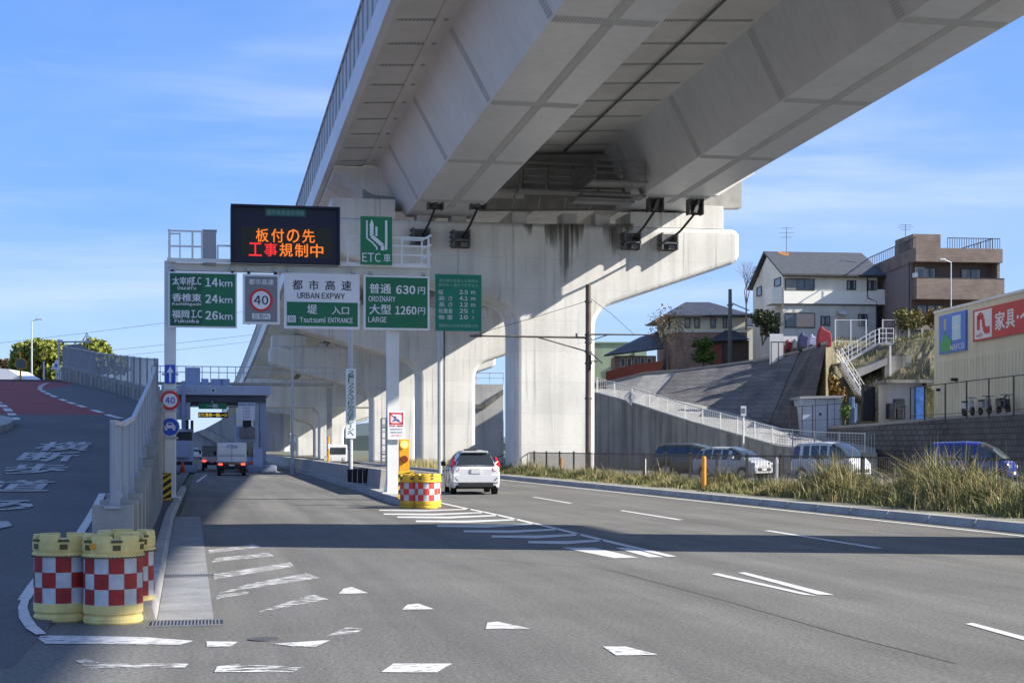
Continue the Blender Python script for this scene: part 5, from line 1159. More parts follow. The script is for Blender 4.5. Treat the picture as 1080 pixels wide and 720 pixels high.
def tree(label, px, pyb, D, w, h, m, seed, name='broadleaf_tree', n=5000, size=.16, grp=None, trunk=.25):
    global rng; rng = np.random.default_rng(seed); R_ = random.Random(seed)
    p = A(px, pyb, D); t = thing(name, label, 'tree', p, 0, grp)
    q = MB(); q.tube((0,0,-.5),(0,0,h*.5),trunk,8,trunk*.6); blobs = []
    for k in range(9):
        a = R_.uniform(0, 6.28); rr = R_.uniform(.1, .38)*w; z = h*R_.uniform(.42, .86); e = (rr*math.cos(a), rr*math.sin(a), z)
        q.tube((0,0,h*R_.uniform(.3,.5)), e, trunk*.35, 6, trunk*.12); blobs.append((*e, w*R_.uniform(.14, .26)))
    blobs.append((0,0,h*.8,w*.25)); q.build('trunk', BARK, t); leaves('crown', blobs, n, size, m, t, .85); return t
gt_ = 'trees beyond the ramp crest'
tree('dense rounded tree behind the yellow diamond sign', 40, 428, 150, 5.2, 6.9, LEAF, 1, n=9000, grp=gt_)
tree('leafy tree just left of the arm sign pole', 55, 428, 155, 4.4, 7.2, LEAF, 2, n=7000, grp=gt_)
tree('rounded tree between the traffic mirror and the lamp post', 26, 428, 152, 4.8, 6.6, LEAF, 3, n=8000, grp=gt_)
tree('low brownish tree at the far left edge', 6, 415, 190, 5.0, 4.0, leafmat('russet_leaves', (.20,.12,.05), (.08,.07,.03)), 4, n=4000, grp=gt_)
tree('leafy tree showing through the curved fence', 103, 415, 160, 6.0, 5.4, LEAF, 5, n=5000, grp=gt_)

# concrete slip road structure seen through the toll gate
t, pts_ = thing('slip_road', 'grey concrete slip road climbing in the distance beyond the toll gate', 'elevated road', A(235, 472, 236)), None
q = MB(); P = [A(*v, 236) for v in [(196,476),(196,459),(207,455),(216,452),(236,441),(246,436),(300,436),(300,476)]]
q.hexa([p for p in P], [p+Vector((SI,CO,0))*6 for p in P]); q.build('deck_body', mat('slip_concrete', (.36,.36,.37), .9, .12, .15, streak=.2), t, W=True)
q = MB(); P = [A(*v, 235.4) for v in [(207,455),(216,452),(258,474),(246,477)]]; q.hexa(P, [p+Vector((SI,CO,0))*.5 for p in P]); q.build('parapet', CONCG, t, W=True)
# ================================================================ RIGHT SIDE: roadside fence, poles, grass
FB = mat('fence_black_brown', (.045,.040,.036), .5, .1, 5)
XF = 18.5
t = thing('roadside_fence', 'low dark picket fence between the grassy verge and the parked cars', 'fence', (XF, 28, .15))
q = MB(); y = 28.0
while y < 91: q.box(XF-.008, XF+.008, y-.007, y+.007, .28, 1.30); y += .14
q.build('pickets', FB, t, W=True); MB().box(XF-.02, XF+.02, 28, 91, 1.30, 1.35).box(XF-.018, XF+.018, 28, 91, .25, .29).build('rails', FB, t, W=True)
y = 28.0
while y <= 91: MB().box(XF-.04, XF+.04, y-.04, y+.04, .1, 1.42).build('fence_post', FB, t, W=True); y += 3.15
rb = thing('stub_fence', 'short slanting handrail beside the nearest pier base', 'fence', (16.6, 90.5, .1)); P0 = [(16.6,90.5),(17.6,90.8),(18.5,91)]
q = MB()
for k in range(9): x = 16.6+k*.24; q.box(x-.012,x+.012,90.6,90.63,.15,.75+k*.075)
q.bar((16.6,90.62,.75),(18.5,90.62,1.36),.05).build('handrail', FB, rb, W=True)
# kerbside posts
def post(label, px, pyt, pyb, D, col, r, cat='bollard', name='marker_post', band=True):
    p = W((px-540)/1600*D, D, .15); h_ = CH+(472-pyt)/1600*D-.15; t = thing(name, label, cat, p)
    MB().tube((0,0,0),(0,0,h_),r,12).sphere((0,0,h_),r,10,.5).build('post_body', col, t, smooth=False)
    if band: MB().tube((0,0,h_-.2),(0,0,h_-.08),r+.006,12).build('reflective_band', SWHITE, t)
post('orange marker post in the grass right of the silver compact car', 742.5, 482, 510, 52, ORANGE, .075, band=False)
post('orange marker post low at the left end of the dark fence', 591.5, 483, 498, 84, ORANGE, .09, band=False)
post('thin white post in the grass in front of the white minivan', 819, 483, 505, 60, WPAINT, .06)
post('thin white post in the grass right of the slim dark pole', 680, 484, 503, 70, WPAINT, .06)
# slim dark pole with arms
D = 83; s = D/1600; p = W((620.5-540)*s, D, .15); UP = mat('weathered_steel_pole', (.16,.13,.11), .75, .15, 2, streak=.25)
t = thing('overhead_pole', 'slim dark brown pole with long side arms in front of the nearest pier', 'utility pole', p, -TH)
zz = lambda py: CH+(472-py)*s-.15; xx = lambda px: (px-620.5)*s
MB().tube((0,0,0),(0,0,zz(300)),.17,14,.15).build('pole', UP, t)
MB().tube((0,0,zz(356)),(xx(495),0,zz(354)),.055,8,.045).tube((xx(567),0,zz(355.5)),(0,0,zz(371)),.04,6).box(xx(497),xx(508),-.08,.08,zz(355.5),zz(353)).box(xx(506),xx(507.5),-.05,.05,zz(355),zz(350)).box(xx(607),xx(609),-.05,.05,zz(356),zz(351.5)).build('left_arm', UP, t)
MB().tube((0,0,zz(352.5)),(xx(690),0,zz(353)),.05,8,.035).tube((0,0,zz(360)),(xx(641),0,zz(353)),.03,6).build('right_arm', UP, t)
q = MB()
for py in (318, 353, 357, 361, 371, 383, 420): q.tube((0,0,zz(py)-.05),(0,0,zz(py)+.05),.2,14)
q.build('clamps', DARKM, t)
MB().bar((xx(624),-.1,zz(373)),(xx(635),-.2,zz(383)),.5,.06).bar((0,0,zz(381)),(xx(630),-.1,zz(381)),.06).build('tilted_panel', DARKM, t)
MB().path([(0,0,zz(313)),(xx(645),0,zz(331)),(xx(668),0,zz(352))],.014,5).path([(0,0,zz(317)),(xx(560),.5,zz(335)),(xx(498),1,zz(352))],.014,5).build('guy_wires', BLK, t)
# ================================================================ GRASS (nobody could count it)
def blades(name, pts, hts, m, label, width=.016, lean=.35, seed=3, cat='grass'):
    r = np.random.default_rng(seed); n = len(pts); P = np.array(pts); H = np.array(hts)[:, None]
    a = r.random((n,1))*2*np.pi; w = np.concatenate([np.cos(a), np.sin(a), 0*a], 1)*width*(.6+.8*r.random((n,1)))
    b = r.random((n,1))*2*np.pi; ln_ = (r.random((n,1))**1.3)*lean*H; d = np.concatenate([np.cos(b)*ln_, np.sin(b)*ln_, H*0], 1)
    up = np.array([[0,0,1.0]]); m1 = P+d*.35+up*H*.55; tp_ = P+d+up*H*(1-.25*(ln_/H))
    V = np.stack([P-w, P+w, m1+w*.8, m1-w*.8, tp_+w*.15, tp_-w*.15], 1).reshape(-1, 3)
    i = np.arange(n)[:, None]*6; F = np.concatenate([i+np.array([[0,1,2,3]]), i+np.array([[3,2,4,5]])], 1).reshape(-1)
    me = bpy.data.meshes.new(name); me.vertices.add(len(V)); me.vertices.foreach_set('co', V.ravel()); me.loops.add(len(F)); me.loops.foreach_set('vertex_index', F)
    nf = len(F)//4; me.polygons.add(nf); me.polygons.foreach_set('loop_start', np.arange(nf)*4); me.polygons.foreach_set('loop_total', np.full(nf, 4)); me.materials.append(m); me.update(calc_edges=True)
    o = bpy.data.objects.new(name, me); COL.objects.link(o); o['kind'] = 'stuff'; o['label'] = label; o['category'] = cat; return o
GR1 = mat('straw_grass', (.54,.43,.21), .8, .1, 1.6, col2=(.17,.175,.06)); GR2 = mat('green_weeds', (.20,.23,.06), .8, .1, 1.6, col2=(.06,.075,.03)); GR3 = mat('dry_plume', (.62,.52,.33), .8, .1, 5)
r = np.random.default_rng(11)
def dens(x, y):   # uneven clumps along the verge
    return .5+.5*math.sin(y*.55+1.3)*math.sin(y*.23+x*.8)+.35*math.sin(y*1.7+x*2.1)
pts = []; hts = []; p2 = []; h2 = []; p3 = []; h3 = []
clumps = [(17.7, 33.0, 1.5, 1.2), (18.1, 35.8, 1.1, 1.3), (17.4, 38.6, 1.3, .85), (17.9, 29, 1.6, 1.0), (17.9, 40.9, .9, 1.25), (17.5, 45.5, 1.4, .7), (17.9, 50.5, 1.2, .85), (17.2, 54, 1.1, .5), (17.8, 58, 1.5, .7), (17.5, 64.5, 1.4, .65), (17.7, 69.5, 1.3, .8), (17.4, 75, 1.4, .7), (17.7, 82, 1.6, .9), (17.8, 87.5, 1.1, .7), (17.4, 25, 1.8, 1.1), (17.0, 43.2, .7, .5), (16.9, 61, .7, .4), (16.9, 48.2, .7, .4), (18.2, 44.5, .8, .7)]
for (cx, cy, cr_, ch) in clumps:
    n = int(2300*cr_*(1.5 if cy < 45 else 1)); ph = r.uniform(0, 6.3)
    g = r.normal(size=(n, 2))*np.array([.6, 1.15])*cr_*.72
    for dx, dy in g:
        x, y = cx+dx, cy+dy
        if x < 16.2+.35*math.sin(y*2+x)+.15*math.sin(y*7) or x > 20.4: continue
        k = math.exp(-(dx*dx*1.3+dy*dy*.55)/(cr_*cr_)); h_ = (1.12 if cy < 44 else .88)*ch*(.16+.85*k)*r.uniform(.25, 1.1)*(1+.25*math.sin(dy*4+ph))
        if r.random() < .52+.25*math.sin(y*1.1+x): pts.append((x, y, .15)); hts.append(h_)
        else: p2.append((x, y, .15)); h2.append(h_*.8)
        if r.random() < .006: p3.append((x, y, .15)); h3.append(h_*1.3+.25)
for _ in range(60000):
    y = 26+66*r.random()**1.2; x = 16.4+3.6*r.random()**.8
    d_ = dens(x, y)
    if r.random() > d_+.25: continue
    h_ = r.uniform(.04, .38)*(.35+.65*max(d_, 0))
    if r.random() < .6: pts.append((x, y, .15)); hts.append(h_)
    else: p2.append((x, y, .15)); h2.append(h_)
for _ in range(3500):      # weeds round the pier feet and under the bridge
    x = r.uniform(15.7, 18.2); y = r.uniform(92, 128)
    pts.append((x, y, .1)); hts.append(r.uniform(.2, .9))
blades('verge_grass', pts, hts, GR1, 'tall straw coloured grass growing along the verge fence', .0075, 1.15)
blades('verge_weeds', p2, h2, GR2, 'darker green weeds mixed into the verge grass', .014, 1.2, 5)
def plumes(name, P, H):
    o = blades(name, P, H, GR3, 'pale feathery grass heads arching above the verge', .006, .8, 9)
    return o
plumes('grass_plumes', p3, h3)
# gravelly leaf litter
# ================================================================ DRIVEWAY AND RETAINING WALLS
MESHW = mat('white_mesh_fence', (.62,.64,.66), .5, .05, 3)
TW = [(606,414.5,113),(628,415.5,112),(662,424.5,109),(695,435.5,106),(728,446,103),(760,455,100),(790,463.5,97),(820,472,94),(860,476.5,91),(925,479.5,87)]
def camp(px, py, D): return A(px, py, D)
TP = [camp(*v) for v in TW]; RV = Vector((SI, CO, 0))
w = thing('driveway_wall', 'stained grey concrete wall holding up the sloping side road', 'wall', (TP[6].x, TP[6].y, 0)); q = MB()
for a, c in zip(TP, TP[1:]): q.hexa([Vector((a.x,a.y,-.1)), Vector((c.x,c.y,-.1)), Vector((c.x,c.y,-.1))+RV*.4, Vector((a.x,a.y,-.1))+RV*.4], [a, c, c+RV*.4, a+RV*.4])
q.build('wall_body', mat('driveway_wall_concrete', (.44,.42,.38), .9, .12, .5, bump=.4, bscale=6, streak=.42), w, W=True)
q = MB()
for a, c in zip(TP, TP[1:]): q.hexa([a-RV*.06, c-RV*.06, c+RV*.46, a+RV*.46], [p+Vector((0,0,.14)) for p in (a-RV*.06, c-RV*.06, c+RV*.46, a+RV*.46)])
q.build('coping', CONCG, w, W=True)
q = MB(); BL = [(606,410,122.5),(640,409.5,121.5),(668,412.5,117.7),(693,416.5,114.7),(735,425.5,110.3),(775,435.5,106.8),(811,446,103.4),(852,456,104),(880,462,100),(925,472,94)]
bp_ = lambda px: (px, float(np.interp(px, [v[0] for v in BL], [v[1] for v in BL])), float(np.interp(px, [v[0] for v in BL], [v[2] for v in BL])))
tp_ = lambda px: (px, float(np.interp(px, [v[0] for v in TW], [v[1] for v in TW])), float(np.interp(px, [v[0] for v in TW], [v[2] for v in TW])))
xs_ = list(range(606, 926, 15))+[925]
for u_, v_ in zip(xs_, xs_[1:]): q.face(camp(*tp_(u_))+RV*.4, camp(*tp_(v_))+RV*.4, camp(*bp_(v_))+RV*.3, camp(*bp_(u_))+RV*.3)
structure('side_road', q, mat('side_road_concrete', (.34,.335,.32), .95, .1, .5, speck=.2, speckscale=15, spec=.05))
f = thing('mesh_fence', 'white mesh fence following the sloping side road down to the parked vans', 'fence', (TP[6].x, TP[6].y, TP[6].z))
FT = along([(p.x, p.y, p.z+.14) for p in TP], .24); hs = [1.02+.0*i for i in range(len(FT))]
q = MB()
for p in FT: q.box(p.x-.009, p.x+.009, p.y-.009, p.y+.009, p.z+.03, p.z+1.05)
for u, v in zip(FT[::5], FT[5::5]):
    for k in range(7): q.bar((u.x,u.y,u.z+.1+k*.155),(v.x,v.y,v.z+.1+k*.155),.016)
q.build('wire_mesh', MESHW, f, W=True)
q = MB()
for u, v in zip(FT[::5], FT[5::5]): q.bar((u.x,u.y,u.z+1.07),(v.x,v.y,v.z+1.07),.05); q.bar((u.x,u.y,u.z+.04),(v.x,v.y,v.z+.04),.04)
q.build('rails', WPAINT, f, W=True)
for p in along([(p.x, p.y, p.z+.14) for p in TP], 2.0): MB().box(p.x-.035, p.x+.035, p.y-.035, p.y+.035, p.z-.1, p.z+1.12).build('fence_post', WPAINT, f, W=True)
# abutment seen between the piers
t = thing('abutment', 'grey concrete abutment block with a thin railing, in the gap between the two nearest piers', 'abutment', (A(512,412,150).x, A(512,412,150).y, 0)); q = MB()
P = [A(*v, 150) for v in [(488,488),(488,405),(531,405),(531,488)]]; q.hexa(P, [p+RV*3 for p in P]); q.build('block', CONC, t, W=True)
P = [A(*v, 149.7) for v in [(488,426),(510,426),(531,410),(531,416),(511,431),(488,431)]]; q = MB(); q.hexa(P, [p+RV*.28 for p in P]); q.build('slanting_ledge', CONCD, t, W=True)
q = MB(); a = A(488,405,150.3); c = A(531,405,150.3)
for k in range(4): p = a.lerp(c, k/3); q.tube(p, p+Vector((0,0,1.1)), .04, 6)
q.tube(a+Vector((0,0,1.1)), c+Vector((0,0,1.1)), .04, 6).tube(a+Vector((0,0,.6)), c+Vector((0,0,.6)), .03, 6).build('railing', GALV, t, W=True)
# railing seen between the piers
# block retaining wall, leaning back
BLKW = brickmat('retaining_blocks', (.185,.18,.178), (.10,.10,.10), 1.0, .62, .34, axis='XZ', msize=.025)
BW = brickmat('stone_pitching', (.21,.20,.195), (.10,.095,.09), 1.0, .5, .32, axis='SUM', msize=.035, bump=.8)
def wallstrip(name, label, top, bot, m, cat='wall', thick=.6, coping=True, **k):
    T = [camp(*v) for v in top]; B = [camp(*v) for v in bot]; o = B[len(B)//2]; t = thing(name, label, cat, (o.x, o.y, o.z)); q = MB()
    n = len(T); q.v = [tuple(p) for p in T]+[tuple(p) for p in B]+[tuple(p+RV*thick) for p in T]+[tuple(p+RV*thick) for p in B]
    for i in range(n-1):
        q.f += [(n+i, n+i+1, i+1, i), (i, i+1, 2*n+i+1, 2*n+i), (2*n+i, 2*n+i+1, 3*n+i+1, 3*n+i)]
    q.f += [(0, 2*n, 3*n, n), (n-1, 2*n-1, 4*n-1, 3*n-1)]
    q.build('wall_face', m, t, W=True)
    if coping:
        c = MB()
        for u, v in zip(T, T[1:]): c.hexa([u-RV*.1, v-RV*.1, v+RV*(thick+.05), u+RV*(thick+.05)], [p+Vector((0,0,.16)) for p in (u-RV*.1, v-RV*.1, v+RV*(thick+.05), u+RV*(thick+.05))])
        c.build('coping', CONCG, t, W=True)
    return t
wallstrip('retaining_wall', 'big leaning grey block wall below the two storey houses', [(714,392,119),(760,386,117.5),(800,380.5,115.5),(843,371.5,112)], [(693,417,114.5),(735,426,110.5),(775,436,107),(811,446,103.5)], BLKW)
wallstrip('retaining_wall', 'shade-toned block wall at the right end of the big leaning wall, above the shed', [(843.3,371.5,112.2),(858,366.5,108),(872,362,104.5)], [(811.3,446,103.7),(830,452,102.9),(852,456,102.2)], brickmat('retaining_blocks_shade', (.15,.14,.135), (.08,.08,.08), 1.0, .62, .34))  # same blocks in a darker tone, the shade put into the colour
wallstrip('retaining_wall', 'pale leaning revetment at the left foot of the big block wall', [(640,404,124),(680,394,121.5),(714,391.5,119.5)], [(640,410,122),(668,413,118),(693,417,115)], mat('pale_revetment', (.40,.39,.36), .9, .1, 1, streak=.2))
MB_ = None
wallstrip('garden_wall', 'low brick red wall in front of the dark roofed house', [(639,392,128),(668,384,127),(698,380.5,126)], [(639,402,128),(668,398,127),(698,395,126)], mat('brick_red_render', (.28,.08,.055), .85, .1, 1), thick=.3, coping=False)
# terrace wall on the right
TT = [(846,455,107),(880,451.5,100),(925,448.5,94.5),(1000,441.5,88),(1080,436.5,77),(1190,430,66)]
TB_ = [(v[0], 472+1.6*1600/v[2]-2, v[2]-.6) for v in TT]
wallstrip('terrace_wall', 'stone pitched wall below the shop terrace, behind the blue minivan', TT, TB_, BW)
q = MB(); T = [camp(*v) for v in TT]
for u, v in zip(T, T[1:]): q.face(u+RV*.3, v+RV*.3, v+RV*.3+Vector((8,24,0)), u+RV*.3+Vector((6,14,0)))
structure('terrace_ground', q, PARK)
# ---- the hillside sheet
SOIL = mat('hillside_soil', (.27,.22,.14), .95, .2, .35, col2=(.07,.08,.035), speck=.4, speckscale=6, bump=.8, bscale=4)
cols = [(590,[(414,126),(410,135),(406,160),(400,190),(396,260)]),(612,[(412,124),(408,130),(404,150),(400,185),(396,260)]),(640,[(411,122.6),(404.5,124.6),(402,140),(398,180),(396,260)]),
 (714,[(416,119),(392.5,119.7),(390,125),(392,160),(392,260)]),(760,[(430,117),(387,118.2),(384,124),(386,160),(388,260)]),(800,[(430,114),(381.5,116.1),(378,121),(380,160),(384,260)]),(843,[(445,112.5),(372.5,113.4),(366,120),(368,150),(372,260)]), (858,[(453,104),(368,108.8),(362,116),(366,150),(370,260)]), (871,[(452,103.2),(420,104.2),(363.5,105.2),(359,112),(362,260)]),
 (880,[(450,105),(416,108),(380,110),(357,116),(360,260)]),(895,[(449,106),(416,108),(385,111),(357,117.6),(356,260)]),(930,[(446,104),(417,105.5),(392,108.5),(362,113.5),(350,260)]),(960,[(444,102),(413,103.5),(388,107),(355,112),(340,260)]),(985,[(442,100),(410,102),(380,106),(349,112),(335,260)]),(1100,[(438,98),(405,100),(370,105),(340,112),(320,260)]),(1400,[(430,95),(395,98),(350,105),(320,112),(300,260)])]
rows = 26; grid = []
for px, pr in cols:
    P = [camp(px, a, b) for a, b in pr]; seg = [0]
    for u, v in zip(P, P[1:]): seg.append(seg[-1]+min((v-u).length, 12))
    line = []
    for i in range(rows):
        d = seg[-1]*i/(rows-1); j = max(k for k in range(len(seg)-1) if seg[k] <= d+1e-6); line.append(P[j].lerp(P[j+1], min(1, (d-seg[j])/(seg[j+1]-seg[j]))))
    grid.append(line)
fine = []
for (u, v) in zip(grid, grid[1:]):
    for k in range(6): fine.append([a.lerp(b, k/6) for a, b in zip(u, v)])
fine.append(grid[-1]); R3 = random.Random(4)
q = MB(); nr_ = rows
for i, l in enumerate(fine):
    for j, p in enumerate(l): q.v.append((p.x, p.y, p.z-.12+(R3.uniform(-.12,.12) if 0 < j < nr_-1 and i > 6*9 else 0)))
for i in range(len(fine)-1):
    for j in range(nr_-1): q.f.append((i*nr_+j, (i+1)*nr_+j, (i+1)*nr_+j+1, i*nr_+j+1))
structure('hillside', q, SOIL, smooth=False)
# ================================================================ BUILDINGS ON THE HILL
def local(px0, D0, zb): return ((px0-540)/1600*D0, D0, zb)
def frame(name, label, cat, px0, D0, pyb, group=None):
    zb = CH+(472-pyb)/1600*D0; X0 = (px0-540)/1600*D0; t = thing(name, label, cat, W(X0, D0, zb), -TH, group)
    lx_ = lambda px, d=0: (px-540)/1600*(D0+d)-X0; lz = lambda py, d=0: CH+(472-py)/1600*(D0+d)-zb
    return t, lx_, lz
WF = mat('window_frame_dark', (.05,.05,.055), .5, .05, 3); WFL = mat('window_frame_light', (.55,.56,.56), .5, .05, 3); WG = mat('house_glass', (.06,.08,.10), .08, .3, 1.5, spec=.8)
CURT = mat('curtain_grey', (.34,.34,.33), .8, .15, 6)
def win(t, x0, x1, z0, z1, y=0, side=False, fr=WF, gl=WG, mull=1, shutter=None):
    d = .07
    if not side:
        f = MB().box(x0-d, x1+d, y-.09, y-.02, z0-d, z0).box(x0-d, x1+d, y-.09, y-.02, z1, z1+d).box(x0-d, x0, y-.09, y-.02, z0, z1).box(x1, x1+d, y-.09, y-.02, z0, z1)
        for k in range(1, mull+1): xm = x0+(x1-x0)*k/(mull+1); f.box(xm-.03, xm+.03, y-.08, y-.03, z0, z1)
        f = f.build('window', fr, t); MB().box(x0, x1, y-.045, y-.012, z0, z1).build('pane', gl, f)
        if not shutter and x1-x0 > .5: MB().box(x0+.02, x0+(x1-x0)*.3, y-.058, y-.047, z0+.02, z1-.02).box(x1-(x1-x0)*.18, x1-.02, y-.058, y-.047, z0+.02, z1-.02).build('curtain', CURT, f)
        if shutter: MB().box(x0+(x1-x0)*shutter[0], x0+(x1-x0)*shutter[1], y-.10, y-.05, z0, z1).build('shutter', shutter[2], f)
    else:       # on a wall facing -x at x=x0 plane; (x0,x1) are y coordinates, y is the x of the wall
        f = MB().box(y-.09, y-.02, x0-d, x1+d, z0-d, z0).box(y-.09, y-.02, x0-d, x1+d, z1, z1+d).box(y-.09, y-.02, x0-d, x0, z0, z1).box(y-.09, y-.02, x1, x1+d, z0, z1).build('window', fr, t)
        MB().box(y-.045, y-.012, x0, x1, z0, z1).build('pane', gl, f)
ROOF = mat('slate_roof', (.075,.078,.085), .7, .12, 2, bump=.3, bscale=12); ROOFT = brickmat('tiled_roof', (.06,.065,.075), (.03,.03,.035), 1, .5, .28, rough=.55, bump=.5)
# cream gabled house
CREAM = mat('cream_render', (.84,.81,.68), .85, .04, 1, streak=.08); CRG = mat('grey_cream_render', (.66,.64,.56), .85, .05, 1, streak=.12)
t, X, Z = frame('gabled_house', 'cream two storey house with dark gabled roof and a rusty orange patch', 'house', 826, 125, 358)
t.rotation_euler = (0, 0, -TH+math.radians(7)); zf = Z(320); ze = Z(289.5); zr_ = Z(267, 5.5); Wd = X(929); xb = .6
MB().hexa([(0,0,-1.5),(Wd,0,-1.5),(Wd+xb,11,-1.5),(xb,11,-1.5)], [(0,0,zf),(Wd,0,zf),(Wd+xb,11,zf),(xb,11,zf)]).build('lower_wall', CRG, t)
w_ = MB().hexa([(0,0,zf+.002),(Wd,0,zf+.002),(Wd+xb,11,zf+.002),(xb,11,zf+.002)], [(0,0,ze),(Wd,0,ze),(Wd+xb,11,ze),(xb,11,ze)])
w_.hexa([(0,0,ze),(.2,0,ze),(xb+.2,11,ze),(xb,11,ze)], [(xb/2,5.5,zr_-.2),(xb/2+.2,5.5,zr_-.2),(xb/2+.2,5.51,zr_-.2),(xb/2,5.51,zr_-.2)])
w_.hexa([(Wd-.2,0,ze),(Wd,0,ze),(Wd+xb,11,ze),(Wd+xb-.2,11,ze)], [(Wd+xb/2-.2,5.5,zr_-.2),(Wd+xb/2,5.5,zr_-.2),(Wd+xb/2,5.51,zr_-.2),(Wd+xb/2-.2,5.51,zr_-.2)])
w_.build('upper_wall', CREAM, t)
rf_ = MB(); e0 = (-.25,-.5,ze-.12); e1 = (Wd+.5,-.5,ze-.12); r0 = (xb/2-.35,5.5,zr_); r1 = (Wd+xb/2+.35,5.5,zr_); b0 = (xb-.4,11.5,ze-.12); b1 = (Wd+xb+.4,11.5,ze-.12)
up = lambda p: (p[0], p[1], p[2]+.16)
rf_.hexa([e0,e1,r1,r0],[up(e0),up(e1),up(r1),up(r0)]).hexa([r0,r1,b1,b0],[up(r0),up(r1),up(b1),up(b0)]); rfo = rf_.build('roof', ROOF, t)
L3 = lambda u, v: Vector(r0).lerp(Vector(r1), u).lerp(Vector(e0).lerp(Vector(e1), u), v)+Vector((0,-.01,.168))
MB().face(L3(.13,.02),L3(.24,.02),L3(.235,.13),L3(.20,.21),L3(.165,.17),L3(.14,.08)).build('rust_patch', mat('rust', (.42,.17,.04), .9, .3, 4), rfo)
MB().tube(e0,e1,.07,8).build('gutter', TRIM, rfo)
win(t, X(828.5), X(859), Z(305.5), Z(294.5), mull=2, shutter=(0,.36,mat('shutter_grey', (.25,.25,.24), .6, .05, 2))); win(t, X(896), X(904.5), Z(304), Z(295.5)); win(t, X(919), X(927), Z(304), Z(295.5))
MB().box(0.02, Wd-.02, -.16, -.001, zf+.0, Z(306.8)).box(X(929)+.0, X(944), -.16, 1.2, zf, Z(304)).box(X(814.5), -.0, .2, 2.2, zf, Z(302.5)).build('balcony_band', mat('cream_panel', (.88,.86,.76), .8, .02, 1), t)
MB().box(.02, Wd-.02, -.18, -.002, zf-.08, zf).build('floor_trim', WF, t)
win(t, X(828.5), X(859.5), Z(344.5), Z(330.5), mull=1, shutter=(.38,1,mat('peach_shutter', (.62,.46,.35), .7, .03, 2))); win(t, X(867.5), X(876), Z(342), Z(333.5)); win(t, X(908.5), X(917), Z(342.5), Z(331))
MB().hexa([(X(884),-.9,Z(331.5)),(X(892),-.9,Z(331.5)),(X(892),0,Z(326)),(X(884),0,Z(326))],[(X(884),-.9,Z(331)),(X(892),-.9,Z(331)),(X(892),0,Z(325)),(X(884),0,Z(325))]).build('door_hood', CRG, t)
for (ya, yb, pa, pb, d) in ((7.6,8.9,311,303,8),(4.6,5.6,311.5,306,5),(.7,2.4,301,294,1.5),(1.0,2.6,343,331,1.8)): win(t, ya, yb, Z(pa, d), Z(pb, d), y=xb*ya/11, side=True)
MB().tube((Wd-.1,-.12,-1),(Wd-.1,-.12,Z(317)),.05,8).path([(Wd-.1,-.12,Z(317)),(Wd-.9,-.14,Z(313)),(Wd-.9,-.14,ze)],.05,6).build('downpipe', TRIM, t)
def aerial(label, px, pyb, pyt, D):
    p = camp(px, pyb, D); h_ = (pyb-pyt)/1600*D; t = thing('roof_aerial', label, 'aerial', p, -TH); q = MB().tube((0,0,-.3),(0,0,h_),.025,6)
    for k, w in ((.98,.5),(.80,.62),(.62,.4)):
        q.tube((-w,0,h_*k),(w,0,h_*k),.014,5)
        for j in range(5): q.tube((-w+j*w/2,-.18,h_*k),(-w+j*w/2,.18,h_*k),.01,4)
    q.build('mast_and_rods', DARKM, t)
aerial('spindly television aerial on the cream house ridge', 829.5, 267, 240, 130); aerial('small television aerial on the brown apartment roof', 955, 250, 237, 128)
# apartment block
BRN = brickmat('brown_tile', (.27,.205,.165), (.21,.165,.14), 1, .45, .12, axis='SUM', msize=.01, bump=.1); BRD = mat('recess_shade_brown', (.13,.09,.075), .8, .05, 1); GSH = mat('side_shade_brown', (.20,.165,.155), .85, .05, 1)  # recess and side browns carry the shade there in their colour
t, X, Z = frame('apartment_block', 'brown tiled three storey block with deep balconies and roof railings', 'apartment block', 965, 118, 352)
t.rotation_euler = (0, 0, -TH+math.radians(7)); x1 = X(1058); dp = 14; xb = 1.0
MB().hexa([(.05,.9,-1),(x1,.9,-1),(x1+xb,dp,-1),(xb,dp,-1)],[(.05,.9,Z(276)),(x1,.9,Z(276)),(x1+xb,dp,Z(276)),(xb,dp,Z(276))]).build('wall', GSH, t)
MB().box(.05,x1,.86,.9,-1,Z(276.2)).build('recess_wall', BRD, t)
MB().box(-.02,X(1060.5),-.25,.9,Z(276),Z(261.5)).hexa([(-.02,.9,Z(276)),(x1,.9,Z(276)),(x1+xb,dp,Z(276)),(xb-.05,dp,Z(276))],[(-.02,.9,Z(261.5)),(x1,.9,Z(261.5)),(x1+xb,dp,Z(261.5)),(xb-.05,dp,Z(261.5))]).build('roof_parapet', BRN, t)
for pa, pb in ((315.5,293.5),(348,336)): MB().box(.0,X(1061.8),-.35,-.15,Z(pa),Z(pb)).box(.0,.2,-.15,.9,Z(pa),Z(pb)).box(X(1060),X(1061.8),-.15,.9,Z(pa),Z(pb)).box(.2,X(1060),-.15,.86,Z(pa),Z(pa)+.15).build('balcony', BRN, t)
MB().box(-.03,X(1061.8),-.37,-.13,Z(293.5),Z(292.7)).build('balcony_cap', TRIM, t)
MB().box(X(1055),x1,-.14,.9,Z(293),Z(276)).build('side_pier', BRN, t)
MB().box(X(969.5),X(1000),1.2,5,Z(261.5),Z(246.2,1)).build('roof_hut', BRN, t)
win(t, X(970.5), X(979), Z(292), Z(281.5), y=.86, mull=0, fr=WFL); win(t, X(980), X(991.5), Z(293), Z(281.5), y=.86); win(t, X(1021), X(1042), Z(293), Z(282), y=.86); win(t, X(972), X(982), Z(334), Z(321), y=.86, mull=0); win(t, X(984), X(1000), Z(334), Z(321), y=.86)
q = MB(); xr0, xr1 = X(1001), X(1059)
n = 22
for k in range(n+1): x = xr0+(xr1-xr0)*k/n; q.box(x-.018,x+.018,.0,.04,Z(261.5),Z(250.3))
q.box(xr0,xr1,-.01,.05,Z(250.6),Z(249.8))
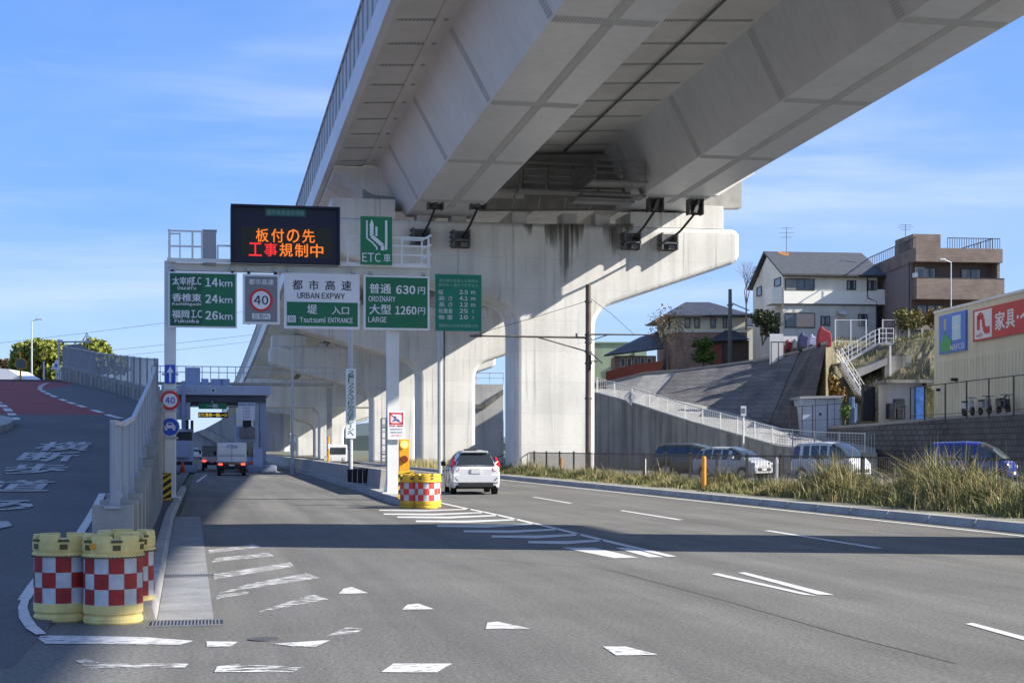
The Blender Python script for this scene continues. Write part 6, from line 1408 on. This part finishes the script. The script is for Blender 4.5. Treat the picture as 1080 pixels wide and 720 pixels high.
for k in range(24): y = .1+k*.55; q.box(x1-.5-.018,x1-.5+.018,y,y+.04,Z(261.5),Z(250.3))
q.box(x1-.53,x1-.46,0,13,Z(250.6),Z(249.8))
for k in range(26): y = .1+k*.52; q.box(.05+xb*y/dp-.018,.05+xb*y/dp+.018,y,y+.04,Z(261.5),Z(250.3))
q.bar((.05,0,Z(250.2)),(.05+xb,13.5,Z(250.2)),.06).build('roof_railing', FB, t)
MB().box(X(966.5),X(970),.3,.8,Z(292),Z(287)).build('air_conditioner', WPAINT, t)
MB().tube((X(962),.6,0),(X(962),.6,Z(275)),.05,6).build('downpipe', TRIM, t)
# dark roofed house
t, X, Z = frame('hipped_house', 'two storey house with a wide dark hipped roof and pinkish lower walls', 'house', 712, 138, 392)
PINK = brickmat('pink_brick', (.40,.27,.215), (.30,.24,.2), 1, .4, .14, axis='SUM', msize=.012, bump=.15); PCREAM = mat('pale_green_cream', (.62,.62,.50), .85, .04, 1)
x1 = X(788); xb = X(693, 9); zm = Z(349.5); ze = Z(334)
MB().hexa([(0,0,-1),(x1,0,-1),(x1+xb,9,-1),(xb,9,-1)],[(0,0,zm),(x1,0,zm),(x1+xb,9,zm),(xb,9,zm)]).build('lower_wall', PINK, t)
MB().hexa([(0,0,zm+.002),(x1,0,zm+.002),(x1+xb,9,zm+.002),(xb,9,zm+.002)],[(0,0,ze),(x1,0,ze),(x1+xb,9,ze),(xb,9,ze)]).build('upper_wall', PCREAM, t)
MB().box(-.04,x1,-.06,0,zm-.06,zm+.06).build('belt_course', WPAINT, t)
e = [(-.9,-.9,ze-.05),(x1+.5,-.9,ze-.05),(x1+xb+.7,10,ze-.05),(xb-1.0,10,ze-.05)]; rz0 = Z(318.5, 4.5); ra = (X(723,4.5),4.5,rz0); rb_ = (X(748,4.5),4.5,rz0)
q = MB(); u3 = [(a[0],a[1],a[2]+.14) for a in e]
q.v += e+u3+[ra, rb_]; q.f += [(3,2,1,0),(0,1,5,4),(1,2,6,5),(2,3,7,6),(3,0,4,7),(4,5,9,8),(5,6,9),(6,7,8,9),(7,4,8)]
q.build('roof', ROOFT, t)
for a_, b_ in ((723,727),(733,737),(750,754),(763,766)): win(t, X(a_), X(b_), Z(345), Z(336.5), mull=0)
win(t, 2.5, 4.0, Z(346,3), Z(337,3), y=xb*.3, side=True)
q = MB(); wl_ = [X(645,2), X(694,2)]
q.box(X(648,2), X(692,2), 2, 7, Z(400,2), Z(375,2)).build('side_wing', PINK, t)
q = MB(); a0 = (X(637,1.2),1.2,Z(376,1.2)); a1 = (X(700,1.2),1.2,Z(368,1.2)); a2 = (X(694,6),6,Z(351,6)); a3 = (X(675,6),6,Z(357,6))
q.hexa([a0,a1,a2,a3],[(p[0],p[1],p[2]+.15) for p in (a0,a1,a2,a3)]).build('wing_roof', ROOFT, t)
for k in range(5): win(t, X(655+k*7,2), X(658.5+k*7,2), Z(386,2), Z(378,2), y=2, mull=0, fr=WFL)
q = MB(); g0 = (X(746,-2),-2.2,Z(360,-2)); g1 = (X(791,-2),-2.2,Z(358,-2)); 
q.v += [g0, g1, (x1,0,Z(358)), (X(748),0,Z(360)), (X(765,-1),-1,Z(348,-1)), (X(775,-1),-1,Z(348.5,-1))]; q.f += [(0,1,5,4),(1,2,5),(2,3,4,5),(3,0,4),(0,3,2,1)]
q.build('porch_roof', ROOFT, t)
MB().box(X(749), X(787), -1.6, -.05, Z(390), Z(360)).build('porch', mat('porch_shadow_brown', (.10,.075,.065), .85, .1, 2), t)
MB().box(X(753,-2), X(762,-2), -1.75, -1.62, Z(388,-2), Z(363,-2)).build('porch_screen', mat('porch_red', (.22,.07,.05), .8, .1, 2), t)
# small roof further right between the houses
t, X, Z = frame('small_house', 'glimpse of a dark tiled roof between the two larger houses', 'house', 770, 150, 372)
MB().box(0, X(796), 0, 6, -1, Z(345)).build('wall', PCREAM, t); a0 = (X(766),-.5,Z(345)); a1 = (X(800),-.5,Z(345)); a2 = (X(790),3,Z(331)); a3 = (X(775),3,Z(331))
MB().hexa([a0,a1,a2,a3],[(p[0],p[1],p[2]+.15) for p in (a0,a1,a2,a3)]).build('roof', ROOFT, t)
# pale green warehouse behind the pier
t, X, Z = frame('warehouse', 'big plain pale green warehouse side showing right of the nearest pier', 'warehouse', 600, 175, 405)
MB().box(0, X(682), 0, 20, 0, Z(362)).build('wall', mat('pale_green_cladding', (.34,.42,.27), .7, .04, .5, streak=.1), t); MB().box(-.1, X(682)+.1, -.15, 20.1, Z(362), Z(360.6)).build('roof_edge', mat('green_trim', (.25,.33,.2), .6, .05, 1), t)
MB().bar((X(668),-.2,Z(372)),(X(673),-.2,Z(395)),.8,.1).build('stair_panel', DARKM, t)
# upper garden things
t, X, Z = frame('garden_screen', 'white panel screen at the top of the block wall beside bright covered things', 'screen', 812, 113, 382)
MB().box(0, X(826), 0, .12, -.8, Z(352)).box(X(826), X(842), .4, .52, -.5, Z(354)).build('white_panel', mat('screen_white', (.72,.72,.70), .7, .04, 1), t)
q = MB()
for px in (812.5, 820, 828): q.box(X(px)-.03, X(px)+.03, -.4, -.34, -.8, Z(361))
q.box(X(812), X(828), -.4, -.35, Z(361.5), Z(360.5)).build('rail', FB, t)
def covered(label, px, D, pyb, w, h, m, lumps=3, cat='covered item', name='covered_motorbike'):
    p = camp(px, pyb, D); t = thing(name, label, cat, p, -TH); R_ = random.Random(int(px)); q = MB(); j = lambda: R_.uniform(-.05, .05)
    P = [(-w*.52, .05), (-w*.5, h*.5+j()), (-w*.34, h*.86+j()), (-w*.2, h*.98), (-w*.05, h*.8+j()), (w*.2, h*.74+j()), (w*.44, h*.66), (w*.52, h*.3), (w*.5, .05)]
    q.hexa([(x, -.28, z) for x, z in P], [(x*.92, .5, z*.96) for x, z in P]); q.build('cover', m, t, bevel=.07)
    MB().tube((-w*.3,-w*.52,.15),(-w*.3,-w*.46,.15),.2,14).build('wheel', RUBBER, t)
TR = mat('red_cover', (.30,.03,.04), .6, .15, 3); TBL = mat('blue_cover', (.04,.05,.13), .6, .15, 3); TG = mat('grey_cover', (.20,.21,.22), .6, .15, 3); TLV = mat('lavender_cover', (.42,.43,.60), .6, .15, 3)
for lb, px, pyb, w, h, m in (('red covered bundle beside the white screen, topmost left of the block wall', 833, 373.5, .9, 1.15, TR), ('grey covered bundle right of the red one', 840.5, 372, .8, 1.1, TG), ('dark blue covered bundle in the middle of the row above the wall', 848.5, 370.5, 1.0, 1.45, TBL), ('lavender bundle between the dark blue and the red ones', 858, 368.5, .8, 1.2, TLV), ('tall red covered bundle at the right end of the row', 869, 366.5, 1.0, 1.6, TR)):
    covered(lb, px, float(np.interp(px, [833,841,848,858,869], [113.5,113.2,112,109.8,106.6])), pyb, w, h, m)
# white framed fence panels at the stair head
for lb, pa, pb, ya, yb, n in (('white framed fence panel in front of the cream house, left of the stair head', 881, 913.5, 337, 360, 2), ('white framed fence running right from the stair head to the shop', 931, 986, 337, 361, 4)):
    t, X, Z = frame('framed_fence', lb, 'fence', pa, 114.5, yb); x1 = X(pb); z1 = Z(ya)
    for k in range(n+1): x = x1*k/n; MB().box(x-.04,x+.04,-.04,.04,-.4,z1+.02).build('fence_post', WPAINT, t)
    MB().box(0,x1,-.03,.03,z1-.05,z1).box(0,x1,-.03,.03,0,.05).build('rails', WPAINT, t)
    q = MB(); k = 0
    while k*.16 < x1: q.box(k*.16-.006,k*.16+.006,-.01,.01,.05,z1-.05); k += 1
    k = 1
    while k*.16 < z1: q.box(0,x1,-.01,.01,k*.16-.006,k*.16+.006); k += 1
    q.build('mesh', GALV, t)
# zigzag stair
t, X, Z = frame('outdoor_stair', 'white metal zigzag stair climbing the slope beside the shop', 'stairs', 905, 107, 428)
q = MB(); st = MB(); rl = MB()
def flight(xa, za, xb_, zb2, y0, y1, n):
    for y in (y0, y1): st.bar((xa,y,za),(xb_,y,zb2),.05,.15)
    for k in range(n+1):
        u = k/n; x = xa+(xb_-xa)*u; z = za+(zb2-za)*u; q.box(x-.14,x+.14,y0,y1,z-.02,z+.03)
    for y in (y0, y1):
        for hh in (.35,.7,1.05): rl.tube((xa,y,za+hh),(xb_,y,zb2+hh),.017,6)
        for k in range(5): u = k/4; x = xa+(xb_-xa)*u; z = za+(zb2-za)*u; rl.tube((x,y,z),(x,y,z+1.05),.022,6)
xt, zt2 = X(929), Z(361.5); xm, zm2 = X(891), Z(383.5); xl, zl2 = X(909), Z(424)
flight(xt, zt2, xm, zm2, .6, 1.7, 14); flight(X(884), zm2, xl, zl2, -1.1, .4, 20)
q.box(X(880), xm+.1, -.6, 1.7, zm2-.05, zm2+.02); q.box(xt, X(944), .4, 1.9, zt2-.06, zt2+.02)
for x in (X(880), X(886)):
    for hh in (.35,.7,1.05): rl.tube((X(880),1.7,zm2+hh),(xm,1.7,zm2+hh),.022,6)
for x in (xt, X(936), X(944)): rl.tube((x,.4,zt2),(x,.4,zt2+1.05),.022,6)
for hh in (.35,.7,1.05): rl.tube((xt,.4,zt2+hh),(X(944),.4,zt2+hh),.022,6)
SG = mat('stair_grey_paint', (.50,.50,.50), .5, .05, 2); q.build('treads', SG, t); st.build('stringers', SG, t); rl.build('handrails', WPAINT, t)
for px in (882, 941): MB().box(X(px)-.06,X(px)+.06,.5,.62,Z(400),(zm2 if px < 900 else zt2)-.05).build('support_post', WPAINT, t)
# concrete blocks and ledges on the slope
t, X, Z = frame('slope_ledge', 'slanting concrete ledge under the stair, overgrown with dry plants', 'ledge', 905, 107.5, 400)
MB().hexa([(X(903),0,Z(399)),(X(936),0,Z(384)),(X(936),2.5,Z(384)),(X(903),2.5,Z(399))],[(X(903),0,Z(391)),(X(936),0,Z(377)),(X(936),2.5,Z(377)),(X(903),2.5,Z(391))]).build('ledge', CONCG, t)
MB().box(X(934),X(962),.2,3,Z(399),Z(375)).build('abutment', CONCD, t)
t, X, Z = frame('small_hut', 'low flat roofed white hut at the slope foot beside the blue sheeting', 'hut', 938, 100.5, 441)
MB().box(0,X(976),0,3,-.3,Z(404)).build('wall', mat('hut_white', (.62,.61,.56), .8, .05, 1), t); MB().box(-.3,X(986),-.5,3.2,Z(404),Z(400.5)).build('roof', CONCD, t); MB().box(X(973),X(976.5),-.2,.0,-.2,Z(404)).build('dark_door', mat('olive_door', (.09,.09,.05), .7, .1, 2), t)
MB().box(X(964),X(973.5),-.5,-.04,-.2,Z(408)).build('blue_sheet', mat('blue_sheet', (.07,.22,.62), .6, .25, 2.5), t)
t, X, Z = frame('garden_shed', 'blue white storage shed at the foot of the shade-toned block wall', 'shed', 846, 101.5, 455.5)
SH = mat('shed_blue_white', (.50,.56,.66), .6, .04, 1, streak=.1)
MB().box(0,X(888),0,3.5,-.4,Z(420.5)).build('wall', SH, t); MB().hexa([(-.2,-.3,Z(420.5)),(X(889),-.3,Z(419.5)),(X(889),3.7,Z(419.5)),(-.2,3.7,Z(420.5))],[(-.2,-.3,Z(418)),(X(889),-.3,Z(417)),(X(889),3.7,Z(417)),(-.2,3.7,Z(418))]).build('roof', mat('shed_roof', (.35,.36,.37), .6, .05, 1), t)
q = MB()
for px in (860, 873, 880): q.box(X(px)-.015,X(px)+.015,-.012,-.002,-.2,Z(421))
q.build('door_joints', TRIM, t); MB().box(X(864),X(866),-.04,-.002,Z(438),Z(435)).build('handle', TRIM, t)
t, X, Z = frame('yard_fence', 'thin black wire fence in front of the shed and stair foot', 'fence', 832, 99.5, 456); q = MB()
for px in (832.5, 846, 857, 872.5, 887, 897): z1 = Z(429-(px-832)*.06); MB().box(X(px)-.03,X(px)+.03,-.03,.03,-.3,z1).build('fence_post', FB, t)
MB().bar((0,0,Z(429)),(X(897),0,Z(425)),.04).bar((0,0,Z(444)),(X(897),0,Z(441)),.025).build('wires', FB, t)
def pile(label, px, py0, py1, w, D, m, name='stored_goods', cat='pile'):
    p = camp(px, py0, D); s = D/1600; t = thing(name, label, cat, p, -TH); R_ = random.Random(px); q = MB(); h_ = (py0-py1)*s; W_ = w*s
    for k in range(7): x = R_.uniform(-W_*.4, W_*.3); ww = R_.uniform(.2,.45)*W_; z = R_.uniform(.3, 1)*h_; q.box(x-ww/2, x+ww/2, R_.uniform(-.3,0), R_.uniform(.3,.8), -.1, z)
    q.build('boxes', m, t, bevel=.03)
pile('black rubbish skip like heap right of the stair foot', 917, 442, 405, 17, 101, mat('pile_black', (.02,.02,.025), .7, .2, 3))
pile('dark slatted pallets leaning before the white hut', 947, 440, 413, 26, 99.5, mat('pile_navy', (.03,.035,.05), .7, .4, 6))
pile('blue plastic bin beside the foot of the stair', 901, 445, 418, 9, 100, mat('bin_blue', (.12,.20,.34), .6, .1, 3), 'plastic_bin', 'bin')
# ================================================================ SHOP
C1 = A(985.5, 440, 92); C2 = A(1080, 436, 79); C1.z = 3.4; u = (C2-C1); u.z = 0; u.normalize(); rzs = math.atan2(u.y, u.x); nrm = Vector((u.y, -u.x, 0))
def shopx(px, py):
    a = (px-540)/1600; d = Vector((SI+a*CO, CO-a*SI, (472-py)/1600)); tt = (C1-Vector((0,0,CH))).dot(nrm)/d.dot(nrm); p = Vector((0,0,CH))+d*tt; return (p-C1).dot(u), p.z-3.4
zt3 = 6.32
t = thing('shop_building', 'big cream walled furniture shop on the right with large signs', 'shop', C1, rzs)
SHOPW = mat('shop_cream', (.72,.66,.50), .75, .04, .4, streak=.06)
MB().box(0, 20, 0, 22, -.6, zt3).build('wall', SHOPW, t); MB().box(-.06, 20, -.06, .1, zt3, zt3+.14).build('roof_trim', WPAINT, t)
q = MB(); k = 0
while k < 43: q.box(.3+k*.45, .3+k*.45+.03, -.025, -.001, .0, 3.3); k += 1
q.build('cladding_ribs', SHOPW, t)
q = MB()
for px in (1000,): q.box(.8,1.0,-.2,0,1.6,1.75)
x, z = shopx(1009.5, 400); q.box(x-.12,x+.12,-.35,0,z-.1,z+.08); q.build('wall_lamp', TRIM, t)
x, z = shopx(996.5, 413); MB().box(x-.15,x+.15,-.12,0,z-.2,z+.2).build('meter_box', CRG, t)
def shopsign(name, label, px0, py0, px1, py1, m):
    x0, z1 = shopx(px0, py0); x1, z0 = shopx(px1, py1); p = C1+u*((x0+x1)/2)+nrm*.03; p.z = 3.4+z0; o = thing(name, label, 'shop sign', p, rzs); MB().box(-(x1-x0)/2,(x1-x0)/2,-.1,.0,0,z1-z0).build('face', m, o, bevel=.01); return o, x1-x0, z1-z0
SKYB = mat('sign_sky_blue', (.10,.22,.70), .45, .04, 1); LG = mat('sign_leaf_green', (.06,.38,.10), .45, .04, 1); PB = mat('sign_pale_blue', (.50,.72,.85), .45, .03, 1)
o, w, h = shopsign('shop_logo_sign', 'blue and green square shop sign with a pale window shape', 992.5, 333.5, 1020.5, 369.0, SKYB)
MB().box(w*.02,w*.34,-.125,-.102,h*.30,h*.92).build('pale_window', PB, o); MB().box(w*.17,w*.19,-.135,-.126,h*.30,h*.92).box(w*.02,w*.34,-.135,-.126,h*.60,h*.63).build('window_bars', SWHITE, o)
q = MB().box(-w*.42,-w*.02,-.125,-.102,h*.04,h*.33).box(-w*.34,-w*.12,-.124,-.102,h*.33,h*.45).box(-w*.30,-w*.26,-.124,-.102,h*.45,h*.58); q.build('green_shape', LG, o)
MB().box(-w*.29,-w*.22,-.125,-.102,h*.60,h*.90).build('yellow_bar', mat('sign_straw', (.6,.55,.2), .5, .03, 1), o)
lettering('NAFCO', (w*.22,-.13,h*.12), h*.14, SWHITE, o, w=w*.52, bold=.03, W=False)
o, w, h = shopsign('shop_name_sign', 'long red shop sign with white lettering and an N in a white square', 1028.5, 327.5, 1140, 335, mat('sign_shop_red', (.62,.045,.04), .45, .04, 1))
x0, z1 = shopx(1028.5, 327.5); _, zb2 = shopx(1028.5, 360.5); hh_ = z1-zb2
bpy.data.objects.remove([c for c in kids(o)][0]); o.location.z = 3.4+zb2
MB().box(-w/2,w/2,-.1,0,0,hh_).build('face', MATS['sign_shop_red'], o, bevel=.01)
xs = lambda px: shopx(px, 340)[0]-x0-w/2
MB().box(xs(1030.5),xs(1048.5),-.112,-.101,hh_*.06,hh_*.94).build('white_square', SWHITE, o)
NR = MATS['sign_shop_red']; xa, xb2 = xs(1032), xs(1046.8); ww = xb2-xa
q = MB(); th = .016
def band(P, wdt):
    for (a, b), (c, d) in zip(P, P[1:]):
        dx, dz = c-a, d-b; L_ = math.hypot(dx, dz); nx, nz = -dz/L_*wdt/2, dx/L_*wdt/2
        q.hexa([(a-nx,-.113,b-nz),(c-nx,-.113,d-nz),(c+nx,-.113,d+nz),(a+nx,-.113,b+nz)],[(a-nx,-.113-th,b-nz),(c-nx,-.113-th,d-nz),(c+nx,-.113-th,d+nz),(a+nx,-.113-th,b+nz)])
band([(xa+ww*.18,hh_*.34),(xa+ww*.18,hh_*.80)], ww*.20); band([(xa+ww*.18,hh_*.74),(xa+ww*.38,hh_*.80),(xa+ww*.52,hh_*.66),(xa+ww*.56,hh_*.40),(xa+ww*.70,hh_*.28),(xa+ww*.98,hh_*.30)], ww*.19)
q.build('letter_shape', NR, o); lettering('with', (xa+ww*.25,-.12,hh_*.18), hh_*.13, NR, o, w=ww*.45, bold=.01, W=False)
for ch, pa, pb in (('家',1052,1062.5),('具',1063.5,1073),('・',1075,1077),('イ',1078.5,1088),('ン',1090,1099),('テ',1101,1110),('リ',1113,1121),('ア',1124,1133)):
    lettering(ch, ((xs(pa)+xs(pb))/2,-.105,hh_*.5), hh_*(.56 if ch != '・' else .12), SWHITE, o, w=xs(pb)-xs(pa), bold=.03, W=False)
# terrace fence and scooters
t = thing('terrace_fence', 'thin black fence along the terrace edge below the shop signs', 'fence', C1, rzs)
x = .2
for px in (986, 1001.5, 1024.5, 1048, 1072.5, 1100, 1135): a, _ = shopx(px, 420); MB().box(a-.03,a+.03,-1.55,-1.49,-.2,1.85).build('fence_post', FB, t)
a0_, _ = shopx(986, 420); a1_, _ = shopx(1135, 420); MB().box(a0_,a1_,-1.54,-1.5,1.8,1.85).box(a0_,a1_,-1.53,-1.51,.1,.13).build('rails', FB, t)
def scooter(label, px, m):
    a, _ = shopx(px, 430); p = C1+u*a+nrm*.75; p.z = 3.38; t = thing('scooter', label, 'scooter', p, rzs, 'scooters on the terrace')
    w = MB()
    for x in (-.6, .6): wh = MB().tube((x,-.05,.24),(x,.05,.24),.24,16).build('wheel', RUBBER, t)
    MB().hexa([(-.75,-.14,.45),(.0,-.14,.35),(.0,.14,.35),(-.75,.14,.45)],[(-.78,-.12,.75),(-.1,-.12,.72),(-.1,.12,.72),(-.78,.12,.75)]).hexa([(.42,-.18,.3),(.55,-.18,.3),(.55,.18,.3),(.42,.18,.3)],[(.32,-.14,.95),(.46,-.14,.95),(.46,.14,.95),(.32,.14,.95)]).box(-.1,.5,-.14,.14,.26,.34).build('body', m, t, bevel=.04)
    MB().box(-.72,-.12,-.13,.13,.75,.84).build('seat', BLK, t, bevel=.03); MB().tube((.38,-.32,1.0),(.38,.32,1.0),.02,8).tube((.4,0,.9),(.36,0,1.02),.03,8).build('handlebar', BLK, t); MB().sphere((.5,0,.82),.09,10).build('headlight', CLEAR, t)
scooter('white scooter nearest the left on the terrace', 1035, mat('scooter_white', (.55,.56,.58), .35, .05, 2)); scooter('grey scooter in the middle of the terrace row', 1053, mat('scooter_grey', (.28,.29,.31), .35, .05, 2)); scooter('dark scooter at the right frame edge of the terrace', 1073, mat('scooter_dark', (.04,.04,.05), .35, .05, 2))
# ================================================================ POLES, SIGNS, WIRES ON THE RIGHT
D = 128; s = D/1600; p = camp(770, 385, D); t = thing('utility_pole', 'grey green utility pole in front of the dark roofed house', 'utility pole', p, -TH); h_ = 80*s
MB().tube((0,0,-.5),(0,0,h_),.19,12,.15).build('pole', mat('pole_concrete_green', (.11,.125,.11), .85, .1, 1), t); MB().box(-.25,.25,-.1,.1,h_*.78,h_*.8).bar((.1,0,h_*.82),(1.6,0,h_*.72),.08).build('bracket', DARKM, t)
D = 84; s = D/1600; p = W((784-540)*s, D, .1); t = thing('parking_sign', 'small sign on a white post behind the fence, right of the silver compact', 'road sign', p, -TH); z = CH+(472-428)*s-.1
MB().tube((0,0,0),(0,0,z),.05,8).build('pole', WPAINT, t); MB().box(-.15,.15,-.07,-.05,z-.55,z).build('face', SWHITE, t); MB().box(-.1,.1,-.078,-.071,z-.4,z-.12).build('symbol', SGREY, t)
p = camp(664.5, 419, 108.3); t = thing('diamond_sign', 'silver diamond shaped sign back on the mesh fence of the side road', 'road sign', p, -TH); r = .5
MB().hexa([(-r,-.06,0),(0,-.06,-r),(r,-.06,0),(0,-.06,r)],[(-r,-.02,0),(0,-.02,-r),(r,-.02,0),(0,-.02,r)]).build('face', mat('sign_silver', (.66,.67,.68), .4, .05, 1), t); MB().bar((0,-.03,-.4),(.3,.1,-.85),.08).bar((.3,.1,-.85),(.8,.1,-.8),.06).build('bracket', GALV, t); lettering('く', (0,-.065,0), .5, SGREY, t, w=.25, bold=.03, W=False)
def wire(label, pts, D, r=.03, n=12):
    P = [camp(px, py, D) for px, py in pts]; q = MB(); L_ = []
    for k in range(n+1): u_ = k/n; p = P[0].lerp(P[1], u_); p.z -= (1-(2*u_-1)**2)*(P[1]-P[0]).length*.006; L_.append(p)
    t = thing('overhead_wire', label, 'overhead wire', P[0], 0, 'overhead wires across the left sky'); q.path(L_, r, 5).build('cable', mat('wire_grey', (.25,.26,.28), .6, .05, 1), t, W=True)
wire('uppermost faint wire over the curved fence', ((-60,368),(330,318)), 240, .035); wire('middle faint wire over the curved fence', ((-60,385),(330,345)), 240, .035); wire('lowest faint wire over the curved fence', ((-60,392),(330,352)), 245, .03)
p0 = camp(690, 353, 85); p1 = camp(620.5, 352, 83)
# shrubs and slope plants
AUT = leafmat('autumn_leaves', (.30,.15,.03), (.09,.09,.03), 2.4)
def shrub(label, px, pyb, D, w, h, m, seed, n=900, size=.09, name='shrub'):
    global rng; rng = np.random.default_rng(seed); R_ = random.Random(seed); p = camp(px, pyb, D); t = thing(name, label, 'shrub', p); q = MB(); bl = []
    for k in range(6): a = R_.uniform(0,6.28); rr = R_.uniform(0,.35)*w; e = (rr*math.cos(a), rr*math.sin(a), h*R_.uniform(.2,.75)); q.tube((0,0,-.2), e, .03, 5, .01); bl.append((*e, w*R_.uniform(.2,.33)))
    q.build('stems', BARK, t); leaves('foliage', bl, n, size, m, t, .8)
shrub('orange and yellow autumn bush between the shed roof and the stair', 874, 420, 106, 2.8, 1.5, AUT, 21, 1500)
shrub('dark green bush at the left of the stair, above the shed', 866, 412, 107.5, 1.6, 1.5, leafmat('dark_shrub', (.05,.07,.025), (.02,.03,.012), 1), 22, 1200)
shrub('small rusty bush at the corner of the apartment block', 986, 346, 113, 2.6, 1.6, AUT, 23, 900)
shrub('yellow green bush under the apartment balcony', 962, 344, 113, 2.6, 1.3, LEAFY, 24, 900)
shrub('round green bush by the porch of the dark roofed house', 742, 384, 130, 2.2, 2.8, leafmat('bright_shrub', (.12,.22,.03), (.05,.09,.02), 1), 25, 1400)
shrub('small green plant in front of the shed door', 891, 445, 98.5, .9, 1.3, leafmat('bright_shrub', (.12,.22,.03), (.05,.09,.02), 1), 26, 500, .06)
shrub('dark hedge beside the cream house gable', 804, 362, 121, 3.2, 2.8, MATS['dark_shrub'], 27, 1800)
def baretree(label, px, pyb, D, h, seed, m=None):
    R_ = random.Random(seed); p = camp(px, pyb, D); t = thing('bare_tree', label, 'tree', p); q = MB()
    def br(a, d, l, r, k):
        b = a+d*l; q.tube(a, b, r, 5, r*.6)
        if k: 
            for _ in range(3): dd = (d+Vector((R_.uniform(-.7,.7), R_.uniform(-.7,.7), R_.uniform(-.1,.5)))).normalized(); br(b, dd, l*.68, r*.55, k-1)
    br(Vector((0,0,-.3)), Vector((0,0,1)), h*.34, .10, 5); q.build('trunk', mat('pale_bark', (.26,.20,.15), .9, .15, 3), t)
    if m: leaves('crown', [(0,0,h*.7,h*.33)], 700, .07, m, t)
baretree('nearly bare tree with a few tan leaves by the dark roofed house', 704, 388, 131, 5.2, 31, leafmat('tan_leaves', (.30,.22,.12), (.16,.13,.07), 2))
baretree('small bare tree in front of the pinkish wall', 722, 386, 130, 3.8, 32); baretree('leafless tree between the utility pole and the cream house', 787, 345, 132, 6.5, 33)
r = np.random.default_rng(8); P_ = []; H_ = []; P2 = []; H2 = []
def hill_at(px, j): return None
for i in range(len(fine)-1):
    for j in range(nr_-1):
        if i < 6*9: continue
        a = fine[i][j]; b = fine[i+1][j]; c = fine[i][j+1]
        D0 = a.x*SI+a.y*CO
        if D0 > 120: continue
        n = int(min(150, 60*(b-a).length*(c-a).length/2))
        if math.sin(i*.9+j*.7)+math.sin(i*.37-j*1.1) < -.4: n = n//5
        for _ in range(n):
            p = a+(b-a)*r.random()+(c-a)*r.random(); (P_ if r.random() < .6 else P2).append((p.x,p.y,p.z-.2)); (H_ if len(H_) < len(P_) else H2).append(r.uniform(.12,.55))
blades('slope_grass', P_, H_, GR1, 'dry grass and creepers covering the slope beside the shop', .014, 1.3, 12); blades('slope_weeds', P2, H2, GR2, 'green weeds on the slope beside the shop', .018, 1.3, 13)
# background hills / trees that close the horizon
FARH = mat('far_woods', (.10,.13,.13), .95, .15, .02, col2=(.07,.09,.08))
q = MB(); R_ = random.Random(2); n = 120; pr = []
for k in range(n+1):
    a = math.radians(-50+110*k/n); X_ = 900*math.sin(a); Y_ = 900*math.cos(a); h_ = 9+6*math.sin(k*.23)+4*math.sin(k*.61+1)+R_.uniform(0,1.5); pr.append((X_, Y_, h_))
for (a, b, c), (d, e, f2) in zip(pr, pr[1:]): q.hexa([(a,b,-2),(d,e,-2),(d*1.1,e*1.1,-2),(a*1.1,b*1.1,-2)],[(a,b,c*.5),(d,e,f2*.5),(d*1.1,e*1.1,f2),(a*1.1,b*1.1,c)])
structure('far_hills', q, FARH)
